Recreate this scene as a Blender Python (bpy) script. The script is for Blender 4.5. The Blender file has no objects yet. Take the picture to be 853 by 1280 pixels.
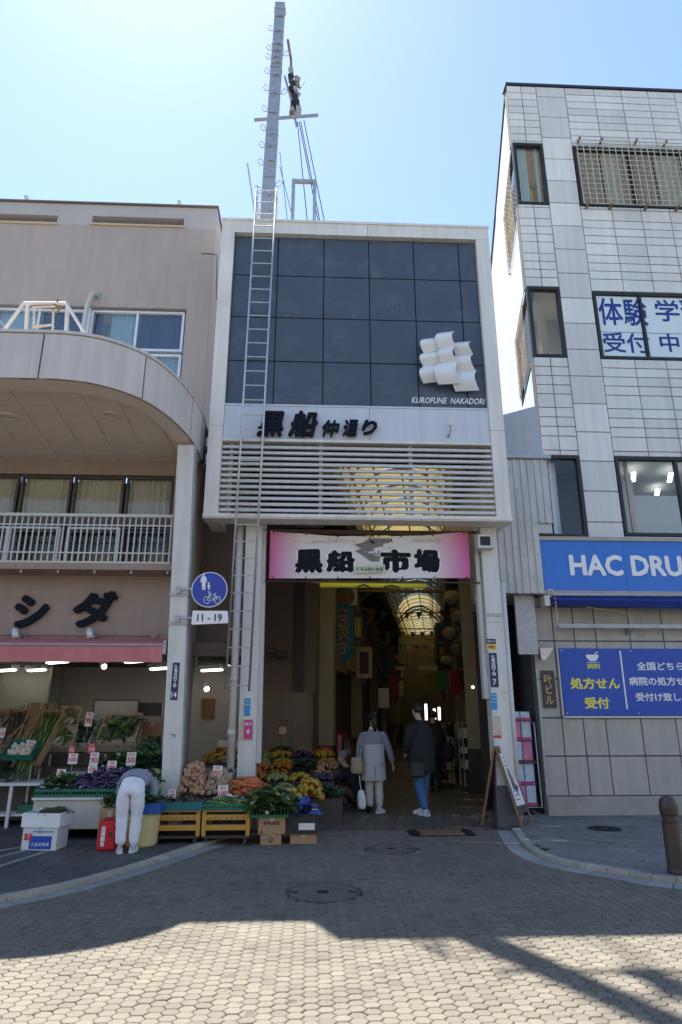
import bpy, math, random
import numpy as np
from mathutils import Vector, Matrix, noise as mnoise
R = math.radians
rng = random.Random(7)
scene = bpy.context.scene
COL = scene.collection

# ------------------------------------------------------------------ camera, sky, sun, exposure
CAM_H, YAW, PITCH, FPX = 1.6, R(2.5), R(17.35), 813.0
cam_d = bpy.data.cameras.new("camera")
cam = bpy.data.objects.new("camera", cam_d)
COL.objects.link(cam)
cam.location = (0, 0, CAM_H)
cam.rotation_euler = (R(90) + PITCH, 0, -YAW)
cam_d.sensor_fit = 'VERTICAL'
cam_d.sensor_height = 36.0
cam_d.lens = FPX / 1280 * 36.0
cam_d.clip_start = 0.05
cam_d.clip_end = 2000
scene.camera = cam

SUN = Vector((-0.19, 0.435, 1.0)).normalized()          # towards the sun: behind the buildings, a little to the west side
sun_d = bpy.data.lights.new("sun", 'SUN')
sun_d.energy = 5.0
sun_d.angle = R(0.5)
sun_d.color = (1.0, 0.94, 0.85)
sun = bpy.data.objects.new("sun", sun_d)
COL.objects.link(sun)
sun.rotation_euler = SUN.to_track_quat('Z', 'Y').to_euler()

world = bpy.data.worlds.new("World")
scene.world = world
world.use_nodes = True
wn = world.node_tree
bg = wn.nodes["Background"]
sky = wn.nodes.new("ShaderNodeTexSky")
sky.sky_type = 'NISHITA'
sky.sun_disc = False
sky.sun_elevation = math.asin(SUN.z)
sky.sun_rotation = math.atan2(SUN.x, SUN.y)
sky.air_density = 1.0
sky.dust_density = 0.22
sky.ozone_density = 1.1
wn.links.new(sky.outputs[0], bg.inputs[0])
bg.inputs[1].default_value = 0.100

scene.view_settings.view_transform = 'Standard'
scene.view_settings.look = 'None'
scene.view_settings.exposure = 1.58
scene.view_settings.gamma = 1.0
scene.view_settings.use_curve_mapping = False
scene.render.engine = 'CYCLES'
scene.cycles.max_bounces = 6
scene.cycles.diffuse_bounces = 4
scene.cycles.transparent_max_bounces = 12
scene.cycles.use_denoising = True

# ------------------------------------------------------------------ measuring helpers (photo pixel -> point on a known plane)
def _ray(px, py):
    x = (px - 426.5) / FPX; z = -(py - 640) / FPX
    v = (x, math.cos(PITCH) - z * math.sin(PITCH), math.sin(PITCH) + z * math.cos(PITCH))
    c, s = math.cos(YAW), math.sin(YAW)
    return Vector((v[0] * c + v[1] * s, -v[0] * s + v[1] * c, v[2]))
def at(px, py, y):
    r = _ray(px, py); p = r * (y / r.y); p.z += CAM_H; return p
def gz(px, py, z=0.0):
    r = _ray(px, py); p = r * ((z - CAM_H) / r.z); p.z = z; return p
def topx(X, Y, Z):
    c, s = math.cos(YAW), math.sin(YAW); Z -= CAM_H
    x = X * c - Y * s; y = X * s + Y * c
    d = y * math.cos(PITCH) + Z * math.sin(PITCH); u = -y * math.sin(PITCH) + Z * math.cos(PITCH)
    if d < 0.1: return (-9999, -9999)
    return (426.5 + FPX * x / d, 640 - FPX * u / d)

# ------------------------------------------------------------------ materials
MATS = {}
def mat(name, col, rough=0.6, var=0.12, scale=4.0, bump=0.0, bscale=40.0, metal=0.0, streak=0.0, spec=0.5, dirt_or_sheen=None, dirt_or_sheen_amt=0.0,
        dirt_or_sheen_scale=2.0, tone=False, coat=0.0, trans=None, spots=0.0, stretch=(1, 1, 1)):
    m = bpy.data.materials.new(name); m.use_nodes = True
    nt = m.node_tree; N = nt.nodes; L = nt.links
    b = N["Principled BSDF"]
    b.inputs["Roughness"].default_value = rough
    b.inputs["Metallic"].default_value = metal
    b.inputs["Specular IOR Level"].default_value = spec
    b.inputs["Coat Weight"].default_value = coat
    geo = N.new("ShaderNodeNewGeometry")
    mp = N.new("ShaderNodeMapping"); mp.inputs["Scale"].default_value = stretch
    L.new(geo.outputs["Position"], mp.inputs[0])
    pos = mp.outputs[0]
    cur = None
    def mixmul(fac_socket, lo, hi, prev):
        mr = N.new("ShaderNodeMapRange")
        mr.inputs[1].default_value = 0.25; mr.inputs[2].default_value = 0.75
        mr.inputs[3].default_value = lo; mr.inputs[4].default_value = hi
        L.new(fac_socket, mr.inputs[0])
        mx = N.new("ShaderNodeVectorMath"); mx.operation = 'SCALE'
        L.new(prev, mx.inputs[0]); L.new(mr.outputs[0], mx.inputs[3])
        return mx.outputs[0]
    rgb = N.new("ShaderNodeRGB"); rgb.outputs[0].default_value = (*col, 1)
    cur = rgb.outputs[0]
    if var > 0:
        n1 = N.new("ShaderNodeTexNoise"); n1.inputs["Scale"].default_value = scale; n1.inputs["Detail"].default_value = 5
        n1.inputs["Roughness"].default_value = 0.65
        L.new(pos, n1.inputs["Vector"])
        cur = mixmul(n1.outputs[0], 1 - var, 1 + var, cur)
    if streak > 0:
        m2 = N.new("ShaderNodeMapping"); m2.inputs["Scale"].default_value = (6, 6, 0.35)
        L.new(geo.outputs["Position"], m2.inputs[0])
        n2 = N.new("ShaderNodeTexNoise"); n2.inputs["Scale"].default_value = 1.6; n2.inputs["Detail"].default_value = 6
        L.new(m2.outputs[0], n2.inputs["Vector"])
        cur = mixmul(n2.outputs[0], 1 - streak, 1 + streak * 0.4, cur)
    if tone:
        at_ = N.new("ShaderNodeAttribute"); at_.attribute_name = "tone"
        mx = N.new("ShaderNodeVectorMath"); mx.operation = 'SCALE'
        L.new(cur, mx.inputs[0]); L.new(at_.outputs["Fac"], mx.inputs[3])
        cur = mx.outputs[0]
    if spots > 0:
        n5 = N.new("ShaderNodeTexNoise"); n5.inputs["Scale"].default_value = 7; n5.inputs["Detail"].default_value = 2
        L.new(pos, n5.inputs["Vector"])
        m5 = N.new("ShaderNodeMapRange"); m5.inputs[1].default_value = .66; m5.inputs[2].default_value = .70; m5.inputs[3].default_value = 1; m5.inputs[4].default_value = 1-spots
        L.new(n5.outputs[0], m5.inputs[0])
        v5 = N.new("ShaderNodeVectorMath"); v5.operation = 'SCALE'; L.new(cur, v5.inputs[0]); L.new(m5.outputs[0], v5.inputs[3]); cur = v5.outputs[0]
    if dirt_or_sheen is not None:
        n3 = N.new("ShaderNodeTexNoise"); n3.inputs["Scale"].default_value = dirt_or_sheen_scale; n3.inputs["Detail"].default_value = 8
        n3.inputs["Roughness"].default_value = 0.7
        L.new(pos, n3.inputs["Vector"])
        mr = N.new("ShaderNodeMapRange"); mr.inputs[1].default_value = 0.52; mr.inputs[2].default_value = 0.72
        mr.inputs[3].default_value = 0; mr.inputs[4].default_value = dirt_or_sheen_amt
        L.new(n3.outputs[0], mr.inputs[0])
        mx = N.new("ShaderNodeMix"); mx.data_type = 'RGBA'
        L.new(mr.outputs[0], mx.inputs[0]); L.new(cur, mx.inputs[6]); mx.inputs[7].default_value = (*dirt_or_sheen, 1)
        cur = mx.outputs[2]
    L.new(cur, b.inputs["Base Color"])
    if bump > 0:
        n4 = N.new("ShaderNodeTexNoise"); n4.inputs["Scale"].default_value = bscale; n4.inputs["Detail"].default_value = 4
        L.new(pos, n4.inputs["Vector"])
        bp = N.new("ShaderNodeBump"); bp.inputs["Strength"].default_value = bump; bp.inputs["Distance"].default_value = 0.01
        L.new(n4.outputs[0], bp.inputs["Height"]); L.new(bp.outputs[0], b.inputs["Normal"])
    if trans:                                                   # thin sheet that lets light through
        t = N.new("ShaderNodeBsdfTranslucent"); t.inputs[0].default_value = (*trans[1], 1)
        ms = N.new("ShaderNodeMixShader"); ms.inputs[0].default_value = trans[0]
        L.new(b.outputs[0], ms.inputs[1]); L.new(t.outputs[0], ms.inputs[2])
        L.new(ms.outputs[0], N["Material Output"].inputs[0])
    MATS[name] = m
    return m
def emat(name, col, strength):
    m = bpy.data.materials.new(name); m.use_nodes = True
    b = m.node_tree.nodes["Principled BSDF"]
    b.inputs["Base Color"].default_value = (*col, 1)
    b.inputs["Emission Color"].default_value = (*col, 1)
    b.inputs["Emission Strength"].default_value = strength
    MATS[name] = m
    return m
def gmat(name, tint=(1, 1, 1), refl=0.06, rough=0.02):          # window glass: mirror at grazing angles, else see through
    m = bpy.data.materials.new(name); m.use_nodes = True
    nt = m.node_tree; N = nt.nodes; L = nt.links
    N.remove(N["Principled BSDF"])
    lw = N.new("ShaderNodeLayerWeight"); lw.inputs[0].default_value = 0.5
    pw = N.new("ShaderNodeMath"); pw.operation = 'POWER'; L.new(lw.outputs["Facing"], pw.inputs[0]); pw.inputs[1].default_value = 5
    ma = N.new("ShaderNodeMath"); ma.operation = 'ADD'; ma.use_clamp = True
    L.new(pw.outputs[0], ma.inputs[0]); ma.inputs[1].default_value = refl
    t = N.new("ShaderNodeBsdfTransparent"); t.inputs[0].default_value = (*tint, 1)
    g = N.new("ShaderNodeBsdfGlossy"); g.inputs["Roughness"].default_value = rough
    tc = N.new("ShaderNodeNewGeometry"); ns = N.new("ShaderNodeTexNoise"); ns.inputs["Scale"].default_value = 0.9
    L.new(tc.outputs["Position"], ns.inputs["Vector"])
    bp = N.new("ShaderNodeBump"); bp.inputs["Strength"].default_value = 0.08; bp.inputs["Distance"].default_value = 0.1
    L.new(ns.outputs[0], bp.inputs["Height"]); L.new(bp.outputs[0], g.inputs["Normal"])
    ms = N.new("ShaderNodeMixShader")
    L.new(ma.outputs[0], ms.inputs[0]); L.new(t.outputs[0], ms.inputs[1]); L.new(g.outputs[0], ms.inputs[2])
    L.new(ms.outputs[0], N["Material Output"].inputs[0])
    MATS[name] = m
    return m

# ------------------------------------------------------------------ mesh builder
class MB:
    def __init__(s): s.v = []; s.f = []; s.mi = []; s.t = []; s.m = 0
    def add(s, vs, fs):
        o = len(s.v); s.v += [tuple(p) for p in vs]
        s.f += [tuple(i + o for i in f) for f in fs]; s.mi += [s.m] * len(fs)
        return s
    def box(s, x0, x1, y0, y1, z0, z1):
        return s.add([(x0,y0,z0),(x1,y0,z0),(x1,y1,z0),(x0,y1,z0),(x0,y0,z1),(x1,y0,z1),(x1,y1,z1),(x0,y1,z1)],
              [(0,3,2,1),(4,5,6,7),(0,1,5,4),(1,2,6,5),(2,3,7,6),(3,0,4,7)])
    def obox(s, c, sx, sy, sz, M=None):                         # oriented box about its centre
        M = M or Matrix.Identity(3); c = Vector(c)
        vs = [c + M @ Vector((a*sx/2, b*sy/2, d*sz/2)) for d in (-1,1) for a, b in ((-1,-1),(1,-1),(1,1),(-1,1))]
        return s.add(vs, [(0,3,2,1),(4,5,6,7),(0,1,5,4),(1,2,6,5),(2,3,7,6),(3,0,4,7)])
    def panel(s, x0, x1, z0, z1, yf, yb, b=0.006):              # slab facing -Y with a chamfered front edge
        return s.add([(x0,yb,z0),(x1,yb,z0),(x1,yb,z1),(x0,yb,z1),(x0,yf+b,z0),(x1,yf+b,z0),(x1,yf+b,z1),(x0,yf+b,z1),
               (x0+b,yf,z0+b),(x1-b,yf,z0+b),(x1-b,yf,z1-b),(x0+b,yf,z1-b)],
              [(0,1,2,3)[::-1],(0,1,5,4),(1,2,6,5),(2,3,7,6),(3,0,4,7),(4,5,9,8),(5,6,10,9),(6,7,11,10),(7,4,8,11),(8,9,10,11)])
    def prism(s, pts, a, b, axis='y'):                          # polygon extruded along an axis
        n = len(pts)
        def P(p, h): return (p[0], h, p[1]) if axis == 'y' else ((h, p[0], p[1]) if axis == 'x' else (p[0], p[1], h))
        vs = [P(p, a) for p in pts] + [P(p, b) for p in pts]
        fs = [tuple(range(n)), tuple(range(2*n-1, n-1, -1))] + [(i, i+n, (i+1) % n + n, (i+1) % n) for i in range(n)]
        return s.add(vs, fs)
    def tube(s, pts, r, n=6, cap=True):
        pts = [Vector(p) for p in pts]; k = len(pts)
        rs = r if isinstance(r, (list, tuple)) else [r] * k
        vs = []; up = None
        for i, p in enumerate(pts):
            d = (pts[min(i+1, k-1)] - pts[max(i-1, 0)])
            d = d.normalized() if d.length > 1e-9 else Vector((0,0,1))
            if up is None: up = d.orthogonal().normalized()
            u = up - d * up.dot(d)
            u = u.normalized() if u.length > 1e-6 else d.orthogonal().normalized()
            up = u; w = d.cross(u)
            vs += [p + (u * math.cos(2*math.pi*j/n) + w * math.sin(2*math.pi*j/n)) * rs[i] for j in range(n)]
        fs = [(i*n+j, i*n+(j+1) % n, (i+1)*n+(j+1) % n, (i+1)*n+j) for i in range(k-1) for j in range(n)]
        if cap: fs += [tuple(range(n))[::-1], tuple((k-1)*n + j for j in range(n))]
        return s.add(vs, fs)
    def sph(s, c, r, n=8, m=5, M=None):
        rx, ry, rz = r if isinstance(r, (list, tuple)) else (r, r, r); c = Vector(c)
        M = M or Matrix.Identity(3)
        vs = [c + M @ Vector((0,0,-rz))]
        for i in range(1, m):
            t = math.pi * i / m - math.pi/2
            vs += [c + M @ Vector((rx*math.cos(t)*math.cos(2*math.pi*j/n), ry*math.cos(t)*math.sin(2*math.pi*j/n), rz*math.sin(t))) for j in range(n)]
        vs.append(c + M @ Vector((0,0,rz)))
        fs = [(0, 1+(j+1) % n, 1+j) for j in range(n)]
        for i in range(m-2):
            fs += [(1+i*n+j, 1+i*n+(j+1) % n, 1+(i+1)*n+(j+1) % n, 1+(i+1)*n+j) for j in range(n)]
        e = len(vs)-1; q = 1+(m-2)*n
        fs += [(q+j, q+(j+1) % n, e) for j in range(n)]
        return s.add(vs, fs)
    def lathe(s, prof, c=(0,0,0), n=16):                        # profile of (radius, z)
        c = Vector(c); k = len(prof)
        vs = [c + Vector((r*math.cos(2*math.pi*j/n), r*math.sin(2*math.pi*j/n), z)) for r, z in prof for j in range(n)]
        fs = [(i*n+j, i*n+(j+1) % n, (i+1)*n+(j+1) % n, (i+1)*n+j) for i in range(k-1) for j in range(n)]
        fs += [tuple(range(n))[::-1], tuple((k-1)*n+j for j in range(n))]
        return s.add(vs, fs)
    def disc(s, c, r, axis='y', n=20, h=0.01):
        c = Vector(c)
        d = {'y': Vector((0,-1,0)), 'z': Vector((0,0,1)), 'x': Vector((1,0,0))}[axis]
        return s.tube([c, c + d*h], r, n)
    def leaf(s, c, l, w, M, bend=0.3):
        c = Vector(c); vs = []
        for t, ww in ((0, .25), (.35, 1), (.7, .85), (1, .1)):
            for e in (-1, 0, 1):
                vs.append(c + M @ Vector((e*w*ww/2, t*l, -bend*l*t*t + abs(e)*w*.18)))
        fs = []
        for i in range(3):
            for j in range(2): a = i*3+j; fs.append((a, a+1, a+4, a+3))
        return s.add(vs, fs)
    def xform(s, M, i0=0):
        s.v = s.v[:i0] + [tuple(M @ Vector(p)) for p in s.v[i0:]]
        return s
    def mesh(s, name='mesh', smooth=False):
        me = bpy.data.meshes.new(name)
        me.from_pydata(s.v, [], s.f)
        if any(s.mi): me.polygons.foreach_set("material_index", s.mi)
        if smooth: me.polygons.foreach_set("use_smooth", [True]*len(s.f))
        if s.t:
            a = me.attributes.new("tone", 'FLOAT', 'POINT'); a.data.foreach_set("value", s.t)
        me.update()
        return me
def rotz(a): return Matrix.Rotation(a, 3, 'Z')
def euler(x, y, z): return (Matrix.Rotation(z, 3, 'Z') @ Matrix.Rotation(y, 3, 'Y') @ Matrix.Rotation(x, 3, 'X'))

WL = {}                                                          # world location of every object while building
def _mats(me, m):
    for x in (m if isinstance(m, (list, tuple)) else [m]): me.materials.append(MATS[x] if isinstance(x, str) else x)
def props(o, label=None, cat=None, group=None, kind=None):
    if label: o['label'] = label
    if cat: o['category'] = cat
    if group: o['group'] = group
    if kind: o['kind'] = kind
    return o
def thing(name, loc, label, cat, group=None):
    o = bpy.data.objects.new(name, None); COL.objects.link(o)
    o.empty_display_size = 0.1
    o.location = loc; WL[o] = Vector(loc)
    return props(o, label, cat, group)
def obj(name, mb, m, parent=None, loc=None, smooth=False, **pr):
    """ONE mesh object; mb is given in world coordinates, the origin goes to loc (default: the parent's)."""
    o0 = Vector(loc) if loc is not None else (WL[parent] if parent else Vector((0,0,0)))
    if isinstance(mb, MB):
        if o0.length > 0: mb.v = [(p[0]-o0.x, p[1]-o0.y, p[2]-o0.z) for p in mb.v]
        me = mb.mesh(name, smooth); _mats(me, m)
    else: me = mb
    o = bpy.data.objects.new(name, me); COL.objects.link(o)
    WL[o] = o0
    if parent: o.parent = parent; o.location = o0 - WL[parent]
    else: o.location = o0
    return props(o, **pr)
def piece(name, me, parent, loc, rot=None, **pr):                # a piece that shares its mesh; loc in world coordinates
    o = bpy.data.objects.new(name, me); COL.objects.link(o); WL[o] = Vector(loc)
    if parent: o.parent = parent; o.location = Vector(loc) - WL[parent]
    else: o.location = loc
    if rot is not None: o.rotation_euler = rot
    return props(o, **pr)
def copy_tree(o, parent=None):
    c = o.copy(); COL.objects.link(c)
    if parent: c.parent = parent
    for ch in list(o.children): copy_tree(ch, c)
    return c
def mono(mb, m, name): me = mb.mesh(name); _mats(me, m); return me

# ------------------------------------------------------------------ lettering with Blender's own built-in font
_TX = {}
def text_geo(s, bold=0.0, ext=0.05, shear=0.0, vspace=1.0):
    k = (s, bold, ext, shear, vspace)
    if k not in _TX:
        c = bpy.data.curves.new("lettering", 'FONT'); c.body = s; c.resolution_u = 2; c.offset = bold; c.extrude = ext; c.shear = shear
        c.space_line = vspace
        if "\n" in s: c.align_x = 'CENTER'
        o = bpy.data.objects.new("lettering", c)
        me = bpy.data.meshes.new_from_object(o)
        n = len(me.vertices); co = np.empty(n*3, 'f'); me.vertices.foreach_get("co", co); co = co.reshape(-1, 3)
        fs = [tuple(p.vertices) for p in me.polygons]
        bpy.data.objects.remove(o); bpy.data.curves.remove(c); bpy.data.meshes.remove(me)
        _TX[k] = (co, fs)
    return _TX[k]
def text_mb(s, x0, x1, z0, z1, y, depth=0.006, bold=0.0, shear=0.0, vspace=1.0, mb=None, warp=None):
    """letters fitted to the rectangle, front face depth in front of plane y, facing -Y"""
    co, fs = text_geo(s, 0.0, 0.05, shear, vspace)                # heavier strokes: the letter laid over itself a little shifted
    lo, hi = co.min(0), co.max(0)
    bx, bz = (bold*(x1-x0)/max(hi[0]-lo[0], 1e-6), bold*(z1-z0)/max(hi[1]-lo[1], 1e-6))
    x0 += bx; x1 -= bx; z0 += bz; z1 -= bz
    mb = mb or MB()
    shifts = [(0, 0)]
    if bold > .004: shifts += [(math.cos(a), math.sin(a)) for a in np.linspace(0, 2*math.pi, 7 if bold > .03 else 5)[:-1]]
    for k, (sx, sz) in enumerate(shifts):
        q = np.empty_like(co)
        q[:, 0] = x0 + (co[:, 0]-lo[0])/max(hi[0]-lo[0], 1e-6)*(x1-x0) + sx*bx
        q[:, 2] = z0 + (co[:, 1]-lo[1])/max(hi[1]-lo[1], 1e-6)*(z1-z0) + sz*bz
        q[:, 1] = y - (co[:, 2]-lo[2])/0.1*(depth + k*.0003)
        pts = [tuple(map(float, p)) for p in q]
        if warp: pts = [warp(p) for p in pts]
        mb.add(pts, fs)
    return mb
def letters(name, s, px, y, m, parent, depth=0.006, bold=0.0, shear=0.0, vspace=1.0):
    """px = (x0, y0, x1, y1) measured in the photograph, placed on the plane Y = y"""
    a = at(px[0], (px[1]+px[3])/2, y); b = at(px[2], (px[1]+px[3])/2, y); c = at((px[0]+px[2])/2, px[1], y); d = at((px[0]+px[2])/2, px[3], y)
    return obj(name, text_mb(s, a.x, b.x, d.z, c.z, y, depth, bold, shear, vspace), m, parent)

def clip(poly, p, n):                                            # keep the half plane n.(q-p) >= 0 (2D)
    out = []
    for i in range(len(poly)):
        a, b = poly[i], poly[(i+1) % len(poly)]
        da = (a[0]-p[0])*n[0]+(a[1]-p[1])*n[1]; db = (b[0]-p[0])*n[0]+(b[1]-p[1])*n[1]
        if da >= 0: out.append(a)
        if (da >= 0) != (db >= 0):
            t = da/(da-db); out.append((a[0]+(b[0]-a[0])*t, a[1]+(b[1]-a[1])*t))
    return out
def catmull(pts, k=6):
    out = []; n = len(pts)
    for i in range(n-1):
        p0, p1, p2, p3 = pts[max(i-1,0)], pts[i], pts[i+1], pts[min(i+2,n-1)]
        for j in range(k):
            t = j/k
            out.append(tuple(0.5*((2*b)+(-a+c)*t+(2*a-5*b+4*c-d)*t*t+(-a+3*b-3*c+d)*t**3) for a, b, c, d in zip(p0, p1, p2, p3)))
    out.append(tuple(pts[-1]))
    return out
def resample(pl, step):
    out = [pl[0]]; acc = 0.0
    for a, b in zip(pl, pl[1:]):
        L = math.dist(a, b); d = step-acc
        while d <= L:
            t = d/L; out.append(tuple(x+(y-x)*t for x, y in zip(a, b))); d += step
        acc = L-(d-step)
    return out
def wall_holes(mb, x0, x1, z0, z1, y0, y1, holes):               # a wall slab with rectangular openings (x0,x1,z0,z1)
    xs = sorted({x0, x1, *[min(max(h[i], x0), x1) for h in holes for i in (0, 1)]})
    zs = sorted({z0, z1, *[min(max(h[i], z0), z1) for h in holes for i in (2, 3)]})
    for i in range(len(xs)-1):
        run = None
        for j in range(len(zs)-1):
            cx, cz = (xs[i]+xs[i+1])/2, (zs[j]+zs[j+1])/2
            inside = any(h[0] < cx < h[1] and h[2] < cz < h[3] for h in holes)
            if not inside and run is None: run = zs[j]
            if inside and run is not None: mb.box(xs[i], xs[i+1], y0, y1, run, zs[j]); run = None
        if run is not None: mb.box(xs[i], xs[i+1], y0, y1, run, zs[-1])
    return mb
def frame_mb(x0, x1, z0, z1, y0, y1, t, mb=None):
    mb = mb or MB()
    mb.box(x0, x1, y0, y1, z1-t, z1); mb.box(x0, x1, y0, y1, z0, z0+t)
    mb.box(x0, x0+t, y0, y1, z0+t, z1-t); mb.box(x1-t, x1, y0, y1, z0+t, z1-t)
    return mb
def curtain_mb(x0, x1, z0, z1, y, amp=0.025, pitch=0.11, mb=None):
    n = max(4, int((x1-x0)/pitch*4)); mb = mb or MB(); vs = []
    for i in range(n+1):
        x = x0+(x1-x0)*i/n; d = amp*math.sin(i*math.pi/2)+rng.uniform(-.3,.3)*amp
        vs += [(x, y+d, z0), (x, y+d*.6, z1)]
    return mb.add(vs, [(2*i, 2*i+2, 2*i+3, 2*i+1) for i in range(n)])

# the palette
mat('paver', (.151,.134,.105), .85, .20, .8, .5, 160, tone=True, dirt_or_sheen=(.075,.068,.056), dirt_or_sheen_amt=.55, dirt_or_sheen_scale=1.7, spots=.42)
mat('joint', (.028,.026,.023), .95, .2, 20)
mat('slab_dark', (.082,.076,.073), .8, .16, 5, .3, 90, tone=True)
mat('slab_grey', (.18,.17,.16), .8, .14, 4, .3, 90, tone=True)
mat('edging', (.27,.265,.255), .85, .12, 6, .3, 90, tone=True)
mat('kerb', (.34,.31,.255), .85, .14, 6, .4, 70, tone=True, dirt_or_sheen=(.10,.095,.085), dirt_or_sheen_amt=.5, dirt_or_sheen_scale=5)
mat('arcade_tile', (.10,.088,.072), .55, .16, 4, .15, 60, tone=True)
mat('ground', (.10,.095,.09), .9, .2, .5)
mat('iron', (.10,.10,.10), .6, .25, 20, .5, 120, metal=.4)
mat('white_fascia', (.66,.65,.62), .42, .06, 1.5, streak=.13)
mat('gate_white', (.75,.71,.65), .45, .05, 1.5, streak=.15, dirt_or_sheen=(.48,.42,.34), dirt_or_sheen_amt=.35, dirt_or_sheen_scale=1.1)
mat('sign_strip', (.60,.62,.66), .35, .04, 2, streak=.10)
mat('navy_panel', (.062,.078,.110), .42, .10, 1.8, dirt_or_sheen=(.19,.21,.25), dirt_or_sheen_amt=.3, dirt_or_sheen_scale=2.3)  # pale clouding painted in: water marks and reflections of clouds
mat('navy_joint', (.035,.042,.058), .8, .05)
mat('slat', (.60,.60,.57), .5, .08, 6, streak=.15)
mat('black_letter', (.010,.012,.018), .75, .1, spec=.15)
mat('white_letter', (.82,.82,.82), .5, .03)
mat('sail', (.78,.78,.77), .4, .04)
mat('steel', (.50,.51,.53), .38, .15, 8, metal=.7)
mat('steel_dull', (.38,.39,.41), .5, .2, 8, metal=.5)
mat('rusty', (.26,.15,.08), .8, .3, 14)
mat('col_white', (.66,.65,.62), .5, .05, 3, streak=.14, dirt_or_sheen=(.35,.26,.16), dirt_or_sheen_amt=.35, dirt_or_sheen_scale=3)
mat('taupe', (.42,.35,.31), .8, .07, 1.2, .3, 60, streak=.07, dirt_or_sheen=(.32,.265,.235), dirt_or_sheen_amt=.4, dirt_or_sheen_scale=1.1, stretch=(1, 1, .5))
mat('taupe_light', (.45,.41,.39), .8, .06, 1.2, .3, 60, streak=.04)
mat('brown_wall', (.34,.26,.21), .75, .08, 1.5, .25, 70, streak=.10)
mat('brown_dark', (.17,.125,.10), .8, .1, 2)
mat('canopy', (.63,.56,.50), .45, .05, 1.2, streak=.15, dirt_or_sheen=(.44,.38,.33), dirt_or_sheen_amt=.3, dirt_or_sheen_scale=1.3)
mat('soffit', (.72,.63,.53), .6, .05, 2)
mat('dark_gap', (.03,.03,.032), .9, 0)
mat('black', (.015,.015,.016), .5, .05)
mat('alu', (.68,.70,.73), .35, .04, 4, metal=.2)
mat('bronze', (.06,.05,.045), .4, .08, 4)
mat('curtain_beige', (.52,.48,.37), .9, .06, 3)
mat('curtain_brown', (.42,.33,.24), .9, .08, 3)
mat('curtain_white', (.62,.68,.72), .9, .06, 3)
mat('curtain_navy', (.09,.12,.19), .9, .08, 3)
mat('curtain_green', (.42,.50,.46), .9, .06, 3)
mat('rail_white', (.58,.57,.54), .45, .06, 5)
mat('awning_red', (.56,.19,.19), .8, .10, 2.5, .2, 80, streak=.10)
mat('shop_wall', (.42,.39,.34), .8, .08, 1)
mat('shop_dark', (.10,.09,.08), .9, .1, 1)
mat('tile_white', (.71,.69,.65), .22, .05, 1.1, tone=True, streak=.11, dirt_or_sheen=(.50,.48,.45), dirt_or_sheen_amt=.25, dirt_or_sheen_scale=1.3)
mat('tile_joint', (.10,.10,.105), .9, .1)
mat('tile_side', (.72,.73,.74), .25, .04, 2, dirt_or_sheen=(.30,.17,.06), dirt_or_sheen_amt=.0)
mat('rust_stain', (.52,.42,.28), .8, .35, 9, dirt_or_sheen=(.75,.72,.66), dirt_or_sheen_amt=.95, dirt_or_sheen_scale=6, stretch=(1, 1, .3))
mat('ground_tile', (.42,.40,.365), .45, .06, 2, tone=True, streak=.14, dirt_or_sheen=(.26,.25,.21), dirt_or_sheen_amt=.4, dirt_or_sheen_scale=1.6)
mat('concrete_foot', (.10,.10,.10), .9, .2, 5, .4, 60)
mat('stone_base', (.35,.33,.29), .85, .14, 3, .4, 50, dirt_or_sheen=(.2,.18,.14), dirt_or_sheen_amt=.5)
mat('coping', (.03,.025,.04), .5, .1)
mat('hac_blue', (.02,.165,.60), .35, .04, 2, streak=.05)
mat('panel_blue', (.008,.07,.42), .4, .03, 2)
mat('awning_blue', (.012,.04,.24), .8, .10, 3)
mat('sign_frame', (.34,.30,.27), .4, .15, 5, metal=.3)
mat('yellow_print', (.80,.72,.10), .5, .03)
mat('blue_print', (.010,.035,.24), .6, .03)
mat('poster_sheet', (.66,.75,.76), .5, .03)
mat('siding', (.56,.56,.55), .5, .06, 2, streak=.32, dirt_or_sheen=(.25,.24,.22), dirt_or_sheen_amt=.35, dirt_or_sheen_scale=3)
mat('sheet_grey', (.42,.45,.49), .45, .06, 2, streak=.12)
mat('road_sign_blue', (.010,.05,.36), .35, .03)
mat('plate_navy', (.012,.02,.09), .4, .03)
mat('sticker_blue', (.02,.26,.55), .5, .03)
mat('sticker_yellow', (.85,.50,.04), .5, .03)
mat('paper_old', (.56,.47,.36), .8, .12, 30)
mat('paper_white', (.72,.71,.68), .8, .04, 8)
mat('red_print', (.60,.02,.03), .6, .03)
mat('magenta', (.55,.05,.22), .6, .1, 20)
mat('wood', (.22,.105,.045), .6, .15, 6, stretch=(6, 6, 1))
mat('board_dark', (.05,.04,.035), .5, .1)
mat('cardboard', (.40,.26,.14), .85, .10, 6)
mat('cardboard_pale', (.55,.47,.36), .85, .08, 6)
mat('foam', (.76,.77,.77), .7, .03, 5)
mat('carton_white', (.66,.66,.65), .7, .04, 5)
mat('counter', (.56,.54,.47), .6, .06, 3, streak=.12)
mat('crate_green', (.012,.14,.085), .5, .1, 8)
mat('crate_teal', (.01,.15,.16), .5, .1, 8)
mat('crate_orange', (.55,.29,.05), .6, .12, 8, dirt_or_sheen=(.25,.15,.06), dirt_or_sheen_amt=.5, dirt_or_sheen_scale=8)
mat('crate_black', (.02,.022,.028), .5, .1)
mat('crate_blue', (.02,.10,.36), .5, .08)
mat('crate_red', (.55,.012,.02), .45, .05)
mat('bin_yellow', (.62,.50,.22), .5, .06)
mat('wheel', (.05,.05,.05), .7, .1)
mat('leaf_green', (.07,.13,.03), .55, .35, 18)
mat('leaf_dark', (.03,.07,.03), .55, .35, 18)
mat('leaf_pale', (.26,.33,.12), .55, .25, 18)
mat('leaf_white', (.52,.55,.38), .55, .15, 18)
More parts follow.
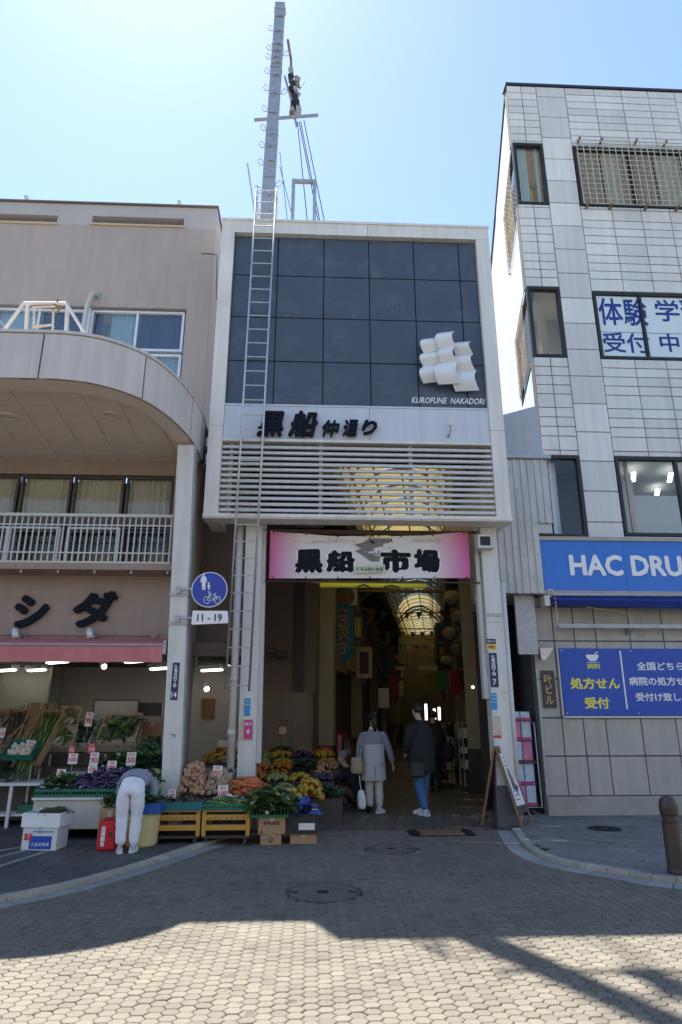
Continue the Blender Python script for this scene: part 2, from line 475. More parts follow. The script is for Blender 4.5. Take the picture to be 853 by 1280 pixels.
mat('eggplant', (.035,.018,.07), .22, .3, 18, coat=.5)
mat('onion', (.42,.22,.13), .4, .25, 20)
mat('potato', (.36,.26,.17), .8, .2, 20)
mat('carrot', (.52,.15,.05), .5, .2, 20)
mat('orange', (.42,.15,.015), .5, .2, 14)
mat('lemon', (.42,.29,.03), .45, .2, 14)
mat('apple', (.42,.03,.03), .4, .3, 14)
mat('mushroom', (.60,.52,.40), .7, .15, 20)
mat('plastic_bag', (.62,.66,.66), .2, .08, 12)
mat('pack_blue', (.05,.08,.30), .35, .3, 10)
mat('skin', (.48,.30,.22), .5, .05, 20)
mat('hair', (.012,.010,.010), .5, .2, 60)
mat('hair_grey', (.20,.19,.18), .6, .2, 60)
mat('cloth_white', (.74,.74,.78), .85, .05, 10, 1.0, 15)
mat('cloth_cream', (.48,.46,.42), .85, .06, 10, 1.0, 15)
mat('cloth_bluegrey', (.25,.28,.34), .85, .08, 20, 1.0, 15)
mat('cloth_grey', (.40,.40,.41), .85, .06, 10, 1.0, 15)
mat('cloth_greydark', (.19,.21,.26), .85, .06, 10, 1.0, 15)
mat('cloth_black', (.010,.011,.014), .85, .15, 10, 1.0, 15)
mat('cloth_brown', (.07,.058,.045), .85, .15, 10, 1.0, 15)
mat('denim', (.055,.13,.28), .85, .18, 14, 1.0, 15)
mat('shoe_white', (.66,.66,.66), .6, .06, 20)
mat('shoe_dark', (.03,.03,.035), .6, .1)
mat('bag_tan', (.30,.24,.15), .7, .1)
mat('arcade_beam', (.33,.28,.18), .6, .1, 2)
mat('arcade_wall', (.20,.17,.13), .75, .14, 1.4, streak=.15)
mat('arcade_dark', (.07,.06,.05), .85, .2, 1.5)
mat('arcade_roof', (.05,.045,.04), .85, .1, 1)
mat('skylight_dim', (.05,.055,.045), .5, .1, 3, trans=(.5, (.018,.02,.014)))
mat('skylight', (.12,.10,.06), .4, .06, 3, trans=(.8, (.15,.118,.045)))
mat('flag_blue', (.04,.18,.28), .85, .1, 6)
mat('flag_yellow', (.62,.56,.03), .7, .06, 4)
mat('emblem', (.58,.50,.36), .7, .05)
mat('lantern', (.27,.24,.18), .8, .12, 5)
mat('emblem_art', (.22,.12,.05), .7, .6, 14, dirt_or_sheen=(.05,.09,.06), dirt_or_sheen_amt=.9, dirt_or_sheen_scale=11)
mat('banner_white', (.70,.68,.66), .8, .04, 3, trans=(.25, (.7,.66,.64)))
mat('ship_print', (.20,.175,.155), .8, .3, 14)
mat('bollard', (.055,.035,.028), .42, .12, 8)
mat('pack_pink', (.62,.20,.36), .4, .2, 10)
mat('pack_paleblue', (.48,.58,.68), .4, .25, 14)
mat('interior_warm', (.55,.42,.28), .8, .1, 2)
mat('interior_pale', (.60,.60,.56), .8, .06, 2)
mat('interior_dark', (.12,.11,.10), .9, .1, 2)
mat('sign_red', (.30,.02,.015), .5, .1)
mat('sign_ochre', (.50,.33,.05), .5, .1)
mat('cable', (.03,.03,.03), .6, 0)
mat('cable_pale', (.55,.54,.5), .6, 0)
mat('brass', (.45,.34,.14), .4, .1, metal=.3)
mat('green_sign', (.03,.2,.05), .6, .1)
gmat('glass', (.80,.86,.88), .10)
gmat('glass_dark', (.82,.82,.80), .03)
emat('tube_light', (1, .97, .9), 2.2)
emat('bulb', (1, .80, .5), 2.5)
emat('uplight_glow', (1, .86, .66), 1.3)  # glow of the added uplights hidden behind the corner windows
gmat('glass_clear', (.95,.96,.96), .03)
emat('cool_light', (.95, 1, .98), 1.2)
# ================================================================== GROUND
SZ = 0.03                                                       # the pavements stand a little above the road, as in the photograph
g = MB().box(-400, 400, -400, 400, -0.6, -0.10)
obj('ground', g, 'ground', kind='structure')

def gp(l, z=0.0): return [(gz(x, y, z).x, gz(x, y, z).y) for x, y in l]
# the plain building across the street, behind the camera: unseen, added to bounce warm light onto the facades; windows and blue panels reflect it
mat('plaster', (.52,.46,.38), .8, .08, 1.2, streak=.1)
ob = thing('opposite_building', (0, -14, 0), 'plain cream building row added unseen across the street', 'building')
wl_ = [(-26+3.2*k, -24+3.2*k, z, z+1.5) for k in range(16) for z in (1.0, 4.4, 7.6)]
obj('wall', wall_holes(MB(), -27, 27, 0, 10.2, -14.3, -14, wl_), 'plaster', ob)
obj('roof', MB().box(-27, 27, -22, -14.31, 10.0, 10.15), 'plaster', ob)
mbw = MB()
for h_ in wl_: mbw.box(h_[0], h_[1], -14.2, -14.17, h_[2], h_[3])
obj('window_glass', mbw, 'black', ob, kind='stuff')
# kerb lines read from the photograph (outer edge of the flat strip)
LK = [(-14.0, 4.2), (-7.5, 4.9), (-4.6, 5.5), (-3.2, 6.02)] + gp([(0,1135), (65.6,1122), (131,1105.7), (197,1086), (243,1069.5), (272.5,1059)]) + [(-0.95, 9.75), (-0.72, 10.25)]
RK = [(2.72, 10.32)] + gp([(632.6,1058), (650,1071), (671,1079.5), (704,1087.5), (766,1098), (853,1111)]) + [(5.6, 6.35), (9.5, 5.3), (14, 4.6)]
LK = catmull(LK, 5); RK = catmull(RK, 5)
def offset(pl, d):                                              # to the left of the direction of travel
    out = []
    for i, p in enumerate(pl):
        a, b = pl[max(i-1, 0)], pl[min(i+1, len(pl)-1)]
        tx, ty = b[0]-a[0], b[1]-a[1]; l = math.hypot(tx, ty)
        out.append((p[0]-ty/l*d, p[1]+tx/l*d))
    return out
def nearest_half(pl, c):                                        # closest segment -> (point on it, left-hand normal)
    best = None
    for a, b in zip(pl, pl[1:]):
        dx, dy = b[0]-a[0], b[1]-a[1]; L2 = dx*dx+dy*dy
        if L2 < 1e-12: continue
        t = max(0, min(1, ((c[0]-a[0])*dx+(c[1]-a[1])*dy)/L2))
        q = (a[0]+dx*t, a[1]+dy*t); d = math.dist(q, c)
        if best is None or d < best[0]: l = math.sqrt(L2); best = (d, q, (-dy/l, dx/l))
    return best
LK2, LK3 = offset(LK, .17), offset(LK, .29)
RK2, RK3 = offset(RK, .22), offset(RK, .34)

road = obj('road', MB().box(-40, 40, -40, 10.375, -0.08, -0.012), 'joint', kind='structure')
# interlocking hexagonal pavers
PW, PH, FL = 0.088, 0.082, 0.060
def hex_poly(cx, cy, k=1.0):
    w, h = PW*2-FL, PH
    w -= .0045; h -= .0045; fl = FL-.002
    return [(cx-w/2*k, cy), (cx-fl/2*k, cy-h/2*k), (cx+fl/2*k, cy-h/2*k), (cx+w/2*k, cy), (cx+fl/2*k, cy+h/2*k), (cx-fl/2*k, cy+h/2*k)]
def slab(mb, poly, z0, z1, ch, tone, tilt=(0, 0)):
    n = len(poly)
    if n < 3: return
    cx = sum(p[0] for p in poly)/n; cy = sum(p[1] for p in poly)/n
    sx = max(math.dist(p, (cx, cy)) for p in poly)
    k = max(.5, 1-ch/max(sx, 1e-6))
    o = len(mb.v)
    Z = lambda x, y: z1+(x-cx)*tilt[0]+(y-cy)*tilt[1]
    mb.v += [(x, y, z0) for x, y in poly] + [(x, y, Z(x, y)-ch*.7) for x, y in poly] + [(cx+(x-cx)*k, cy+(y-cy)*k, Z(x, y)) for x, y in poly]
    for i in range(n):
        j = (i+1) % n
        mb.f += [(o+i, o+j, o+n+j, o+n+i), (o+n+i, o+n+j, o+2*n+j, o+2*n+i)]
    mb.f.append(tuple(o+2*n+i for i in range(n))); mb.mi += [0]*(2*n+1)
    mb.t += [tone]*(3*n)
def inside_frame(x, y, z=0, m=6):
    p = topx(x, y, z); return -m < p[0] < 853+m and -m < p[1] < 1280+m
cells = []
for i in range(-85, 92):
    for j in range(14, 127):
        cx, cy = .02+i*PW, j*PH + (PH/2 if i % 2 else 0)
        if cy > 10.34: continue
        dl, dr = nearest_half(LK, (cx, cy)), nearest_half(RK, (cx, cy))
        sl = (cx-dl[1][0])*dl[2][0]+(cy-dl[1][1])*dl[2][1]; sr = (cx-dr[1][0])*dr[2][0]+(cy-dr[1][1])*dr[2][1]
        if (dl[0] < 1.5 and sl > .10) or (cx < -0.7 and sl > .1) or (dr[0] < 1.5 and sr > .10) or (cx > 2.6 and sr > .1): continue
        pl = hex_poly(cx, cy)
        if dl[0] < .12: pl = clip(pl, (dl[1][0]-dl[2][0]*.003, dl[1][1]-dl[2][1]*.003), (-dl[2][0], -dl[2][1]))
        if dr[0] < .12: pl = clip(pl, (dr[1][0]-dr[2][0]*.003, dr[1][1]-dr[2][1]*.003), (-dr[2][0], -dr[2][1]))
        if any(math.dist((cx, cy), m[:2]) < m[2] for m in ((0.13, 6.96, .37), (1.02, 9.02, .33))): continue
        if 1.42 < cx < 2.34 and cy > 9.86: continue
        cells.append((cx, cy, pl))
def tone(): return (1+rng.gauss(0, .075))*(rng.choice((.78, .84, 1.14)) if rng.random() < .06 else 1)
vis = sorted([c for c in cells if inside_frame(c[0], c[1])], key=lambda c: c[1])
single = set((c[0], c[1]) for c in vis[:296])
variants = []
for k in range(14):
    mb = MB(); slab(mb, hex_poly(0, 0), -.012, 0.0, .006, tone(), (rng.gauss(0, .012), rng.gauss(0, .012)))
    variants.append(mono(mb, 'paver', 'paver'))
mb = MB()
for cx, cy, pl in cells:
    if (cx, cy) in single: piece('paver', rng.choice(variants), road, (cx, cy, rng.gauss(0, .0012)))
    else: slab(mb, pl, -.012, rng.gauss(0, .0012), .006, tone(), (rng.gauss(0, .012), rng.gauss(0, .012)))
obj('paver', mb, 'paver', road, kind='stuff')

mat('paver_lid', (.125,.115,.095), .8, .15, 6)
def manhole(cx, cy, r, label, z=0.0, ring='iron', pat=True):
    t = thing('manhole_cover', (cx, cy, z), label, 'manhole cover')
    obj('frame_ring', MB().lathe([(r, -.02), (r, .003), (r-.03, .004), (r-.035, -.006), (r-.035, -.02)], (cx, cy, z), 32), ring, t)
    mb = MB().lathe([(r-.04, -.02), (r-.04, .001), (0.02, .002)], (cx, cy, z), 32)
    obj('lid', mb, 'paver_lid' if pat else 'edging', t)
    mb = MB()
    for q in (-1, 1): mb.box(cx+q*(r-.085)-.035, cx+q*(r-.085)+.035, cy-.02, cy+.02, z+.0015, z+.004)
    mb.lathe([(.06, .0), (.06, .004), (.02, .006)], (cx, cy, z), 16)
    obj('lifting_key', mb, 'black', t)
    if pat:
        mb = MB()
        for a in np.arange(-r+.1, r-.09, .052):
            for b in np.arange(-r+.1, r-.09, .052):
                if .09 < math.hypot(a, b) < r-.09: mb.box(cx+a-.017, cx+a+.017, cy+b-.017, cy+b+.017, z+.0015, z+.004)
        obj('tread', mb, 'paver_lid', t, kind='stuff')
manhole(.13, 6.96, .36, 'round iron manhole cover in the shaded paving, nearer the sunlit stones')
manhole(1.02, 9.02, .32, 'round manhole cover in the shaded paving just outside the arcade mouth')
gt = thing('drain_grate', (1.88, 10.2, 0), 'rectangular dark drain grate with pale corner stones at the arcade threshold', 'drain grate')
mb = MB()
for k in range(17): mb.box(1.58+k*.037, 1.60+k*.037, 10.08, 10.36, -.03, -.002)
mb.box(1.56, 2.2, 10.06, 10.08, -.04, 0); mb.box(1.56, 2.2, 10.36, 10.38, -.04, 0)
obj('bar', mb, 'rusty', gt)
obj('pit', MB().box(1.56, 2.2, 10.06, 10.38, -.09, -.04), 'black', gt)
for x in (1.44, 2.21): obj('corner_stone', MB().box(x, x+.11, 9.98, 10.42, -.05, .002), 'slab_grey', gt)

# pavements with kerb stones and slabs
def pavement(name, pl1, pl2, pl3, far, bounds, slab_w, slab_d, m_slab, ang):
    poly = [p for p in pl3] + far
    base = MB().prism(poly, -.09, SZ-.006, 'z')
    pv = obj(name, base, 'joint', kind='structure')
    def strip(nm, a, b, step, m, z1, split=None):
        ra = resample(a, step)
        for p, q in zip(ra, ra[1:]):
            hp, hq = nearest_half(b, p), nearest_half(b, q)
            if not (-9 < p[0] < 9): continue
            quad = [p, q, hq[1], hp[1]]
            cx = sum(x for x, _ in quad)/4; cy = sum(y for _, y in quad)/4
            quad = [(cx+(x-cx)*.97, cy+(y-cy)*.97) for x, y in quad]
            mb = MB(); slab(mb, quad, -.05, z1, .008, tone()); obj(nm, mb, m, pv)
    strip('edging_stone', pl1, pl2, .29, 'edging', .002)
    strip('kerb_stone', pl2, pl3, .235, 'kerb', SZ+.012)
    x0, x1, y0, y1 = bounds; rot = Matrix.Rotation(ang, 2)
    stuff = MB(); n = 0
    K = int(22/min(slab_w, slab_d)); lst = []
    c0 = ((x0+x1)/2, (y0+y1)/2)
    for j in range(-K//2, K//2):
        for i in range(-K//2, K//2):
            u, v = (i+(.5 if j % 2 else 0))*slab_w, j*slab_d
            q = rot @ Vector((u, v)); cx, cy = c0[0]+q.x, c0[1]+q.y
            if not (x0 < cx < x1 and y0 < cy < y1): continue
            hw, hd = slab_w/2-.003, slab_d/2-.003
            pl = [tuple(Vector((cx, cy)) + rot @ Vector(c)) for c in ((-hw,-hd), (hw,-hd), (hw,hd), (-hw,hd))]
            d = nearest_half(pl3, (cx, cy)); s = (cx-d[1][0])*d[2][0]+(cy-d[1][1])*d[2][1]
            if s < -.25: continue
            if d[0] < .5: pl = clip(pl, (d[1][0]+d[2][0]*.004, d[1][1]+d[2][1]*.004), d[2])
            if len(pl) < 3: continue
            lst.append((not inside_frame(cx, cy), cy, pl))
    lst.sort(key=lambda c: c[:2])
    for k, (_, _, pl) in enumerate(lst):
        mb = MB() if k < 290 else stuff
        slab(mb, pl, -.02, SZ+rng.gauss(0, .001), .005, 1+rng.gauss(0, .10))
        if k < 290: obj('paving_slab', mb, m_slab, pv)
    if stuff.f: obj('paving_slab', stuff, m_slab, pv, kind='stuff')
    return pv
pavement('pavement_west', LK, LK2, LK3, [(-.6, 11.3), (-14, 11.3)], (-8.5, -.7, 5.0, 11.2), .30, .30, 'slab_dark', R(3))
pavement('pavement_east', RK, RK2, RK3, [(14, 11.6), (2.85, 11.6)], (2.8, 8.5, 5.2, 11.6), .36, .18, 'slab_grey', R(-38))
# pale drainage bands in front of the greengrocer
for k, (a, b) in enumerate((((0,1064),(50,1056)), ((0,1072),(40,1062)), ((0,1084),(62,1064)))):
    p, q = gz(*a, SZ), gz(*b, SZ); d = (q-p).normalized(); p = p-d*3
    nrm = Vector((-d.y, d.x, 0))
    mb = MB(); slab(mb, [(v.x, v.y) for v in (p, q, q+nrm*.05, p+nrm*.05)], SZ-.02, SZ+.007, .003, 1.0)
    obj('drain_band', mb, 'edging', bpy.data.objects['pavement_west'])

# ---- arcade floor: long narrow tiles that run into the arcade
SK = 0.185                                                       # sideways drift of the arcade per metre of depth
AD = Vector((SK, 1, 0)).normalized(); AN = Vector((AD.y, -AD.x, 0))
def arc(s, t, z=0.0):                                            # s metres across, t metres of depth behind the gate (Y = 10.38 + t)
    return Vector((s + SK*t, 10.38+t, z))
fl = obj('arcade_floor', MB().prism([tuple(arc(-1.2,0))[:2], tuple(arc(3.5,0))[:2], tuple(arc(4.5,46))[:2], tuple(arc(-1.2,46))[:2]], -.09, -.008, 'z'), 'joint', kind='structure')
st = MB(); n = 0
for j in range(0, 40):
    for i in range(31):
        s0 = -1.2+i*.15; t0 = j*.6+(.3 if i % 2 else 0) - .3; t1 = t0+.6
        t0 = max(t0, 0)
        if j > 24 and j % 2: continue
        pl = [tuple(arc(s, t))[:2] for s, t in ((s0+.003, t0+.003), (s0+.147, t0+.003), (s0+.147, t1-.003), (s0+.003, t1-.003))]
        tn = 1.35 if (int((t0+.3)/.6) % 5 == 2 and i % 2 == 0) else 1+rng.gauss(0, .08)
        mb = MB() if (n < 285 and -.2 < s0 < 3.0) else st
        slab(mb, pl, -.02, rng.gauss(0, .0008), .004, tn)
        if mb is not st: n += 1; obj('floor_tile', mb, 'arcade_tile', fl)
obj('floor_tile', st, 'arcade_tile', fl, kind='stuff')
# ================================================================== THE GATE OF THE ARCADE
GY = 10.2
gate = thing('arcade_gate', (0.74, 10.7, 0), 'tall white framed arcade gate with dark blue panels, louvres and a ship logo', 'gate')
X0, X1, GZ0, GZ1 = -1.80, 3.28, 4.70, 10.55
mb = MB()
for a, b in ((X0, -1.56), (3.03, X1)):
    mb.box(a, b, GY, 11.2, GZ0, 6.30); mb.box(a, b, GY, 11.2, 6.306, 10.285)
mb.box(X0, .95, GY, 11.2, 10.29, GZ1); mb.box(.956, X1, GY, 11.2, 10.29, GZ1)
obj('frame', mb, 'gate_white', gate)
obj('back_wall', MB().box(-1.56, 3.03, 10.36, 11.18, 6.05, 10.29), 'navy_joint', gate)
obj('roof', MB().box(X0-.01, X1+.01, GY-.02, 11.22, GZ1, GZ1+.05), 'gate_white', gate)
xs = [-1.556] + [at(x, 300, GY).x for x in (348, 405.5, 461.7, 517.5, 573.8)] + [3.026]
zs = [10.285, 9.42, 8.52, 7.62, 6.71]
for i in range(6):
    for j in range(4):
        obj('panel', MB().panel(xs[i]+.008, xs[i+1]-.008, zs[j+1]+.008, zs[j]-.008, GY+.10, GY+.17, .006), 'navy_panel', gate)
obj('sign_band', MB().box(-1.556, .94, GY+.03, GY+.16, 6.07, 6.70).box(.946, 3.026, GY+.03, GY+.16, 6.07, 6.70), 'sign_strip', gate)
obj('band_sill', MB().box(-1.556, 3.026, GY-.03, GY+.16, 6.015, 6.065), 'gate_white', gate)
obj('band_trim', MB().box(-1.556, 3.026, GY+.02, GY+.10, 6.702, 6.735), 'sign_strip', gate)
# louvre slats
for k in range(12):
    z = 4.815+k*.1015
    M_ = euler(R(-28), 0, 0)
    obj('slat', MB().obox((.735, GY+.045, z), 4.575, .072, .012, M_).box(-1.55, 3.02, GY+.012, GY+.022, z-.028, z+.016), 'slat', gate)
for x in (288, 401, 514):
    xx = at(x, 600, GY+.15).x
    obj('louvre_post', MB().box(xx-.03, xx+.03, GY+.11, GY+.17, 4.76, 6.06), 'gate_white', gate)
obj('louvre_rail', MB().box(X0, X1, GY-.04, GY+.30, GZ0-.05, GZ0+.035).box(X0, X1, GY-.06, GY+.02, GZ0-.03, GZ0-.01), 'gate_white', gate)
# columns
def leaning(mb, p0, p1, sx, sy):                                # square post between two centre points
    vs = []
    for p in (p0, p1): vs += [(p[0]-sx/2, p[1]-sy/2, p[2]), (p[0]+sx/2, p[1]-sy/2, p[2]), (p[0]+sx/2, p[1]+sy/2, p[2]), (p[0]-sx/2, p[1]+sy/2, p[2])]
    return mb.add(vs, [(0,3,2,1),(4,5,6,7),(0,1,5,4),(1,2,6,5),(2,3,7,6),(3,0,4,7)])
mb = MB(); leaning(mb, (-.965, 10.72, 0), (-1.0, 10.72, 4.70), .27, .30); obj('column', mb, 'col_white', gate)
mb = MB(); leaning(mb, (-.80, 10.78, 0.9), (-.84, 10.78, 4.70), .07, .16); obj('column_cover', mb, 'col_white', gate)
mb = MB(); leaning(mb, (2.98, 10.72, 0), (2.98, 10.72, 3.05), .28, .30); leaning(mb, (2.98, 10.72, 3.056), (2.98, 10.72, 4.70), .272, .29); obj('column', mb, 'col_white', gate)
mb = MB(); leaning(mb, (2.80, 10.78, 1.85), (2.79, 10.78, 4.70), .07, .16); obj('column_cover', mb, 'col_white', gate)
for x in (-.965, 2.98): obj('column_foot', MB().box(x-.17, x+.17, 10.545, 10.90, 0, .58), 'concrete_foot', gate)
for z in (3.15, 3.18): obj('strap', MB().box(2.83, 3.13, 10.56, 10.57, z, z+.008), 'steel_dull', gate)
mb = MB(); mb.tube([(-1.21, 10.66, .4), (-1.235, 10.66, 4.7)], .062, 10); 
for z in (2.1, 1.3): mb.tube([(-1.213-z*.005, 10.66, z), (-1.215-z*.005, 10.66, z+.09)], .072, 10)
obj('drainpipe', mb, 'col_white', gate, smooth=True)
mb = MB().tube([(3.20, 10.75, .05), (3.20, 10.75, 3.75)], .05, 10); obj('drainpipe', mb, 'col_white', gate, smooth=True)
# raised brush letters of the sign
for ch, px, b in (('黒', (322,509,356,541), .035), ('船', (361,508,398,541), .035), ('仲', (403,519,425,540), .03), ('通', (428,518,448,539), .03), ('り', (452,518,471,537), .03)):
    a, c = at(px[0], 520, GY), at(px[2], 520, GY); zt, zb = at(0, px[1], GY).z, at(0, px[3], GY).z
    obj('letter', text_mb(ch, a.x, c.x, zb, zt, GY-.02, .05, b, .22), 'black_letter', gate)
letters('lettering', 'KUROFUNE  NAKADORI', (514.5, 497.5, 606.5, 505), GY+.098, 'white_letter', gate, .012, .012, .25)
# the ship logo: nine billowing sails
SAILS = [(195,360,180,305), (190,375,305,428), (185,405,425,572), (318,485,152,290), (345,490,291,416), (310,520,421,603), (480,645,205,316), (478,662,318,460), (470,700,461,638)]
def lp(x, y): return at(500+x/7.108, 400+y/7.108, GY+.05)
order = (2, 1, 1)
for k, (a, b, c, d) in enumerate(SAILS):
    col_ = k//3
    yb = GY+.06-(.02 if col_ == 0 else .11 if col_ == 1 else 0.0)
    w = b-a
    tl, tr, bl, br = lp(a+.08*w, c), lp(b-.10*w, c-(6 if col_ < 2 else 0)), lp(a+.10*w, d), lp(b, d-(0 if col_ else 12))
    nu, nv = 8, 12; mb = MB(); pts = []
    for side in (0, 1):
        for j in range(nv+1):
            v = j/nv; bl_ = math.sin(math.pi*v)
            for i in range(nu+1):
                u = i/nu
                p = tl.lerp(tr, u).lerp(bl.lerp(br, u), v)
                pts.append((p.x-.085*bl_, yb-.03-.10*bl_-.04*u+side*.018, p.z))
    mb.v = pts; W = nu+1; H_ = W*(nv+1)
    for j in range(nv):
        for i in range(nu):
            q = j*W+i; mb.f += [(q, q+1, q+W+1, q+W), (H_+q, H_+q+W, H_+q+W+1, H_+q+1)]
    V = list(mb.v); mb.mi = [0]*len(mb.f)                        # the rim has its own corners, so its edge stays crisp
    rim = [j*W for j in range(nv)] + [nv*W+i for i in range(nu)] + [j*W+nu for j in range(nv, 0, -1)] + [i for i in range(nu, 0, -1)]
    for a_, b_ in zip(rim, rim[1:]+rim[:1]): mb.add([V[a_], V[b_], V[H_+b_], V[H_+a_]], [(0, 1, 2, 3)])
    o = obj('sail', mb, 'sail', gate, smooth=True)
# bracket lamp on the sign band
lm = thing('bracket_lamp', tuple(at(563, 546, GY)), 'small white lamp on a bent bracket on the pale sign band', 'lamp')
p = at(563, 532, GY-.14)
obj('lamp_head', MB().obox(p+Vector((0,0,.07)), .075, .06, .13, euler(R(15),0,0)), 'gate_white', lm)
q = at(562, 545, GY+.02)
obj('bracket', MB().tube([q, q+Vector((-.03,-.06,-.02)), q+Vector((0,-.12,.05)), p], .012, 6).disc(q+Vector((-.02,0,0)), .03), 'steel_dull', lm)
# notices and plates on the two columns
def plate(name, px, y, m, label, cat, print_=None, group=None, frame=None, lean=0):
    c = at((px[0]+px[2])/2, (px[1]+px[3])/2, y); hw = (at(px[2], px[1], y).x-at(px[0], px[1], y).x)/2; hz = (at(px[0], px[1], y).z-at(px[0], px[3], y).z)/2
    t = thing(name, (c.x, y+.004, c.z), label, cat, group)
    obj('sheet', MB().panel(c.x-hw, c.x+hw, c.z-hz, c.z+hz, y, y+.004, .002), m, t)
    for s, f, mm, bold in (print_ or []):
        obj('lettering', text_mb(s, c.x-hw+2*hw*f[0], c.x-hw+2*hw*f[1], c.z+hz-2*hz*f[3], c.z+hz-2*hz*f[2], y, .002, bold), mm, t)
    return t
CY = 10.565
plate('address_plate', (612.5, 816, 622.5, 859), CY, 'plate_navy', 'narrow navy address plate ending in number 7 on the arcade column', 'address plate',
      [('久\n里\n浜\n四\n丁\n目', (.25,.75,.06,.66), 'white_letter', .02), ('7', (.3,.7,.76,.93), 'white_letter', .02)])
plate('notice_sticker', (608, 798.5, 620, 805), CY, 'plate_navy', 'dark blue half of a small notice above the yellow sticker', 'sticker', [('防犯カメラ', (.1,.9,.25,.75), 'white_letter', .0)])
plate('notice_sticker', (608.5, 805.5, 620.5, 812), CY, 'sticker_yellow', 'yellow sticker with blue print above the address plate numbered 7', 'sticker', [('作動中', (.1,.9,.2,.8), 'plate_navy', .01)])
plate('notice_sticker', (614, 866, 621.5, 887), CY, 'sticker_blue', 'bright blue sticker below the address plate numbered 7', 'sticker', [('ご注意', (.15,.85,.1,.2), 'white_letter', .0), ('歩行者専用', (.15,.85,.3,.4), 'white_letter', 0), ('ください', (.15,.85,.5,.6), 'white_letter', 0)])
plate('paper_notice', (616, 895, 627, 923), CY, 'paper_old', 'faded tan paper with a red foot pasted on the arcade column', 'notice', [('■■■', (.1,.9,.86,.98), 'red_print', .02)])
plate('notice_sticker', (305.5, 873, 313, 895), CY-.005, 'sticker_blue', 'blue sticker near the foot of the ladder column', 'sticker', [('ご注意', (.15,.85,.1,.2), 'white_letter', 0), ('歩行者専用', (.15,.85,.3,.4), 'white_letter', 0)])
plate('paper_notice', (300, 899, 316, 926), CY-.005, 'paper_old', 'tan paper notice on the ladder column below the blue sticker', 'notice')
plate('flyer', (305, 900, 316, 924), CY-.012, 'magenta', 'magenta flyer pasted over a tan paper on the ladder column', 'flyer', [('春まつり', (.1,.9,.1,.3), 'white_letter', .02), ('★', (.2,.8,.4,.75), 'paper_white', 0)])
# loudspeaker box on the column
p = at(606, 677, 10.45)
sp = thing('speaker_box', tuple(p), 'square white loudspeaker box high on the arcade column beside the banner', 'speaker')
obj('cabinet', frame_mb(p.x-.12, p.x+.12, p.z-.11, p.z+.11, p.y-.05, p.y+.18, .03).box(p.x-.09, p.x+.09, p.y+.02, p.y+.17, p.z-.08, p.z+.08), 'col_white', sp)
obj('grille', MB().box(p.x-.088, p.x+.088, p.y-.01, p.y+.018, p.z-.078, p.z+.078), 'black', sp)
obj('lip', MB().box(p.x-.135, p.x+.135, p.y-.07, p.y+.18, p.z-.125, p.z-.11), 'col_white', sp)

# ---- ladder that hangs down the front of the gate
lad = thing('wall_ladder', tuple(at(296, 864, 10.0)), 'long thin steel ladder hanging down the whole gate front', 'ladder')
LA0, LA1 = at(282, 861, 10.0), at(319.5, 262, 10.0); LB0, LB1 = at(311.5, 864, 10.0), at(344.5, 262, 10.0)
LA1.z = LB1.z = 11.15
obj('side_rail', MB().tube([LA0, LA1, LA1+Vector((0,.35,.12)), LA1+Vector((0,.6,-.5))], .018, 8), 'steel', lad, smooth=True)
obj('side_rail', MB().tube([LB0, LB1, LB1+Vector((0,.35,.12)), LB1+Vector((0,.6,-.5))], .018, 8), 'steel', lad, smooth=True)
z = 2.02
while z < 11.1:
    a = LA0.lerp(LA1, (z-LA0.z)/(LA1.z-LA0.z)); b = LB0.lerp(LB1, (z-LB0.z)/(LB1.z-LB0.z))
    obj('rung', MB().tube([a, b], .011, 6), 'steel', lad); z += .275
for z in (4.75, 6.05, 7.6, 9.3):
    a = LA0.lerp(LA1, (z-LA0.z)/(LA1.z-LA0.z)); b = LB0.lerp(LB1, (z-LB0.z)/(LB1.z-LB0.z))
    mb = MB()
    for q in (a, b): mb.box(q.x-.012, q.x+.012, q.y, GY+.1 if z > 6 else GY-.02, q.z-.02, q.z+.02)
    obj('wall_bracket', mb, 'steel_dull', lad)

# ---- steel mast on the roof
MY = 10.75
ms = thing('steel_mast', tuple(at(331, 276, MY)), 'tall grey steel channel mast with cable hooks rising from the gate roof', 'mast')
b0, b1 = at(332, 284, MY), at(350.5, 2, MY); b0.z = GZ1+.05
mb = MB()
def chan(p, q, w):
    vs = []
    for c in (p, q):
        for dx, dy in ((-w/2,0), (w/2,0), (w/2,.16), (w/2-.03,.16), (w/2-.03,.03), (-w/2+.03,.03), (-w/2+.03,.16), (-w/2,.16)): vs.append((c.x+dx, c.y+dy, c.z))
    n = 8; return vs, [(i, i+n, (i+1) % n+n, (i+1) % n) for i in range(n)] + [tuple(range(n)), tuple(range(2*n-1, n-1, -1))]
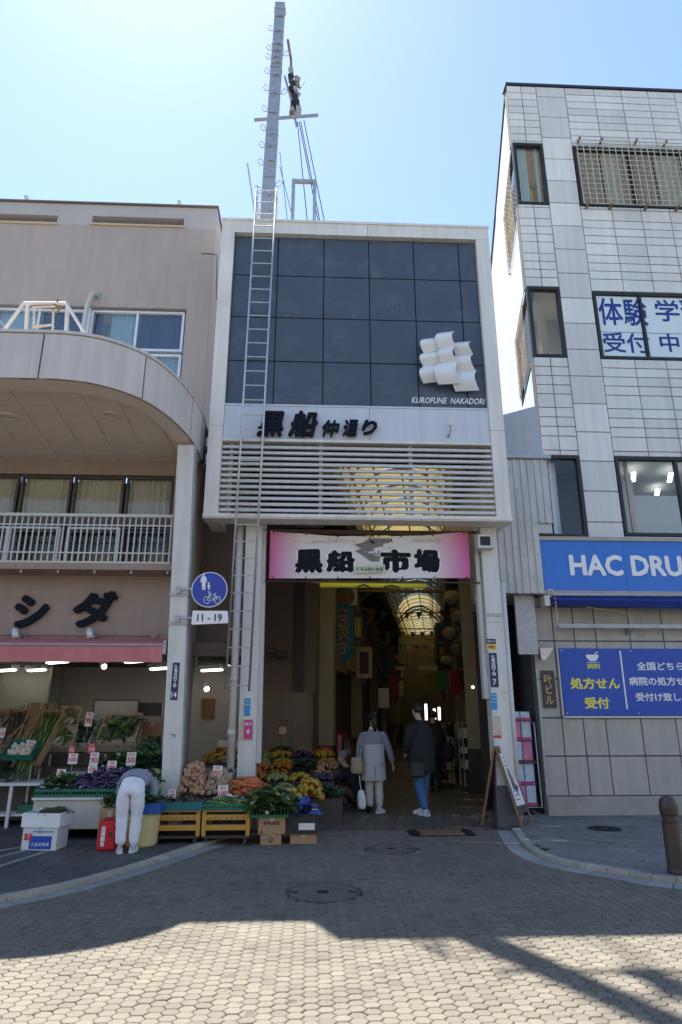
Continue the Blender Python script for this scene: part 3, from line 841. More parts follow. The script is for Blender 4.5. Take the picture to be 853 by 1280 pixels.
# upper lengths are slimmer than the foot
k1 = b0.lerp(b1, .42); k2 = b0.lerp(b1, .78)
for p, q, w in ((b0, k1, .255), (k1, k2, .24), (k2, b1, .225)): mb.add(*chan(p, q, w))
obj('channel', mb, 'steel_dull', ms)
mb = MB()
for t in (0.01, .37, .43, .70, .80, .97):
    c = b0.lerp(b1, t); mb.box(c.x-.13, c.x+.13, c.y-.012, c.y+.17, c.z-.015, c.z+.015)
obj('collar', mb, 'steel', ms)
for t in (.035, .11, .17, .24, .30, .36, .41, .50, .58, .66, .715, .74, .77, .80, .86, .93):
    c = b0.lerp(b1, t)
    obj('lug', MB().box(c.x-.01, c.x+.055, c.y-.05, c.y-.001, c.z-.012, c.z+.02).box(c.x-.09, c.x+.10, c.y-.018, c.y-.002, c.z-.018, c.z-.010), 'steel', ms)
for t in (.10, .18, .29, .36, .43, .51, .60, .675, .74, .78, .87):
    c = b0.lerp(b1, t)+Vector((-.13, .05, 0))
    obj('cable_hook', MB().tube([c, c+Vector((-.07,-.02,-.02)), c+Vector((-.12,-.03,.05)), c+Vector((-.10,-.01,.16)), c+Vector((-.03,0,.13)), c+Vector((-.01,0,.05))], .009, 5), 'steel_dull', ms)
for t in (.21, .59, .76):
    c = b0.lerp(b1, t)+Vector((.13, .05, 0))
    obj('cable_hook', MB().tube([c, c+Vector((.08,-.02,-.05)), c+Vector((.16,-.03,.06)), c+Vector((.09,-.01,.13)), c+Vector((.01,0,.04))], .009, 5), 'steel_dull', ms)
a, b = at(318, 150, MY+.2), at(398, 144, MY+.2)
obj('cross_arm', MB().tube([a, b], .035, 4), 'steel_dull', ms)
# transformer gear and back stay beside the mast
mb = MB(); pts = [at(360, 50, MY+.3), at(364, 75, MY+.3), at(364, 120, MY+.3)]
mb.tube(pts, .03, 6); obj('stay_bar', mb, 'rusty', ms)
mb = MB().tube([at(356, 95, MY+.25), at(365, 128, MY+.25), at(371, 158, MY+.25)], .025, 6); obj('stay_bar', mb, 'steel_dull', ms)
for k in range(9):
    p = at(367+rng.uniform(-4, 8), 92+k*6.2, MY+.3+rng.uniform(-.1, .1))
    obj('insulator', MB().lathe([(.02,-.07), (.055,-.055), (.03,-.03), (.055,-.01), (.03,.015), (.055,.035), (.02,.07)], p, 8).obox(p+Vector((.03,.05,0)), .07, .05, .16, euler(rng.uniform(-.5,.5), rng.uniform(-.5,.5), 0)), ['black', 'steel_dull', 'rusty'][k % 3], ms)
for k in range(7):
    p = at(363+k*1.5+rng.uniform(-1, 1), 90+k*8, MY+.32)
    obj('switch_box', MB().obox(p, .11, .12, .10+.06*rng.random(), euler(.2, -.15, rng.uniform(-.4, .4))).tube([p, p+Vector((.10,-.04,-.22))], .012, 5), 'black' if k % 3 else 'steel_dull', ms)
obj('stay_bar', MB().tube([at(374, 112, MY+.3), at(381, 101, MY+.3)], .012, 5), 'black', ms)
def wire(a, b, label, r=.010, sag=.0, name='stay_wire', mt='cable', grp=None):
    t = a.lerp(b, .5); t.z -= sag
    return props(obj(name, MB().tube([a, a.lerp(t, .5)+Vector((0,0,-sag*.25)), t, t.lerp(b, .5)+Vector((0,0,-sag*.25)), b], r, 5), mt, loc=a), label, 'cable', grp)
RB = lambda x: Vector((at(x, 283, 11.15).x, 11.15, GZ1+.05))
for k, (x0, y0, x1) in enumerate(((372,152,389.0), (374,152,406.5), (376,152,408.5), (380,150,414.5))):
    wire(at(x0, y0, MY+.3), RB(x1), 'taut black cable running from the mast gear down to the gate roof', grp='black cables from the mast to the roof')
for x0, y0, x1 in ((350,190,365), (350,208,378)):
    wire(at(x0, y0, MY+.1), RB(x1), 'thin stay wire from the lower mast to the gate roof', r=.007, grp='thin stay wires of the mast')
fr = thing('roof_hatch_frame', tuple(RB(378)), 'open grey steel frame standing on the gate roof beside the mast', 'steel frame')
p, q = RB(366), RB(393); zt = at(366, 233, 11.15).z
for x in (p.x, q.x): obj('post', MB().box(x-.035, x+.035, 11.0, 11.08, GZ1+.05, zt), 'steel_dull', fr)
obj('top_bar', MB().box(p.x-.035, q.x+.035, 11.0, 11.08, zt, zt+.06), 'steel_dull', fr)
obj('middle_bar', MB().box(p.x+.035, q.x-.035, 11.03, 11.05, GZ1+.45, GZ1+.475), 'steel', fr)
p2 = RB(352).x
mb = MB().box(p2, q.x, 11.02, 11.05, GZ1+.10, GZ1+.125)
for k in range(10): mb.box(p2+(q.x-p2)*k/10, p2+(q.x-p2)*k/10+.015, 11.02, 11.05, GZ1+.05, GZ1+.10)
obj('base_rail', mb, 'steel_dull', fr)
pr = thing('roof_rod', tuple(at(319, 275, 10.7)), 'two thin posts standing on the gate roof behind the ladder top', 'posts')
obj('rod', MB().tube([at(320, 276, 10.7), at(309.5, 204, 10.7)], .016, 6), 'steel', pr)
obj('post', MB().tube([at(322, 280, 10.8), at(321, 233, 10.8)], .03, 6), 'steel_dull', pr)
obj('cross_bar', MB().tube([at(320, 268, 10.75), at(344, 270, 10.75)], .012, 6), 'steel_dull', pr)
# ================================================================== THE BUILDING WITH THE CURVED CANOPY (GREENGROCER)
WY = 11.2
LB = thing('greengrocer_building', (-5.5, 13, 0), 'taupe three storey building with a curved canopy over a greengrocer shop', 'building')
BX = -2.10
holes = [(-5.9, -2.56, 7.0, 9.25)]
slots = [(-9.4, -5.34, 11.22, 11.42), (-4.64, -2.77, 11.24, 11.44)]
mb = wall_holes(MB(), -12, BX, 5.95, 11.20, WY, WY+.22, [(-12, -2.56, 7.0, 9.25)])
mb.box(BX-.22, BX, WY+.22, 22, 2.95, 11.20)
obj('wall', mb, 'taupe', LB)
mb = wall_holes(MB(), -12, BX, 11.20, 11.72, WY+.004, WY+.226, slots)
mb.box(BX-.226, BX-.004, WY+.226, 22, 11.20, 11.72); mb.box(-12, BX-.23, WY+.95, WY+1.1, 11.0, 11.6)
obj('parapet', mb, 'taupe_light', LB)
for s in slots: obj('slot_lining', MB().box(s[0], s[1], WY+.23, WY+.9, s[3]+.0, s[3]+.05).box(s[0]-.03, s[1]+.03, WY-.035, WY+.2, s[2]-.045, s[2]-.002), 'brass' if 0 else 'interior_warm', LB)
obj('coping', MB().box(-12, BX+.03, WY-.04, WY+.27, 11.724, 11.76).box(BX-.26, BX+.03, WY+.27, 22, 11.724, 11.76), 'brown_dark', LB)
obj('roof', MB().box(-12, BX-.23, WY+1.1, 22, 10.9, 11.0), 'taupe', LB)
obj('pilaster', MB().box(-2.555, BX-.004, WY-.05, WY-.002, 5.95, 9.47), 'taupe', LB)
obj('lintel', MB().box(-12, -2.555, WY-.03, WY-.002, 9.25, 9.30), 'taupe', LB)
obj('crack', MB().tube([at(252, 317, WY-.006), at(266, 317.5, WY-.006), at(271.5, 319, WY-.006), at(271, 340, WY-.006), at(270.5, 375, WY-.006)], .008, 4), 'dark_gap', LB)
# third floor windows
def window(parent, x0, x1, z0, z1, y, fm='alu', t=.05, mull=(), tr=(), gl='glass', cur=None, depth=.08, back=None, glass_y=None):
    w = obj('window', frame_mb(x0, x1, z0, z1, y, y+depth, t), fm, parent, loc=(x0, y, z0))
    xs_ = [x0+t]+[m for m in mull]+[x1-t]; zs_ = [z0+t]+list(tr)+[z1-t]
    for m_ in mull: obj('mullion', MB().box(m_-t*.45, m_+t*.45, y+.005, y+depth-.004, z0+t, z1-t), fm, w)
    for r_ in tr: obj('transom', MB().box(x0+t, x1-t, y+.008, y+depth-.008, r_-t*.5, r_+t*.5), fm, w)
    for a, b in zip(xs_, xs_[1:]):
        for c, d in zip(zs_, zs_[1:]):
            obj('pane', MB().box(a+.004, b-.004, y+depth*.55, y+depth*.55+.006, c+.004, d-.004), gl, w)
    for c in (cur or []): obj('curtain', curtain_mb(c[0], c[1], z0, z1+.05, y+depth+.04), c[-1], w)
    if back: obj('backdrop', MB().box(x0-.1, x1+.1, y+depth+.55, y+depth+.6, z0-.1, z1+.1), back, w)
    return w
window(LB, -4.42, -2.60, 8.33, 9.22, WY+.04, mull=(-3.52,), cur=[(-4.05, -3.52, 'curtain_white'), (-3.48, -2.66, 'curtain_navy'), (-4.36, -4.22, 'curtain_navy')], back='curtain_white')
window(LB, -6.30, -4.50, 8.33, 9.22, WY+.04, mull=(-5.42,), cur=[(-6.2, -5.4, 'curtain_white'), (-5.38, -4.55, 'curtain_navy')], back='curtain_white')
window(LB, -4.42, -2.60, 7.3, 8.27, WY+.04, mull=(-3.52,), cur=[(-4.4, -2.6, 'curtain_white')], back='curtain_white')
window(LB, -6.30, -4.50, 7.3, 8.27, WY+.04, mull=(-5.42,), cur=[(-6.2, -4.6, 'curtain_white')], back='curtain_white')
for x0 in (-8.2, -10.1):
    window(LB, x0, x0+1.8, 7.3, 9.22, WY+.04, mull=(x0+.9,), tr=(8.3,), cur=[(x0+.1, x0+1.7, 'curtain_white')], back='curtain_white')
obj('window_band', MB().box(-12, -2.57, WY+.05, WY+.10, 7.0, 7.29).box(-4.495, -4.425, WY+.02, WY+.10, 7.29, 9.25), 'alu', LB)
vp = thing('vent_pipe', tuple(at(121, 372, WY)), 'bent white vent pipe coming out of the taupe wall above the canopy', 'pipe')
a = at(121, 371, WY)
obj('pipe', MB().tube([a+Vector((0,.02,0)), a+Vector((0,-.12,0)), a+Vector((-.04,-.16,-.05)), a+Vector((-.10,-.16,-.35)), a+Vector((-.12,-.16,-1.3)), a+Vector((-.12,-.16,-2.6))], .045, 10), 'counter', vp, smooth=True)
obj('collar', MB().box(a.x-.07, a.x+.07, WY-.02, WY, a.z-.07, a.z+.08), 'steel_dull', vp)
for k, (x, lab) in enumerate(((37, 'small floodlight on a short pole on the roof edge, farther from the gate'), (228, 'small floodlight on a short pole on the roof edge, nearer the gate'))):
    p = at(x, 252, WY+.3); p.z = 11.76
    t = thing('roof_floodlight', tuple(p), lab, 'floodlight')
    obj('pole', MB().tube([p, p+Vector((-.02,0,.22))], .018, 6), 'steel', t)
    obj('lamp_head', MB().obox(p+Vector((-.04,-.02,.28)), .07, .10, .16, euler(.5, -.25, 0)), 'steel', t)

# canopy
FZ0, FZ1 = 5.79, 6.49
# the canopy ceiling rises a little towards the street
outer = [(-12.0, 8.207), (-3.77, 8.207)] + catmull([(-3.61, 8.207), (-3.092, 8.303), (-2.573, 8.612), (-2.251, 9.068), (-2.032, 9.641), (-1.943, 10.166), (-1.93, 10.62)], 6)
inner = [(-12.0, 8.527), (-3.684, 8.527)] + catmull([(-3.473, 8.535), (-2.89, 8.731), (-2.529, 9.101), (-2.361, 9.609), (-2.29, 10.088), (-2.27, 10.62)], 6)
def rise(m_): m_.v = [(p[0], p[1], p[2]+.118*max(0, 10.4-p[1])) for p in m_.v]; return m_
can = obj('canopy', rise(MB().prism(inner + [(-2.27, 10.4), (-12, 10.4)], 5.90, 5.94, 'z').prism([(-12, 10.4), (-2.27, 10.4), (-2.27, WY), (-12, WY)], 5.90, 5.94, 'z').prism(outer + [(-1.93, WY-.01), (-12, WY-.01)], FZ1+.02, FZ1+.05, 'z')), 'soffit', LB)
mb = MB()
ro, ri = resample(outer, .12), None
for a, b in zip(ro, ro[1:]):
    ha, hb = nearest_half(inner, a)[1], nearest_half(inner, b)[1]
    mb.add([(a[0],a[1],FZ0), (b[0],b[1],FZ0), (hb[0],hb[1],FZ0), (ha[0],ha[1],FZ0)], [(0,1,2,3)])
    mb.add([(ha[0],ha[1],FZ0), (hb[0],hb[1],FZ0), (hb[0],hb[1],5.93), (ha[0],ha[1],5.93)], [(0,1,2,3)])
obj('rim', rise(mb), 'soffit', can)
bands = []; acc = []; cuts_px = (50, 182, 239)
def cutx(px): 
    best = min(ro, key=lambda p: abs(topx(p[0], p[1], 6.1)[0]-px) + (0 if p[1] < 11 else 99)); return ro.index(best)
ci = sorted(set([0]+[max([i for i, p in enumerate(ro) if p[0] < v] or [0]) for v in (-10, -8.2, -6.4, -5.0)]+[cutx(c) for c in cuts_px]+[len(ro)-1]))
for a, b in zip(ci, ci[1:]):
    seg = ro[a:b+1]; n = len(seg)
    if n < 2: continue
    seg = [tuple(Vector(seg[0]).lerp(Vector(seg[1]), .1))] + seg[1:-1] + [tuple(Vector(seg[-1]).lerp(Vector(seg[-2]), .1))]
    ins = offset(seg, .04); n = len(seg)
    mb = MB(); mb.v = [(x, y, FZ0) for x, y in seg] + [(x, y, FZ1) for x, y in seg] + [(x, y, FZ0) for x, y in ins] + [(x, y, FZ1) for x, y in ins]
    for i in range(n-1):
        mb.f += [(i, i+1, n+i+1, n+i), (n+i, n+i+1, 3*n+i+1, 3*n+i), (2*n+i, 3*n+i, 3*n+i+1, 2*n+i+1), (i, 2*n+i, 2*n+i+1, i+1)]
    mb.f += [(0, n, 3*n, 2*n), (n-1, 3*n-1, 4*n-1, 2*n-1)]; mb.mi = [0]*len(mb.f)
    obj('fascia_panel', rise(mb), 'canopy', can)
mb = MB(); io, ii = offset(ro, -.015), offset(ro, .07)
for i in range(len(ro)-1):
    mb.add([(*io[i], FZ1+.015), (*io[i+1], FZ1+.015), (*io[i+1], FZ1+.06), (*io[i], FZ1+.06), (*ii[i], FZ1+.06), (*ii[i+1], FZ1+.06), (*ii[i], FZ1+.015), (*ii[i+1], FZ1+.015)],
           [(0,1,2,3), (3,2,5,4), (0,6,7,1)])
    mb.add([(*offset(ro, .02)[i], FZ1-.01) if 0 else (ro[i][0], ro[i][1]+.02, FZ1), (ro[i+1][0], ro[i+1][1]+.02, FZ1), (ro[i+1][0], ro[i+1][1]+.02, FZ1+.02), (ro[i][0], ro[i][1]+.02, FZ1+.02)], [(0,1,2,3)])
obj('cap_strip', rise(mb), 'canopy', can)
obj('backing', rise(MB().prism(offset(outer, .05)+[(-2.0, WY-.02), (-12, WY-.02)], 6.0, FZ1+.015, 'z')), 'dark_gap', can)
n = 0
for i in range(20):
    for j in range(6):
        x1 = -2.42-i*.5; x0 = x1-.5; y0 = 8.55+j*.5; y1 = min(y0+.5, WY-.02)
        pl = [(x0+.006, y0+.006), (x1-.006, y0+.006), (x1-.006, y1-.006), (x0+.006, y1-.006)]
        c = ((x0+x1)/2, (y0+y1)/2); d = nearest_half(inner, c)
        if (c[0]-d[1][0])*d[2][0]+(c[1]-d[1][1])*d[2][1] < -.1: continue
        if d[0] < .6 and x1 > -3.8: pl = clip(pl, (d[1][0]+d[2][0]*.01, d[1][1]+d[2][1]*.01), d[2])
        if len(pl) < 3: continue
        obj('soffit_panel', rise(MB().prism(pl, 5.885+rng.uniform(-.001, .001), 5.90, 'z')), 'soffit', can)
for x, y in ((10, 520), (139, 518)):
    r = _ray(x, y); p = r*((5.88-CAM_H)/r.z); k_ = (5.88-CAM_H+.118*10.4)/(p.z+.118*p.y); p = p*k_; p.z += CAM_H
    t = thing('downlight', tuple(p), 'round unlit downlight in the canopy ceiling' + (', nearer the curved corner' if x > 50 else ', nearer the photo edge'), 'downlight')
    obj('trim_ring', MB().lathe([(.13, .006), (.13, -.02), (.105, -.025), (.10, .004)], p, 24), 'soffit', t)
    obj('diffuser', MB().lathe([(.10, .004), (.10, -.006), (.01, -.008)], p, 24), 'interior_pale', t)
# hoist frame on the canopy
hf = thing('hoist_frame', tuple(at(60, 412, 8.9)), 'white tubular frame with hanging chains standing on top of the curved canopy', 'frame')
HY = 9.0
P_ = lambda x, y, dy=0: at(x, y, HY+dy)
T1 = [P_(8, 412), P_(30, 380), P_(82, 380), P_(107, 418)]
obj('frame_bar', MB().tube([P_(6, 412), P_(30, 379)], .028, 6), 'rail_white', hf)
obj('frame_bar', MB().tube([P_(30, 379), P_(83, 379)], .028, 6), 'rail_white', hf)
obj('frame_bar', MB().tube([P_(83, 379), P_(108, 420)], .028, 6), 'rail_white', hf)
for x0, x1 in ((36, 33), (86, 83)): obj('frame_post', MB().tube([P_(x0-1, 381, .15), P_(x1, 418, .15)], .038, 4), 'rail_white', hf)
obj('frame_bar', MB().tube([P_(0, 400, .1), P_(8, 410, .1)], .02, 6), 'steel_dull', hf)
for x0 in (43, 67):
    mb = MB()
    for k in range(9): mb.obox(P_(x0-.3*k/3, 385+k*3.4, .1), .035, .03, .022, euler(0, .5*(-1)**k, 0))
    obj('chain', mb, 'rail_white', hf)
obj('plank', MB().tube([P_(41, 409, .1), P_(67, 406, .1)], .022, 4), 'paper_old', hf)
obj('shackle', MB().tube([P_(66, 388), P_(73, 374)], .02, 5), 'rusty', hf); obj('shackle', MB().tube([P_(71, 391), P_(77, 383)], .02, 5), 'rusty', hf)
obj('top_rod', MB().tube([P_(40, 384, -.02), P_(70, 383, -.02)], .015, 5), 'paper_old', hf)

# second floor behind the railing
SY = 10.85
mb = wall_holes(MB(), -12, -2.28, 3.92, 5.9, SY, SY+.15, [(-12, -2.45, 4.0, 5.62)])
obj('wall', mb, 'brown_wall', LB)
mxs = [-12, -10.4, -9.1, -7.5, -6.2, at(19, 640, SY).x, at(86, 640, SY).x, at(153, 640, SY).x, -2.45]
for a, b in zip(mxs, mxs[1:]):
    window(LB, a+.02, b-.02, 4.86, 5.60, SY+.02, 'bronze', .04, cur=[(a+.05, b-.05, 'curtain_beige')], gl='glass_clear', back='interior_dark')
obj('spandrel', MB().box(-12, -2.45, SY+.01, SY+.12, 4.70, 4.85), 'bronze', LB)
for x0, x1, fm in ((at(0,680,SY).x-.25, at(8,680,SY).x, 'alu'), (at(8,680,SY).x+.02, at(74,680,SY).x, 'alu'), (at(82,680,SY).x, at(149,680,SY).x, 'alu'), (at(151,680,SY).x+.02, -2.47, 'bronze')):
    window(LB, x0, x1, 4.0, 4.66, SY-.01, fm, .035, gl='glass_dark', back='curtain_navy' if fm != 'alu' else 'interior_dark')
window(LB, -8.4, at(0,680,SY).x-.3, 4.0, 4.66, SY-.01, 'alu', .035, gl='glass_dark', back='interior_dark')
rl = thing('balcony_railing', (-4, 10.3, 3.9), 'white balcony railing with upright bars above the greengrocer sign wall', 'railing')
RX0, RX1 = -8.5, -2.29
for z, h, w in ((4.68, .05, .06), (4.53, .022, .03), (4.07, .022, .03), (3.90, .04, .04)):
    obj('rail', MB().box(RX0, RX1, 10.3-w/2, 10.3+w/2, z, z+h), 'rail_white', rl)
x = RX1-.03; k = 0
while x > RX0:
    obj('baluster', MB().box(x-.010, x+.010, 10.29, 10.31, 3.94 if k % 6 else 3.75, 4.68), 'rail_white', rl); x -= .0955; k += 1
# fascia wall of the shop with raised letters
FY = 10.75
obj('shop_fascia', MB().box(-12, -2.30, FY, FY+.25, 2.62, 3.90), 'brown_wall', LB)
obj('shop_ledge', MB().box(-12, -2.22, FY-.50, FY+.35, 3.80, 3.905), 'brown_wall', LB)
obj('corner_pier', MB().prism(catmull([(-2.36, 11.6), (-2.36, 11.02), (-2.30, 10.93), (-2.2, 10.91), (-2.08, 10.96), (-2.03, 11.08), (-2.03, 11.6)], 3), 0.0, 5.94, 'z'), 'brown_wall', LB, smooth=False)
for ch, px in (('シ', (19,744,62,786)), ('ダ', (92,739,147,785))):
    letters('letter', ch, px, FY-.015, 'black_letter', LB, .06, .045)
# spot lamps and conduit below the letters
cd = thing('conduit', tuple(at(100, 791, FY-.03)), 'thin horizontal conduit with round junction boxes on the brown shop wall', 'conduit')
a, b = at(-40, 793, FY-.03), at(192, 790.5, FY-.03); b.z = a.z
obj('pipe', MB().tube([a, b], .012, 6), 'brown_wall', cd)
for x in (27, 120, 193.5):
    p = at(x, 791, FY-.02); p.z = a.z
    obj('junction_box', MB().disc(p, .055, 'y', 16, .045), 'brown_wall', cd)
for x, lab in ((20, 'small white spot lamp on the brown shop wall below the first letter'), (113, 'small white spot lamp on the brown shop wall below the second letter')):
    p = at(x, 792, FY-.16); q = at(x+14, 796, FY-.02); q.z = a.z-.08
    t = thing('spot_lamp', tuple(p), lab, 'spot lamp')
    obj('lamp_head', MB().tube([p+Vector((-.03,.02,.08)), p+Vector((-.01,.0,.02)), p+Vector((.02,-.03,-.07))], [.045, .05, .055], 12), 'alu', t, smooth=True)
    obj('arm', MB().tube([p+Vector((.0,.04,.02)), p+Vector((.09,.06,.02)), q], .012, 6), 'steel_dull', t)
    obj('lens', MB().tube([p+Vector((.02,-.03,-.07)), p+Vector((.023,-.034,-.08))], .045, 12), 'interior_pale', t)
# awning
aw = thing('shop_awning', (-4, 10.3, 2.6), 'faded red fabric awning over the greengrocer front', 'awning')
AY = 9.95; AX1 = at(204, 815, AY).x
nseg = 40; mb = MB(); x0 = -9.0
for i in range(nseg+1):
    x = x0+(AX1-x0)*i/nseg; w = .008*math.sin(i*1.7)
    mb.v += [(x, FY-.01, 2.78), (x, AY+.01, 2.63), (x, AY-.02, 2.60), (x, AY-.02+w, 2.47), (x, AY-.015+1.5*w, 2.345+.004*math.sin(i*2.3))]
for i in range(nseg):
    for j in range(4): q = i*5+j; mb.f.append((q, q+1, q+6, q+5))
mb.mi = [0]*len(mb.f)
obj('fabric', mb, 'awning_red', aw)
obj('front_bar', MB().tube([(x0, AY-.03, 2.595), (AX1, AY-.03, 2.595)], .014, 8), 'steel', aw)
obj('roller_bracket', MB().box(AX1+.005, AX1+.05, AY-.05, AY+.06, 2.46, 2.66), 'steel_dull', aw)
# white canopy post with signs
cp = thing('canopy_post', (-1.93, 10.0, SZ), 'square white post carrying the curved canopy corner and a round blue sign', 'post')
mb = MB(); leaning(mb, (-1.925, 10.0, SZ), (-2.095, 10.0, 5.80), .26, .26); obj('shaft', mb, 'col_white', cp)
mb = MB(); leaning(mb, (-1.785, 10.02, SZ), (-1.955, 10.02, 5.80), .018, .20); obj('joint_strip', mb, 'steel_dull', cp)
def postx(z): return -1.925-(.17)*(z/5.8)
for y in (742, 778):
    z = at(225, y, 9.86).z
    x = postx(z)
    cl = obj('sign_clamp', MB().box(x-.145, x+.145, 9.85, 10.15, z-.035, z+.005), 'steel_dull', cp)
    obj('clamp_arm', MB().box(x+.02, x+.26, 9.80, 9.825, z+.05, z+.075).box(x-.03, x+.03, 9.81, 9.85, z+.0, z+.10), 'steel_dull', cp)
c = at(262, 737, 9.78); rad = (at(284, 737, 9.78).x-at(239, 737, 9.78).x)/2
rs = thing('road_sign', tuple(c), 'round blue sign with white pedestrian, child and bicycle symbols on the canopy post', 'sign')
obj('disc', MB().disc(c+Vector((0,.012,0)), rad, 'y', 40, .012), 'white_letter', rs)
obj('face', MB().disc(c+Vector((0,.002,0)), rad*.955, 'y', 40, .004), 'road_sign_blue', rs)
def sg(x, y): return at(230+x/6.4, 700+y/6.4, 9.772)
mb = MB()                                                        # adult
def blob(pts, r): mb.tube([sg(*p) for p in pts], r, 6)
def flat(pts): mb.prism([(sg(*p).x, sg(*p).z) for p in pts], 9.768, 9.774)
flat([(157+9*math.cos(a), 117+10*math.sin(a)) for a in np.linspace(0, 6.28, 13)[:-1]])
flat([(145,130), (172,130), (182,145), (186,180), (180,184), (172,160), (173,196), (172,240), (160,240), (158,196), (155,240), (146,240), (146,160), (138,184), (133,180), (138,145)])
flat([(200+7*math.cos(a), 186+8*math.sin(a)) for a in np.linspace(0, 6.28, 11)[:-1]])
flat([(193,196), (207,196), (212,214), (206,218), (206,240), (195,240), (195,218), (188,214)])
obj('pedestrian_symbol', mb, 'white_letter', rs)
mb = MB()
for cx in (185, 270):
    ring = [sg(cx+23*math.cos(a), 320+28*math.sin(a)) for a in np.linspace(0, 6.2832, 21)]
    mb.tube(ring, .005, 4)
for l in (((185,320), (205,275), (235,325), (185,320)), ((205,275), (248,278), (235,325)), ((270,320), (246,268), (258,264)), ((212,278), (200,258)), ((194,256), (212,256), (210,262)), ((205,275), (198,300))):
    mb.tube([sg(*p) for p in l], .006, 4)
obj('bicycle_symbol', mb, 'white_letter', rs)
ps = thing('time_sign', tuple(at(262, 772, 9.78)), 'white bent plate reading 11-19 below the round blue sign', 'sign')
a, b = at(240, 772, 9.78), at(286, 772, 9.78); zt, zb = at(262, 763.5, 9.78).z, at(262, 781, 9.78).z
w = (b.x-a.x)
pl = [(a.x+w*u, zb+(zt-zb)*v) for u, v in ((.02,0), (.0,.1), (.01,.95), (.03,1), (.93,1.0), (.97,.95), (1.0,.2), (.97,.12))]
obj('plate', MB().prism(pl, 9.775, 9.782), 'white_letter', ps)
obj('lettering', text_mb('11 - 19', a.x+.15*w, b.x-.18*w, zb+(zt-zb)*.25, zb+(zt-zb)*.78, 9.773, .003, .012), 'black_letter', ps)
x = postx(1.7)
c0 = 9.865
plate('address_plate', (214.5, 828, 223.5, 875), c0, 'plate_navy', 'narrow navy address plate ending in number 14 on the canopy post', 'address plate',
      [('久\n里\n浜\n四\n丁\n目', (.25,.75,.06,.66), 'white_letter', .02), ('14', (.15,.85,.78,.93), 'white_letter', .02)])
obj('small_mark', MB().box(-1.99, -1.93, 9.862, 9.866, 1.33, 1.34).box(-1.936, -1.93, 9.862, 9.866, 1.29, 1.34), 'black', cp)

# the shop room: ceiling, back wall, fittings
RM = thing('shop_room', (-5, 13, 0), 'dim cream walled greengrocer shop room behind the vegetable stands', 'shop interior')
obj('back_wall', MB().box(-12, -1.46, 16.6, 16.75, 0, 2.75), 'shop_wall', RM)
obj('ceiling', MB().box(-12, BX-.24, FY+.26, 16.6, 2.72, 2.78).box(BX-.23, -1.3, 11.5, 15.6, 2.72, 2.80), 'shop_dark', RM)
obj('side_wall', MB().box(-12.1, -12, FY, 16.75, 0, 2.75), 'shop_wall', RM)
obj('floor', MB().box(-12, -.6, 11.1, 16.6, -.05, SZ+.002), 'slab_dark', RM)
obj('wall_panel', MB().box(-6.1, -6.06, 15.9, 16.59, 0, 2.71), 'shop_wall', RM)
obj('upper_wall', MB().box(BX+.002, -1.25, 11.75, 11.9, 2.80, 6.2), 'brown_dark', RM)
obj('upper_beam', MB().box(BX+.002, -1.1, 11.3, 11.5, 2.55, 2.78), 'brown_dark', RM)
TZ = 2.60
for k, (px, py) in enumerate(((8,845), (46,838), (72,828), (171,827), (201,836), (265,838))):
    r = _ray(px, py); p = r*((TZ-CAM_H)/r.z); p.z = TZ
    if p.y > 16.2: p = p*(16.0/p.y); p.z = TZ
    f = thing('ceiling_light', tuple(p), 'lit twin tube ceiling light inside the greengrocer shop', 'ceiling light', 'tube lights in the greengrocer ceiling')
    obj('housing', MB().obox((p.x, p.y, TZ+.075), .72, .2, .09, rotz(R(-39))), 'interior_pale', f)
    for dy in (-.07, .07): obj('tube', MB().tube([(p.x-.27, p.y+dy+.22, TZ), (p.x+.27, p.y+dy-.22, TZ)], .017, 6), 'tube_light', f)
def lamp(px, py, y, lab, up):
    p = at(px, py, y)
    t = thing('clip_lamp', tuple(p), lab, 'lamp')
    d = Vector((.5, -.35, -.8)).normalized()
    obj('shade', MB().tube([p+d*-.13, p+d*-.06, p], [.03, .045, .075], 12), 'alu', t, smooth=True)
    obj('bulb', MB().sph(p+d*.02, .045, 10, 6), 'bulb', t, smooth=True)
    obj('arm', MB().tube([p+d*-.12, p+d*-.12+Vector((-.12,0,0)), p+d*-.12+Vector((-.14,0,.0))]+([p+d*-.12+Vector((-.14,0,.62))] if up else []), .010, 6), 'steel_dull', t)
lamp(258, 860, 11.3, 'lit clip lamp on a bent arm beside the corner pier', True)
lamp(130, 832, 11.3, 'lit round bulb hanging under the awning in the shop ceiling', False)
pf = thing('framed_picture', tuple(at(259, 886, 16.5)), 'dark framed picture on the shop wall behind the clip lamp', 'picture')
a = at(253, 873, 16.55); b = at(267, 898, 16.55)
obj('frame', frame_mb(a.x, b.x, b.z, a.z, 16.53, 16.595, .05), 'wood', pf); obj('picture', MB().box(a.x+.05, b.x-.05, 16.56, 16.59, b.z+.05, a.z-.05), 'emblem_art', pf)
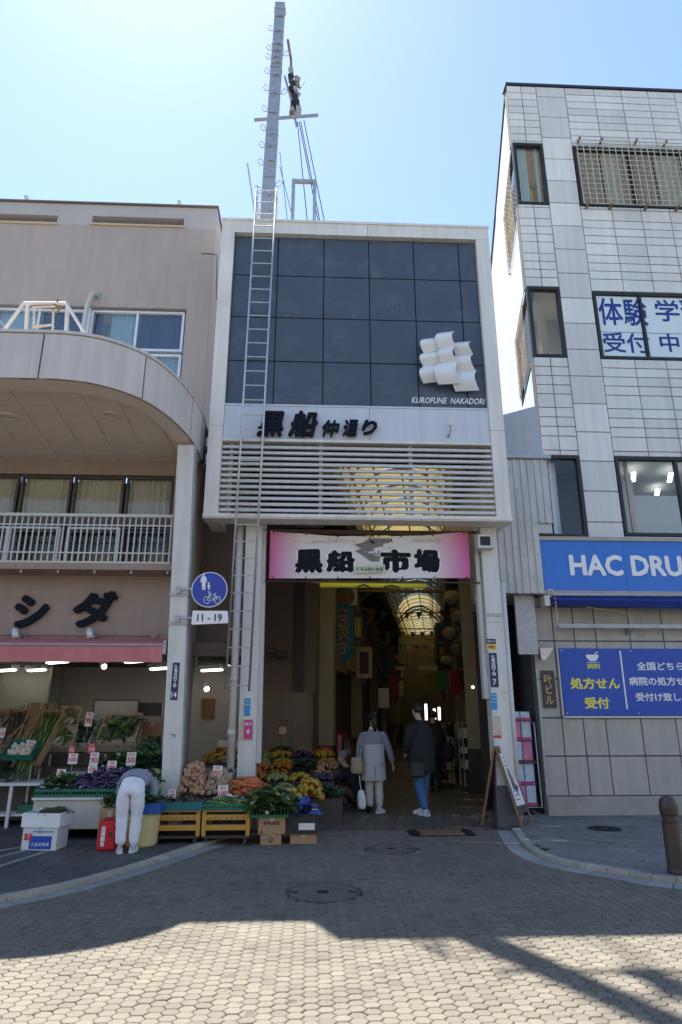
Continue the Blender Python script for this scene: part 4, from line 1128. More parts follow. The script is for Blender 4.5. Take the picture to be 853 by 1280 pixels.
# ================================================================== THE TILED BUILDING WITH THE DRUGSTORE
TY = 11.5
mat('grille_paint', (.55,.50,.40), .6, .15, 10, dirt_or_sheen=(.30,.15,.06), dirt_or_sheen_amt=.8, dirt_or_sheen_scale=9)
RBD = thing('tiled_building', (6.5, 13, 0), 'tall white tiled building with black framed windows above a blue drugstore sign', 'building')
RX0, RXE, RZ1 = 4.42, 12.0, 15.85
W1 = (RX0-.01, 5.12, 12.38, 14.10); W2 = (RX0-.01, 5.12, 8.56, 10.24); W3 = (RX0-.01, 5.12, 4.76, 6.40)
G1 = (5.81, 9.6, 12.38, 14.06); G2 = (5.81, 9.6, 8.55, 10.15); G3 = (5.81, 9.6, 4.80, 6.40)
WINS = [W1, W2, W3, G1, G2, G3]
mb = wall_holes(MB(), RX0, RXE, 4.70, RZ1-.06, TY+.03, TY+.2, [(w[0]-.05, w[1], w[2], w[3]) for w in WINS])
obj('wall', mb, 'tile_joint', RBD)
mb = wall_holes(MB(), TY+.205, 24, 3.9, RZ1-.06, 0, 1, [(TY, TY+2.2, 12.38, 14.10), (TY, TY+2.2, 8.56, 10.24)])
mb.v = [(RX0 + .15*p[1]+.012, p[0], p[2]) for p in mb.v]
def skew(m_):                                                   # the side wall is not square to the front: it follows the arcade
    m_.v = [(p[0]+.21*max(p[1]-TY, 0), p[1], p[2]) for p in m_.v]; return m_
skew(mb); obj('side_wall', mb, 'tile_side', RBD)
for z in (4.6, 7.2, 11.2): obj('floor_slab', MB().prism([(RX0+.2, TY+.22), (RXE, TY+.22), (RXE, 24), (RX0+.2+.21*12.5, 24)], z, z+.09, 'z'), 'interior_pale', RBD)
obj('roof', MB().prism([(RX0, TY+.03), (RXE, TY+.03), (RXE, 24), (RX0+.21*12.5, 24)], RZ1-.055, RZ1-.02, 'z'), 'interior_dark', RBD)
obj('coping', MB().box(RX0-.03, RXE, TY-.03, TY+.25, RZ1-.018, RZ1+.045).add([(RX0-.03+.21*(y-TY)+dx, y, z) for z in (RZ1-.018, RZ1+.045) for y, dx in ((TY+.25, 0), (TY+.25, .25), (24, .25), (24, 0))], [(0,3,2,1),(4,5,6,7),(0,1,5,4),(1,2,6,5),(2,3,7,6),(3,0,4,7)]), 'coping', RBD)
obj('inner_wall', MB().box(RX0+.9, RXE, TY+3.2, TY+3.25, 4.7, RZ1-.1), 'interior_pale', RBD)
# front tiles
cols = [RX0, 4.76, 5.12, 5.81, 6.51, 7.17, 7.82, 8.47, 9.12, 9.77]
tall = {2, 7}
tiles = []
def add_tile(c, z0, z1):
    x0, x1 = cols[c]+.008, cols[c+1]-.008
    for w in WINS:
        if w[0] < x1-.02 and w[1] > x0+.02 and w[2] < z1-.01 and w[3] > z0+.01:
            if w[0] <= x0+.02 and w[1] >= x1-.02:
                if z0 < w[2]-.05: add_tile(c, z0, w[2]-.012)
                if z1 > w[3]+.05: add_tile(c, w[3]+.012, z1)
                return
            if w[1] < x1: x0 = max(x0, w[1]+.012)
            else: x1 = min(x1, w[0]-.012)
    if x1-x0 > .03 and z1-z0 > .03: tiles.append((x0, x1, z0, z1))
for c in range(len(cols)-1):
    z = RZ1-.03
    if c in tall:
        add_tile(c, z-.30+.006, z-.006); z -= .30
        while z > 4.72: z0 = max(z-.615, 4.70); add_tile(c, z0+.008, z-.008); z = z0
    else:
        k = 0
        while z > 4.72:
            h = .207 if z > 12.38 else (.30, .205, .205, .205)[k % 4]
            if z <= 12.38: k += 1
            z0 = max(z-h, 4.70)
            add_tile(c, z0+.008, z-.008); z = z0
tiles.sort(key=lambda t: (not inside_frame((t[0]+t[1])/2, TY, (t[2]+t[3])/2), t[2]))
cache = {}; st = MB()
for k, (x0, x1, z0, z1) in enumerate(tiles):
    if k < 290:
        key = (round(x1-x0, 3), round(z1-z0, 3), rng.randrange(3))
        if key not in cache:
            mb = MB().panel(-(x1-x0)/2, (x1-x0)/2, -(z1-z0)/2, (z1-z0)/2, 0, .035, .005); mb.t = [1+rng.gauss(0, .05)]*len(mb.v); cache[key] = mono(mb, 'tile_white', 'facade_tile')
        piece('facade_tile', cache[key], RBD, ((x0+x1)/2, TY-.004+rng.gauss(0, .0008), (z0+z1)/2))
    else:
        n0 = len(st.v); st.panel(x0, x1, z0, z1, TY-.004, TY+.032, .005); st.t += [1+rng.gauss(0, .03)]*(len(st.v)-n0)
if st.f: obj('facade_tile', st, 'tile_white', RBD, kind='stuff')
# side face: tile courses, rust stained duct, side windows
sc_ = MB()
for k in range(48):
    z = 4.2+k*.24
    if z > RZ1-.1: break
    for ya, yb in (((TY+2.25, 15.5),) if any(w[2]-.2 < z < w[3]+.02 for w in (W1, W2)) else ((TY+.03, 15.5),)): sc_.box(RX0-.002, RX0+.011, ya, yb, z, z+.228)
obj('tile_course', skew(sc_), 'tile_side', RBD)
for w in (W1, W2):
    obj('side_window', skew(frame_mb(TY+.03, TY+2.2, w[2], w[3], 0, 1, .06).xform(Matrix(((0, .10, 0, RX0-.012), (1, 0, 0, 0), (0, 0, 1, 0), (0, 0, 0, 1))))), 'black', RBD)
    obj('side_pane', skew(MB().box(RX0+.03, RX0+.036, TY+.09, TY+2.14, w[2]+.06, w[3]-.06)), 'glass_clear', RBD)
mb = MB()
for y0, y1, z0, z1 in ((TY+.5, TY+2.3, 12.2, 14.0), (TY+.6, TY+2.2, 8.7, 10.3)):
    y = y0
    while y < y1: mb.box(RX0-.055, RX0-.045, y-.006, y+.006, z0, z1); y += .14
    z = z0
    while z < z1: mb.box(RX0-.045, RX0-.035, y0, y1, z-.006, z+.006); z += .14
    for y in (y0+.1, y1-.1):
        for z in (z0+.05, z1-.05): mb.box(RX0-.05, RX0, y-.02, y+.02, z-.02, z+.02)
obj('side_grille', skew(mb), 'rust_stain', RBD, kind='stuff')
# windows of the front
def fwin(w, mull, gl='glass_clear', t=.06, back=None, **k): return window(RBD, w[0]+.012, w[1]-.004, w[2]+.004, w[3]-.004, TY-.012, 'black', t, mull=mull, gl=gl, depth=.10, **k)
w = fwin(W1, (), cur=[(4.55, 4.75, 'curtain_green'), (4.93, 5.02, 'curtain_green')])
obj('room_panel', MB().box(5.0, 5.79, TY+1.3, TY+1.34, 12.4, 14.14), 'interior_warm', w)
obj('room_ceiling', MB().prism([(4.68, TY+.25), (5.79, TY+.25), (5.79, TY+1.6), (4.98, TY+1.6)], 14.14, 14.18, 'z'), 'interior_warm', w)
obj('hidden_uplight', MB().box(4.8, 5.2, TY+.5, TY+1.0, 12.44, 12.46), 'uplight_glow', w)  # glowing panel added out of sight below the sill to brighten the ceiling
obj('shelf', MB().box(4.78, 4.80, TY+.5, TY+.52, 12.4, 13.3).box(4.95, 4.97, TY+.5, TY+.52, 12.4, 13.3).box(4.78, 4.97, TY+.5, TY+.52, 12.78, 12.81).box(4.78, 4.97, TY+.5, TY+.52, 13.25, 13.28), 'yellow_print', w)
obj('box', MB().box(4.81, 4.94, TY+.55, TY+.7, 12.82, 13.15), 'sign_red', w)
w = fwin(W2, ())
obj('room_wall', MB().box(5.0, 5.8, TY+1.3, TY+1.35, 8.4, 10.27), 'interior_pale', w)
obj('hidden_uplight', MB().box(4.8, 5.2, TY+.5, TY+1.0, 8.60, 8.62), 'uplight_glow', w)  # second added glow panel, hidden low to light this room
obj('room_ceiling', MB().prism([(4.68, TY+.25), (5.79, TY+.25), (5.79, TY+1.6), (4.98, TY+1.6)], 10.28, 10.32, 'z'), 'interior_pale', w)
obj('room_column', MB().box(4.80, 4.93, TY+.45, TY+.6, 8.5, 10.0), 'interior_warm', w)
w = fwin(W3, ())
obj('room_wall', MB().box(4.45, 5.8, TY+1.3, TY+1.35, 4.7, 6.5), 'interior_dark', w)
obj('curtain', curtain_mb(4.66, 4.74, 4.8, 6.36, TY+.3), 'curtain_white', w)
for k in range(5): obj('stored_item', MB().obox((4.52+.09*rng.random(), TY+.45, 4.95+.17*k), .10, .1, .13, euler(0, rng.uniform(-.2, .2), 0)), rng.choice(['interior_pale', 'paper_old', 'black']), w)
w = fwin(G1, (7.12, 8.40), back='interior_dark', cur=[(5.86, 6.45, 'curtain_brown'), (6.5, 6.9, 'curtain_beige'), (6.9, 7.1, 'curtain_brown'), (7.14, 7.7, 'curtain_brown'), (7.75, 8.36, 'curtain_beige'), (8.44, 9.4, 'curtain_brown')])
w = fwin(G2, (6.83, 7.86, 8.7), back='interior_dark')
for a, b in ((5.875, 6.79), (6.87, 7.82), (7.90, 8.66)):
    obj('poster', MB().box(a, b, TY+.036, TY+.040, 9.21, 10.075), 'poster_sheet', w)
    obj('poster', MB().box(a, b, TY+.036, TY+.040, 8.625, 9.195), 'poster_sheet', w)
for s, px in (('体験', (748.5,373,809,407)), ('受付', (754,416,812,441)), ('学', (819,375,849,402)), ('習', (851,376,882,403)), ('中', (825,417,849,440))):
    letters('poster_lettering', s, px, TY+.034, 'blue_print', w, .003, .016)
w = fwin(G3, (7.02, 8.3))
obj('ceiling', MB().box(5.7, 9.7, TY+.3, TY+3.2, 6.5, 6.55), 'interior_pale', w)
obj('partition', MB().box(5.85, 9.6, TY+.5, TY+.54, 4.7, 5.78), 'interior_pale', w)
obj('white_cabinet', MB().box(6.2, 6.42, TY+.6, TY+.8, 5.7, 6.15).box(5.9, 6.15, TY+1.0, TY+1.2, 5.8, 6.05), 'interior_pale', w)
obj('inner_post', MB().box(6.12, 6.18, TY+.25, TY+.3, 4.8, 6.4), 'interior_warm', w)
obj('balloon', MB().sph((5.90, TY+.3, 5.72), (.09, .09, .13), 12, 8), 'sticker_blue' if 0 else 'crate_teal', w, smooth=True)
for x, z, y in ((6.62, 6.32, TY+.9), (7.4, 6.32, TY+.9), (6.1, 6.38, TY+2.0), (7.7, 6.36, TY+2.0)):
    obj('ceiling_tube', MB().obox((x, y, z), .09, .55, .03, rotz(R(-25))), 'cool_light', w)
# rusty lattice in front of the top window
lg = thing('window_grille', (7.4, TY-.15, 13.2), 'rusty white lattice grille bolted over the top floor window', 'grille')
gx0, gx1, gz0, gz1 = 5.84, 9.6, 12.33, 14.10
k = 0; x = gx0
while x < gx1: obj('bar', MB().box(x-.008, x+.008, TY-.16, TY-.148, gz0, gz1), 'grille_paint', lg); x += .148
z = gz0
while z < gz1+.01: obj('bar', MB().box(gx0, gx1, TY-.148, TY-.136, z-.008, z+.008), 'grille_paint', lg); z += .1365
for x in (5.93, 6.45, 7.25, 7.95, 8.6):
    for z in (gz0-.02, gz1+.03): obj('wall_bolt', MB().obox((x, TY-.09, z), .035, .19, .05), 'rusty', lg)
# ground floor wall: stone base and large tiles
GX0 = 3.93
obj('lower_wall', MB().box(GX0+.01, RXE, TY+.03, TY+.2, .31, 4.59).box(GX0+.01, GX0+.2, TY+.2, 16, 0, 4.59), 'tile_joint', RBD)
obj('stone_base', MB().panel(GX0-.02, RXE, 0, .315, TY-.02, TY+.19, .012), 'stone_base', RBD)
lx = [GX0, 4.28, 4.65, 5.04, 5.66, 6.27, 6.9, 7.5, 8.15, 8.8, 9.5]
for a, b in zip(lx, lx[1:]):
    for z0, z1 in ((.325, .935), (.945, 1.55), (1.56, 2.2), (2.21, 2.85), (2.86, 3.46), (3.47, 4.05)):
        mb = MB().panel(a+.008, b-.008, z0+.004, z1-.004, TY-.004, TY+.03, .008); mb.t = [1+rng.gauss(0, .04)]*len(mb.v)
        obj('wall_tile', mb, 'ground_tile', RBD)
obj('corner_trim', MB().box(GX0-.03, GX0+.008, TY-.015, TY+.2, .32, 3.9), 'steel_dull', RBD)
# drugstore sign box
SX0 = 3.84
sb = thing('shop_sign', (6.5, 11.2, 4.2), 'long blue sign box reading HAC DRUG in white letters', 'sign')
obj('box', MB().box(SX0+.02, 10.5, 11.13, TY-.02, 3.63, 4.64), 'sign_frame', sb)
obj('sign_rim', frame_mb(SX0, 10.52, 3.61, 4.66, 11.08, 11.16, .07), 'sign_frame', sb)
obj('sign_face', MB().box(SX0+.072, 10.45, 11.105, 11.128, 3.682, 4.588), 'hac_blue', sb)
for x in (5.55, 7.3, 9.05): obj('panel_seam', MB().box(x-.003, x+.003, 11.1025, 11.105, 3.682, 4.588), 'panel_blue', sb)
letters('lettering', 'HAC DRUG', (712, 694, 876, 720.5), 11.104, 'white_letter', sb, .010, .035)
# rolled blue awning, its bar and bracket
ba = thing('drugstore_awning', (6.5, 11, 3.5), 'rolled up dark blue awning under the drugstore sign', 'awning')
obj('awning_bar', MB().tube([(4.12, 11.02, 3.60), (10, 11.02, 3.60)], .028, 8), 'steel', ba)
mb = MB(); n = 30
for i in range(n+1):
    x = 4.14+(10-4.14)*i/n; s = .05*math.sin(i*.8)+.02
    mb.v += [(x, 11.06, 3.585), (x, 10.98+s*.3, 3.50-.02*i/n), (x, 11.06+s*.3, 3.42-.05*min(i/12, 1)), (x, 11.28, 3.44)]
for i in range(n):
    for j in range(3): q = i*4+j; mb.f.append((q, q+1, q+5, q+4))
mb.mi = [0]*len(mb.f)
obj('fabric', mb, 'awning_blue', ba)
obj('end_bracket', MB().box(4.0, 4.09, 11.0, 11.2, 3.40, 3.58).box(4.09, 4.15, 11.04, 11.1, 3.56, 3.63), 'rail_white', ba)
obj('crank', MB().tube([(4.06, 10.98, 3.66), (4.14, 10.98, 3.68), (4.17, 10.98, 3.60)], .014, 6), 'rail_white', ba)
obj('pull_cord', MB().tube([(4.18, 11.0, 3.55), (4.21, 11.05, 3.2), (4.20, 11.1, 3.05), (4.28, 11.3, 2.78)], .007, 4), 'cable_pale', ba)
obj('arm_bar', MB().tube([(4.75, 11.1, 3.40), (5.6, 11.2, 3.30)], .014, 5), 'brass', ba)
lr = thing('light_rail', (6.5, 11.3, 3.1), 'grey horizontal light rail on the tiles above the blue panel', 'rail')
obj('rail', MB().box(4.30, 10, 11.28, 11.34, 3.06, 3.13), 'steel_dull', lr)
for x in (5.62, 7.4): obj('bracket', MB().add([(x-.05, 11.30, 3.06), (x+.07, 11.30, 3.06), (x+.07, TY-.01, 3.06), (x-.05, TY-.01, 3.06), (x-.03, TY-.01, 2.96), (x+.01, TY-.01, 2.96)], [(0,1,2,3), (0,3,4), (0,4,5,1), (1,5,2), (3,2,5,4)]), 'steel_dull', lr)
fl_ = thing('flood_lamp', (4.0, 11.3, 2.75), 'grey wedge shaped lamp on the wall corner beside the blue panel', 'lamp')
p = at(682, 814, 11.25)
obj('lamp_head', MB().add([p+Vector(v) for v in ((-.10,-.02,.05), (.13,-.06,.05), (.13,.12,.07), (-.10,.12,.07), (-.09,-.02,-.14), (-.02,-.03,-.15), (-.02,.10,-.14), (-.09,.10,-.14))], [(0,1,2,3), (0,4,5,1), (1,5,6,2), (2,6,7,3), (3,7,4,0), (4,7,6,5)]), 'steel', fl_)
obj('arm', MB().tube([p+Vector((-.03,.05,.06)), p+Vector((-.06,.05,.17)), p+Vector((-.02,.2,.19))], .014, 6), 'steel_dull', fl_)
# blue prescription panel
BY = 11.42
bp_ = thing('prescription_panel', (6, BY, 2.1), 'large blue wall panel with yellow and white Japanese lettering and a mortar symbol', 'sign')
obj('board', MB().panel(4.315, 8.6, 1.59, 2.72, BY, TY-.006, .008), 'panel_blue', bp_)
obj('board_rim', MB().box(4.29, 4.312, BY+.02, TY-.006, 1.57, 2.72).box(4.29, 8.6, BY+.02, TY-.006, 1.555, 1.587), 'carton_white', bp_)
for s, px, m, b in (('調剤', (734,829.5,750,836), 'yellow_print', .02), ('処方せん', (713,847,775,861.5), 'yellow_print', .035), ('受付', (731,871.5,762,886), 'yellow_print', .035),
                 ('全国どちらの', (796,827.5,867,838), 'white_letter', .02), ('病院の処方せん', (786.5,846,868,857), 'white_letter', .02), ('受付け致します', (795,866,874,876.5), 'white_letter', .02)):
    letters('lettering', s, px, BY-.001, m, bp_, .004, b)
a, b = at(775, 814, BY), at(784.5, 887, BY)
obj('divider', MB().prism([(5.395, 2.68), (5.42, 2.68), (5.42, 1.70), (5.395, 1.70)], BY-.004, BY), 'white_letter', bp_)
c = at(740.5, 820.5, BY)
mb = MB().prism([(c.x-.115, c.z+.03), (c.x+.115, c.z+.03), (c.x+.10, c.z-.03), (c.x+.05, c.z-.08), (c.x-.05, c.z-.08), (c.x-.10, c.z-.03)], BY-.004, BY)
mb.prism([(c.x+.03, c.z+.04), (c.x+.05, c.z+.035), (c.x+.11, c.z+.075), (c.x+.10, c.z+.09)], BY-.004, BY).prism([(c.x-.11, c.z-.10), (c.x+.11, c.z-.10), (c.x+.11, c.z-.108), (c.x-.11, c.z-.108)], BY-.004, BY)
mbs = MB()
for x in (4.36, 5.6, 6.9, 8.5):
    for z in (1.63, 2.68): mbs.disc((x, BY-.001, z), .012, 'y', 8, .003)
obj('fixing_screw', mbs, 'steel', bp_, kind='stuff')
obj('mortar_symbol', mb, 'white_letter', bp_)
pq = plate('name_plaque', (678, 838, 694.5, 885), TY-.03, 'board_dark', 'narrow black vertical plaque with three gold characters', 'plaque', [('叶\nビ\nル', (.2,.8,.1,.9), 'brass', .015)])
# cover on the pavement, bollard
c = gz(755.5, 1036, SZ)
manhole(c.x, c.y, .24, 'small round pale cover in the grey slab pavement by the tiled wall', SZ+.001, 'edging', False)
c = gz(847, 1092, SZ)
bo = thing('bollard', tuple(c), 'dark brown round topped bollard on the kerbside pavement', 'bollard')
r = .088
obj('shaft', MB().lathe([(r*1.10, 0), (r*1.10, .03), (r*1.02, .05), (r*.98, .48), (r*1.02, .50)], c, 24), 'bollard', bo, smooth=False)
obj('neck', MB().lathe([(r*.84, .50), (r*.84, .555)], c, 24), 'bollard', bo)
prof = [(r*1.0, .555), (r*1.05, .57), (r*1.05, .66)] + [(r*1.05*math.cos(t), .66+r*1.0*math.sin(t)) for t in np.linspace(.05, 1.5, 7)]
obj('cap', MB().lathe(prof, c, 24), 'bollard', bo, smooth=True)

# ---- corrugated housing between the gate and the tiled building
sd = thing('corrugated_housing', (3.7, 11.1, 3.6), 'grey corrugated metal housing squeezed between gate and tiled building', 'metal housing')
def corr(x0, x1, z0, z1, y):
    mb = MB(); x = x0; pts = []
    while x < x1:
        for dx, dy in ((0, 0), (.075, 0), (.085, -.025), (.120, -.025), (.13, 0)):
            if x+dx <= x1: pts.append((x+dx, y+dy))
        x += .13
    pts.append((x1, y)); n = len(pts)
    mb.v = [(a, b, z0) for a, b in pts] + [(a, b, z1) for a, b in pts]
    mb.f = [(i, i+1, n+i+1, n+i) for i in range(n-1)]; mb.mi = [0]*(n-1)
    return mb
obj('corrugated_sheet', corr(3.05, 4.02, 3.62, 4.90, 11.04), 'siding', sd)
obj('corrugated_sheet', corr(3.05, 4.30, 4.90, 6.12, 11.055), 'siding', sd)
obj('core', MB().box(3.06, 4.29, 11.09, 14, 4.72, 6.13).box(3.06, 4.01, 11.09, 12.4, 3.63, 4.715), 'siding', sd)
obj('cap_ledge', MB().box(3.0, 4.36, 10.98, 14, 6.13, 6.20), 'sheet_grey', sd)
obj('flat_sheet', MB().prism([(3.2, 6.20), (4.30, 6.20), (4.24, 7.28), (3.2, 6.96)], 11.16, 11.20), 'sheet_grey', sd)
mb = MB()
for z in (3.75, 4.3, 4.86, 5.5):
    for x in np.arange(3.18, 4.0, .26): mb.disc((x, 11.02, z), .010, 'y', 6, .01)
obj('screw', mb, 'rusty', sd, kind='stuff')
obj('side_board', MB().box(3.55, 3.90, 11.25, 11.32, 2.60, 3.62), 'steel_dull', sd)
# gap behind: dark passage and stacked packs
obj('passage_wall', MB().box(3.4, 3.92, 13.6, 13.7, 0, 3.7), 'arcade_dark', sd)
px_ = thing('pack_display', (3.72, 11.6, SZ), 'tall wire display of pink and pale blue tissue packs in the gap', 'display')
DY = 11.62
x0, x1 = at(642, 950, DY).x, at(668, 950, DY).x; zt, zb = at(655, 893, DY).z, at(665, 1009, DY).z
obj('wire_frame', MB().tube([(x0-.02, DY-.03, zb), (x0-.02, DY-.03, zt-.12), (x1+.04, DY-.03, zt-.14), (x1+.06, DY-.03, zb), (x0-.02, DY-.03, zb)], .012, 5), 'rail_white', px_)
zz = zb+.02; k = 0
hts = [.33, .34, .36, .32, .16]
for h in hts:
    for i in range(2):
        a = x0+(x1-x0)*i/2
        obj('tissue_pack', MB().panel(a+.006, a+(x1-x0)/2-.006, zz+.035, zz+h-.012, DY+rng.uniform(0, .02), DY+.22, .015), 'pack_paleblue' if (i+k) % 3 else 'pack_pink', px_)
    obj('pink_band', MB().box(x0, x1, DY-.01, DY+.2, zz, zz+.03), 'magenta', px_)
    zz += h; k += 1
    if k == 2: obj('shelf_tag', MB().box(x0, x1+.03, DY-.03, DY-.02, zz-.01, zz+.03), 'board_dark', px_)
# folding notice board
nb = thing('notice_board', (2.9, 10.5, SZ), 'wooden A shaped folding board with a pinned paper at the arcade mouth', 'A-frame board')
tp = at(627, 945, 10.6)
fl0, fl1 = gz(614, 1031, .0), gz(656, 1037, SZ); bl0, bl1 = gz(622, 1029, .0), gz(660, 1031, SZ)
# front leaf faces the camera's side; seen nearly edge-on
A0, A1 = Vector((2.58, 10.62, SZ)), Vector((2.78, 10.98, SZ)); 
B0, B1 = Vector((3.10, 10.32, SZ)), Vector((3.36, 10.62, SZ))
T0, T1_ = Vector((2.80, 10.48, 1.10)), Vector((3.04, 10.80, 1.10))
def leafboard(b0, b1, t0, t1, nm):
    for p, q in ((b0, t0), (b1, t1)): obj('leg', MB().tube([p, q], .022, 4), 'wood', nb)
    ax = (b1-b0).normalized()
    lo0, lo1 = b0.lerp(t0, .16), b1.lerp(t1, .16)
    nrm = ax.cross((t0-b0).normalized()).normalized()
    q = [lo0, lo1, t1, t0]
    return obj(nm, MB().add([v-nrm*.008 for v in q]+[v+nrm*.008 for v in q], [(0,1,2,3), (7,6,5,4), (0,4,5,1), (1,5,6,2), (2,6,7,3), (3,7,4,0)]), 'board_dark', nb), nrm, lo0, lo1, t1, t0
for b0, b1 in ((A0, A1),): leafboard(b0, b1, T0, T1_, 'rear_panel')
_, nrm, lo0, lo1, t1, t0 = leafboard(B0, B1, T0+Vector((.03,-.01,0)), T1_+Vector((.03,-.01,0)), 'front_panel')
sgn = 1 if nrm.x > 0 else -1
def on(u, v): return lo0.lerp(lo1, u).lerp(t0.lerp(t1, u), v)+nrm*sgn*.014
obj('paper', MB().add([on(.10, .12), on(.90, .12), on(.9, .93), on(.1, .93)], [(0,1,2,3)]), 'paper_white', nb)
mb = MB()
for k in range(11):
    v = .85-k*.065
    mb.add([on(.2, v), on(.2+.5*rng.uniform(.6, 1.1), v), on(.6, v+.02), on(.2, v+.02)], [(0,1,2,3)])
mb.v = [tuple(Vector(p)+nrm*sgn*.002) for p in mb.v]
obj('handwriting', mb, 'cloth_bluegrey', nb)
obj('ridge', MB().tube([T0+Vector((.015,-.03,.02)), T1_+Vector((.015,.03,.02))], .03, 6), 'wood', nb)
# ================================================================== INSIDE THE ARCADE
AR = thing('shopping_arcade', (3, 20, 0), 'dim covered shopping arcade with a vaulted skylight running back from the gate', 'arcade')
TEND = 42
def abox(mb, s0, s1, t0, t1, z0, z1):
    q = [arc(s0,t0), arc(s1,t0), arc(s1,t1), arc(s0,t1)]
    return mb.add([(p.x,p.y,z) for z in (z0, z1) for p in q], [(0,3,2,1),(4,5,6,7),(0,1,5,4),(1,2,6,5),(2,3,7,6),(3,0,4,7)])
LS, RS, VL, VR, VZ, VA = -.98, 2.95, .15, 2.45, 6.25, 1.05
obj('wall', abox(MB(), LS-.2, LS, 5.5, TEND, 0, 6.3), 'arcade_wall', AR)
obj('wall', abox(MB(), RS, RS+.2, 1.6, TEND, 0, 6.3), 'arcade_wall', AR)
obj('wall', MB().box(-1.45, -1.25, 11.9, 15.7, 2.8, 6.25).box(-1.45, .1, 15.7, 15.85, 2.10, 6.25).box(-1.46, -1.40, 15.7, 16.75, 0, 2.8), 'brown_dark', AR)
obj('partition', MB().box(-1.42, -.02, 15.64, 15.70, 0, 2.10), 'arcade_wall', AR)
obj('dark_strip', MB().box(-.42, -.18, 15.62, 15.69, 2.12, 6.2), 'black', AR)
obj('ceiling', abox(abox(MB(), -2.2, VL, .9, TEND, VZ, VZ+.12), VR, RS+1.2, .9, TEND, VZ, VZ+.12), 'arcade_roof', AR)
obj('end_wall', abox(MB(), -2, RS+.5, TEND, TEND+.2, 0, 7.4), 'arcade_wall', AR)
obj('gate_lintel', abox(MB(), LS-.3, RS+.3, .5, .9, 6.0, VZ+.9), 'arcade_roof', AR)
ic = lambda a: ((VL+VR)/2 - (VR-VL)/2*math.cos(a), VZ+.1+VA*math.sin(a))
NA = 8
for k in range(0, 36):
    t0 = 1.0+k*1.14; t1 = t0+1.14
    mb = MB()
    for i in range(NA):
        a0, a1 = math.pi*i/NA, math.pi*(i+1)/NA
        (s0, z0), (s1, z1) = ic(a0), ic(a1)
        c = [arc(s0, t0+.03, z0), arc(s1, t0+.03, z1), arc(s1, t1-.03, z1), arc(s0, t1-.03, z0)]
        mb.add(c, [(0,1,2,3)])
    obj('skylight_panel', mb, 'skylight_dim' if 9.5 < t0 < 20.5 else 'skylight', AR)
    mb = MB(); mb.tube([arc(ic(math.pi*i/NA)[0], t0, ic(math.pi*i/NA)[1]-.03) for i in range(NA+1)], .035, 4); obj('rib', mb, 'arcade_beam', AR)
for i in (1, 2.5, 4, 5.5, 7):
    s, z = ic(math.pi*i/NA); obj('purlin', MB().tube([arc(s, 1, z-.05), arc(s, TEND, z-.05)], .03, 4), 'arcade_beam', AR)
for s in (VL-.10, VR+.10): obj('girder', abox(MB(), s-.12, s+.12, .9, TEND, VZ-.34, VZ-.004), 'arcade_beam', AR)
for t in (8.6, 21.5, 34.0):
    tr = obj('arch_truss', MB().tube([arc(VL+(VR-VL)*u, t, VZ-.25+.75*math.sin(math.pi*u)) for u in np.linspace(0, 1, 17)], .035, 5)
             .tube([arc(VL+(VR-VL)*u, t, VZ-.45+.75*math.sin(math.pi*u)) for u in np.linspace(0, 1, 17)], .035, 5), 'board_dark', AR)
    mb = MB()
    for u in np.linspace(.05, .95, 15):
        c = arc(VL+(VR-VL)*u, t, VZ-.35+.75*math.sin(math.pi*u))
        mb.tube([c+Vector((.07*math.cos(a), 0, .07*math.sin(a))) for a in np.linspace(0, 6.283, 9)], .016, 4)
    obj('ring', mb, 'board_dark', tr, kind='stuff')
    obj('tie_rod', MB().tube([arc(LS, t, VZ-.62), arc(RS, t, VZ-.62)], .028, 5), 'board_dark', AR)
for t in (2.0, 8.3): obj('cross_beam', abox(MB(), LS-.2, RS+.1, t, t+.10, 5.02, 5.10), 'rusty', AR)
# pillars, boards, brackets on both sides
for k, t in enumerate((6.3, 12.3, 18.3, 24.3, 30.3, 36.3)):
    for side in (0, 1):
        s0, s1 = (LS, LS+.36) if side == 0 else (RS-.36, RS)
        if side == 1 and k == 0: t = 4.6
        pl = obj('pillar', abox(MB(), s0, s1, t, t+.4, 0, VZ-.002), 'arcade_beam', AR)
        obj('pillar_band', abox(MB(), s0-.012, s1+.012, t-.012, t+.39, .0, .9), 'arcade_dark', pl)
        obj('brace', MB().tube([arc(s0+.18, t+.2, VZ-.9), arc((VL-.1) if side == 0 else (VR+.1), t+.2, VZ-.2)], .07, 4), 'arcade_beam', AR)
rng2 = random.Random(3)
for k in range(26):                                              # shop fronts: fascias, recesses, boxes along the walls
    side = k % 2; t = 6.9+(k//2)*2.8
    s = LS if side == 0 else RS; sg_ = 1 if side == 0 else -1
    z = 2.7+rng2.uniform(-.1, .5)
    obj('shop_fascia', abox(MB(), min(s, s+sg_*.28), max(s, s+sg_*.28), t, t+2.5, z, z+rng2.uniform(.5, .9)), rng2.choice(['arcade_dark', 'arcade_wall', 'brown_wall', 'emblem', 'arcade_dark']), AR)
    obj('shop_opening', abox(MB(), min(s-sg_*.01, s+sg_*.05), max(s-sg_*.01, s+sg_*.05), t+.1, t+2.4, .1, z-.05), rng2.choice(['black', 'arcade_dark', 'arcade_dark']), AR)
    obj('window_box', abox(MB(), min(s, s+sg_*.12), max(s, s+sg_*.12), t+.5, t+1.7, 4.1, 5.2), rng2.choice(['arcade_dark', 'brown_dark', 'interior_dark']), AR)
obj('far_fascia', abox(MB(), VL-.2, VR+.3, 26, 26.1, 4.3, 5.9), 'arcade_beam', AR)
obj('far_beam', abox(MB(), LS, RS, 25.9, 26.1, 3.95, 4.15), 'interior_pale', AR)
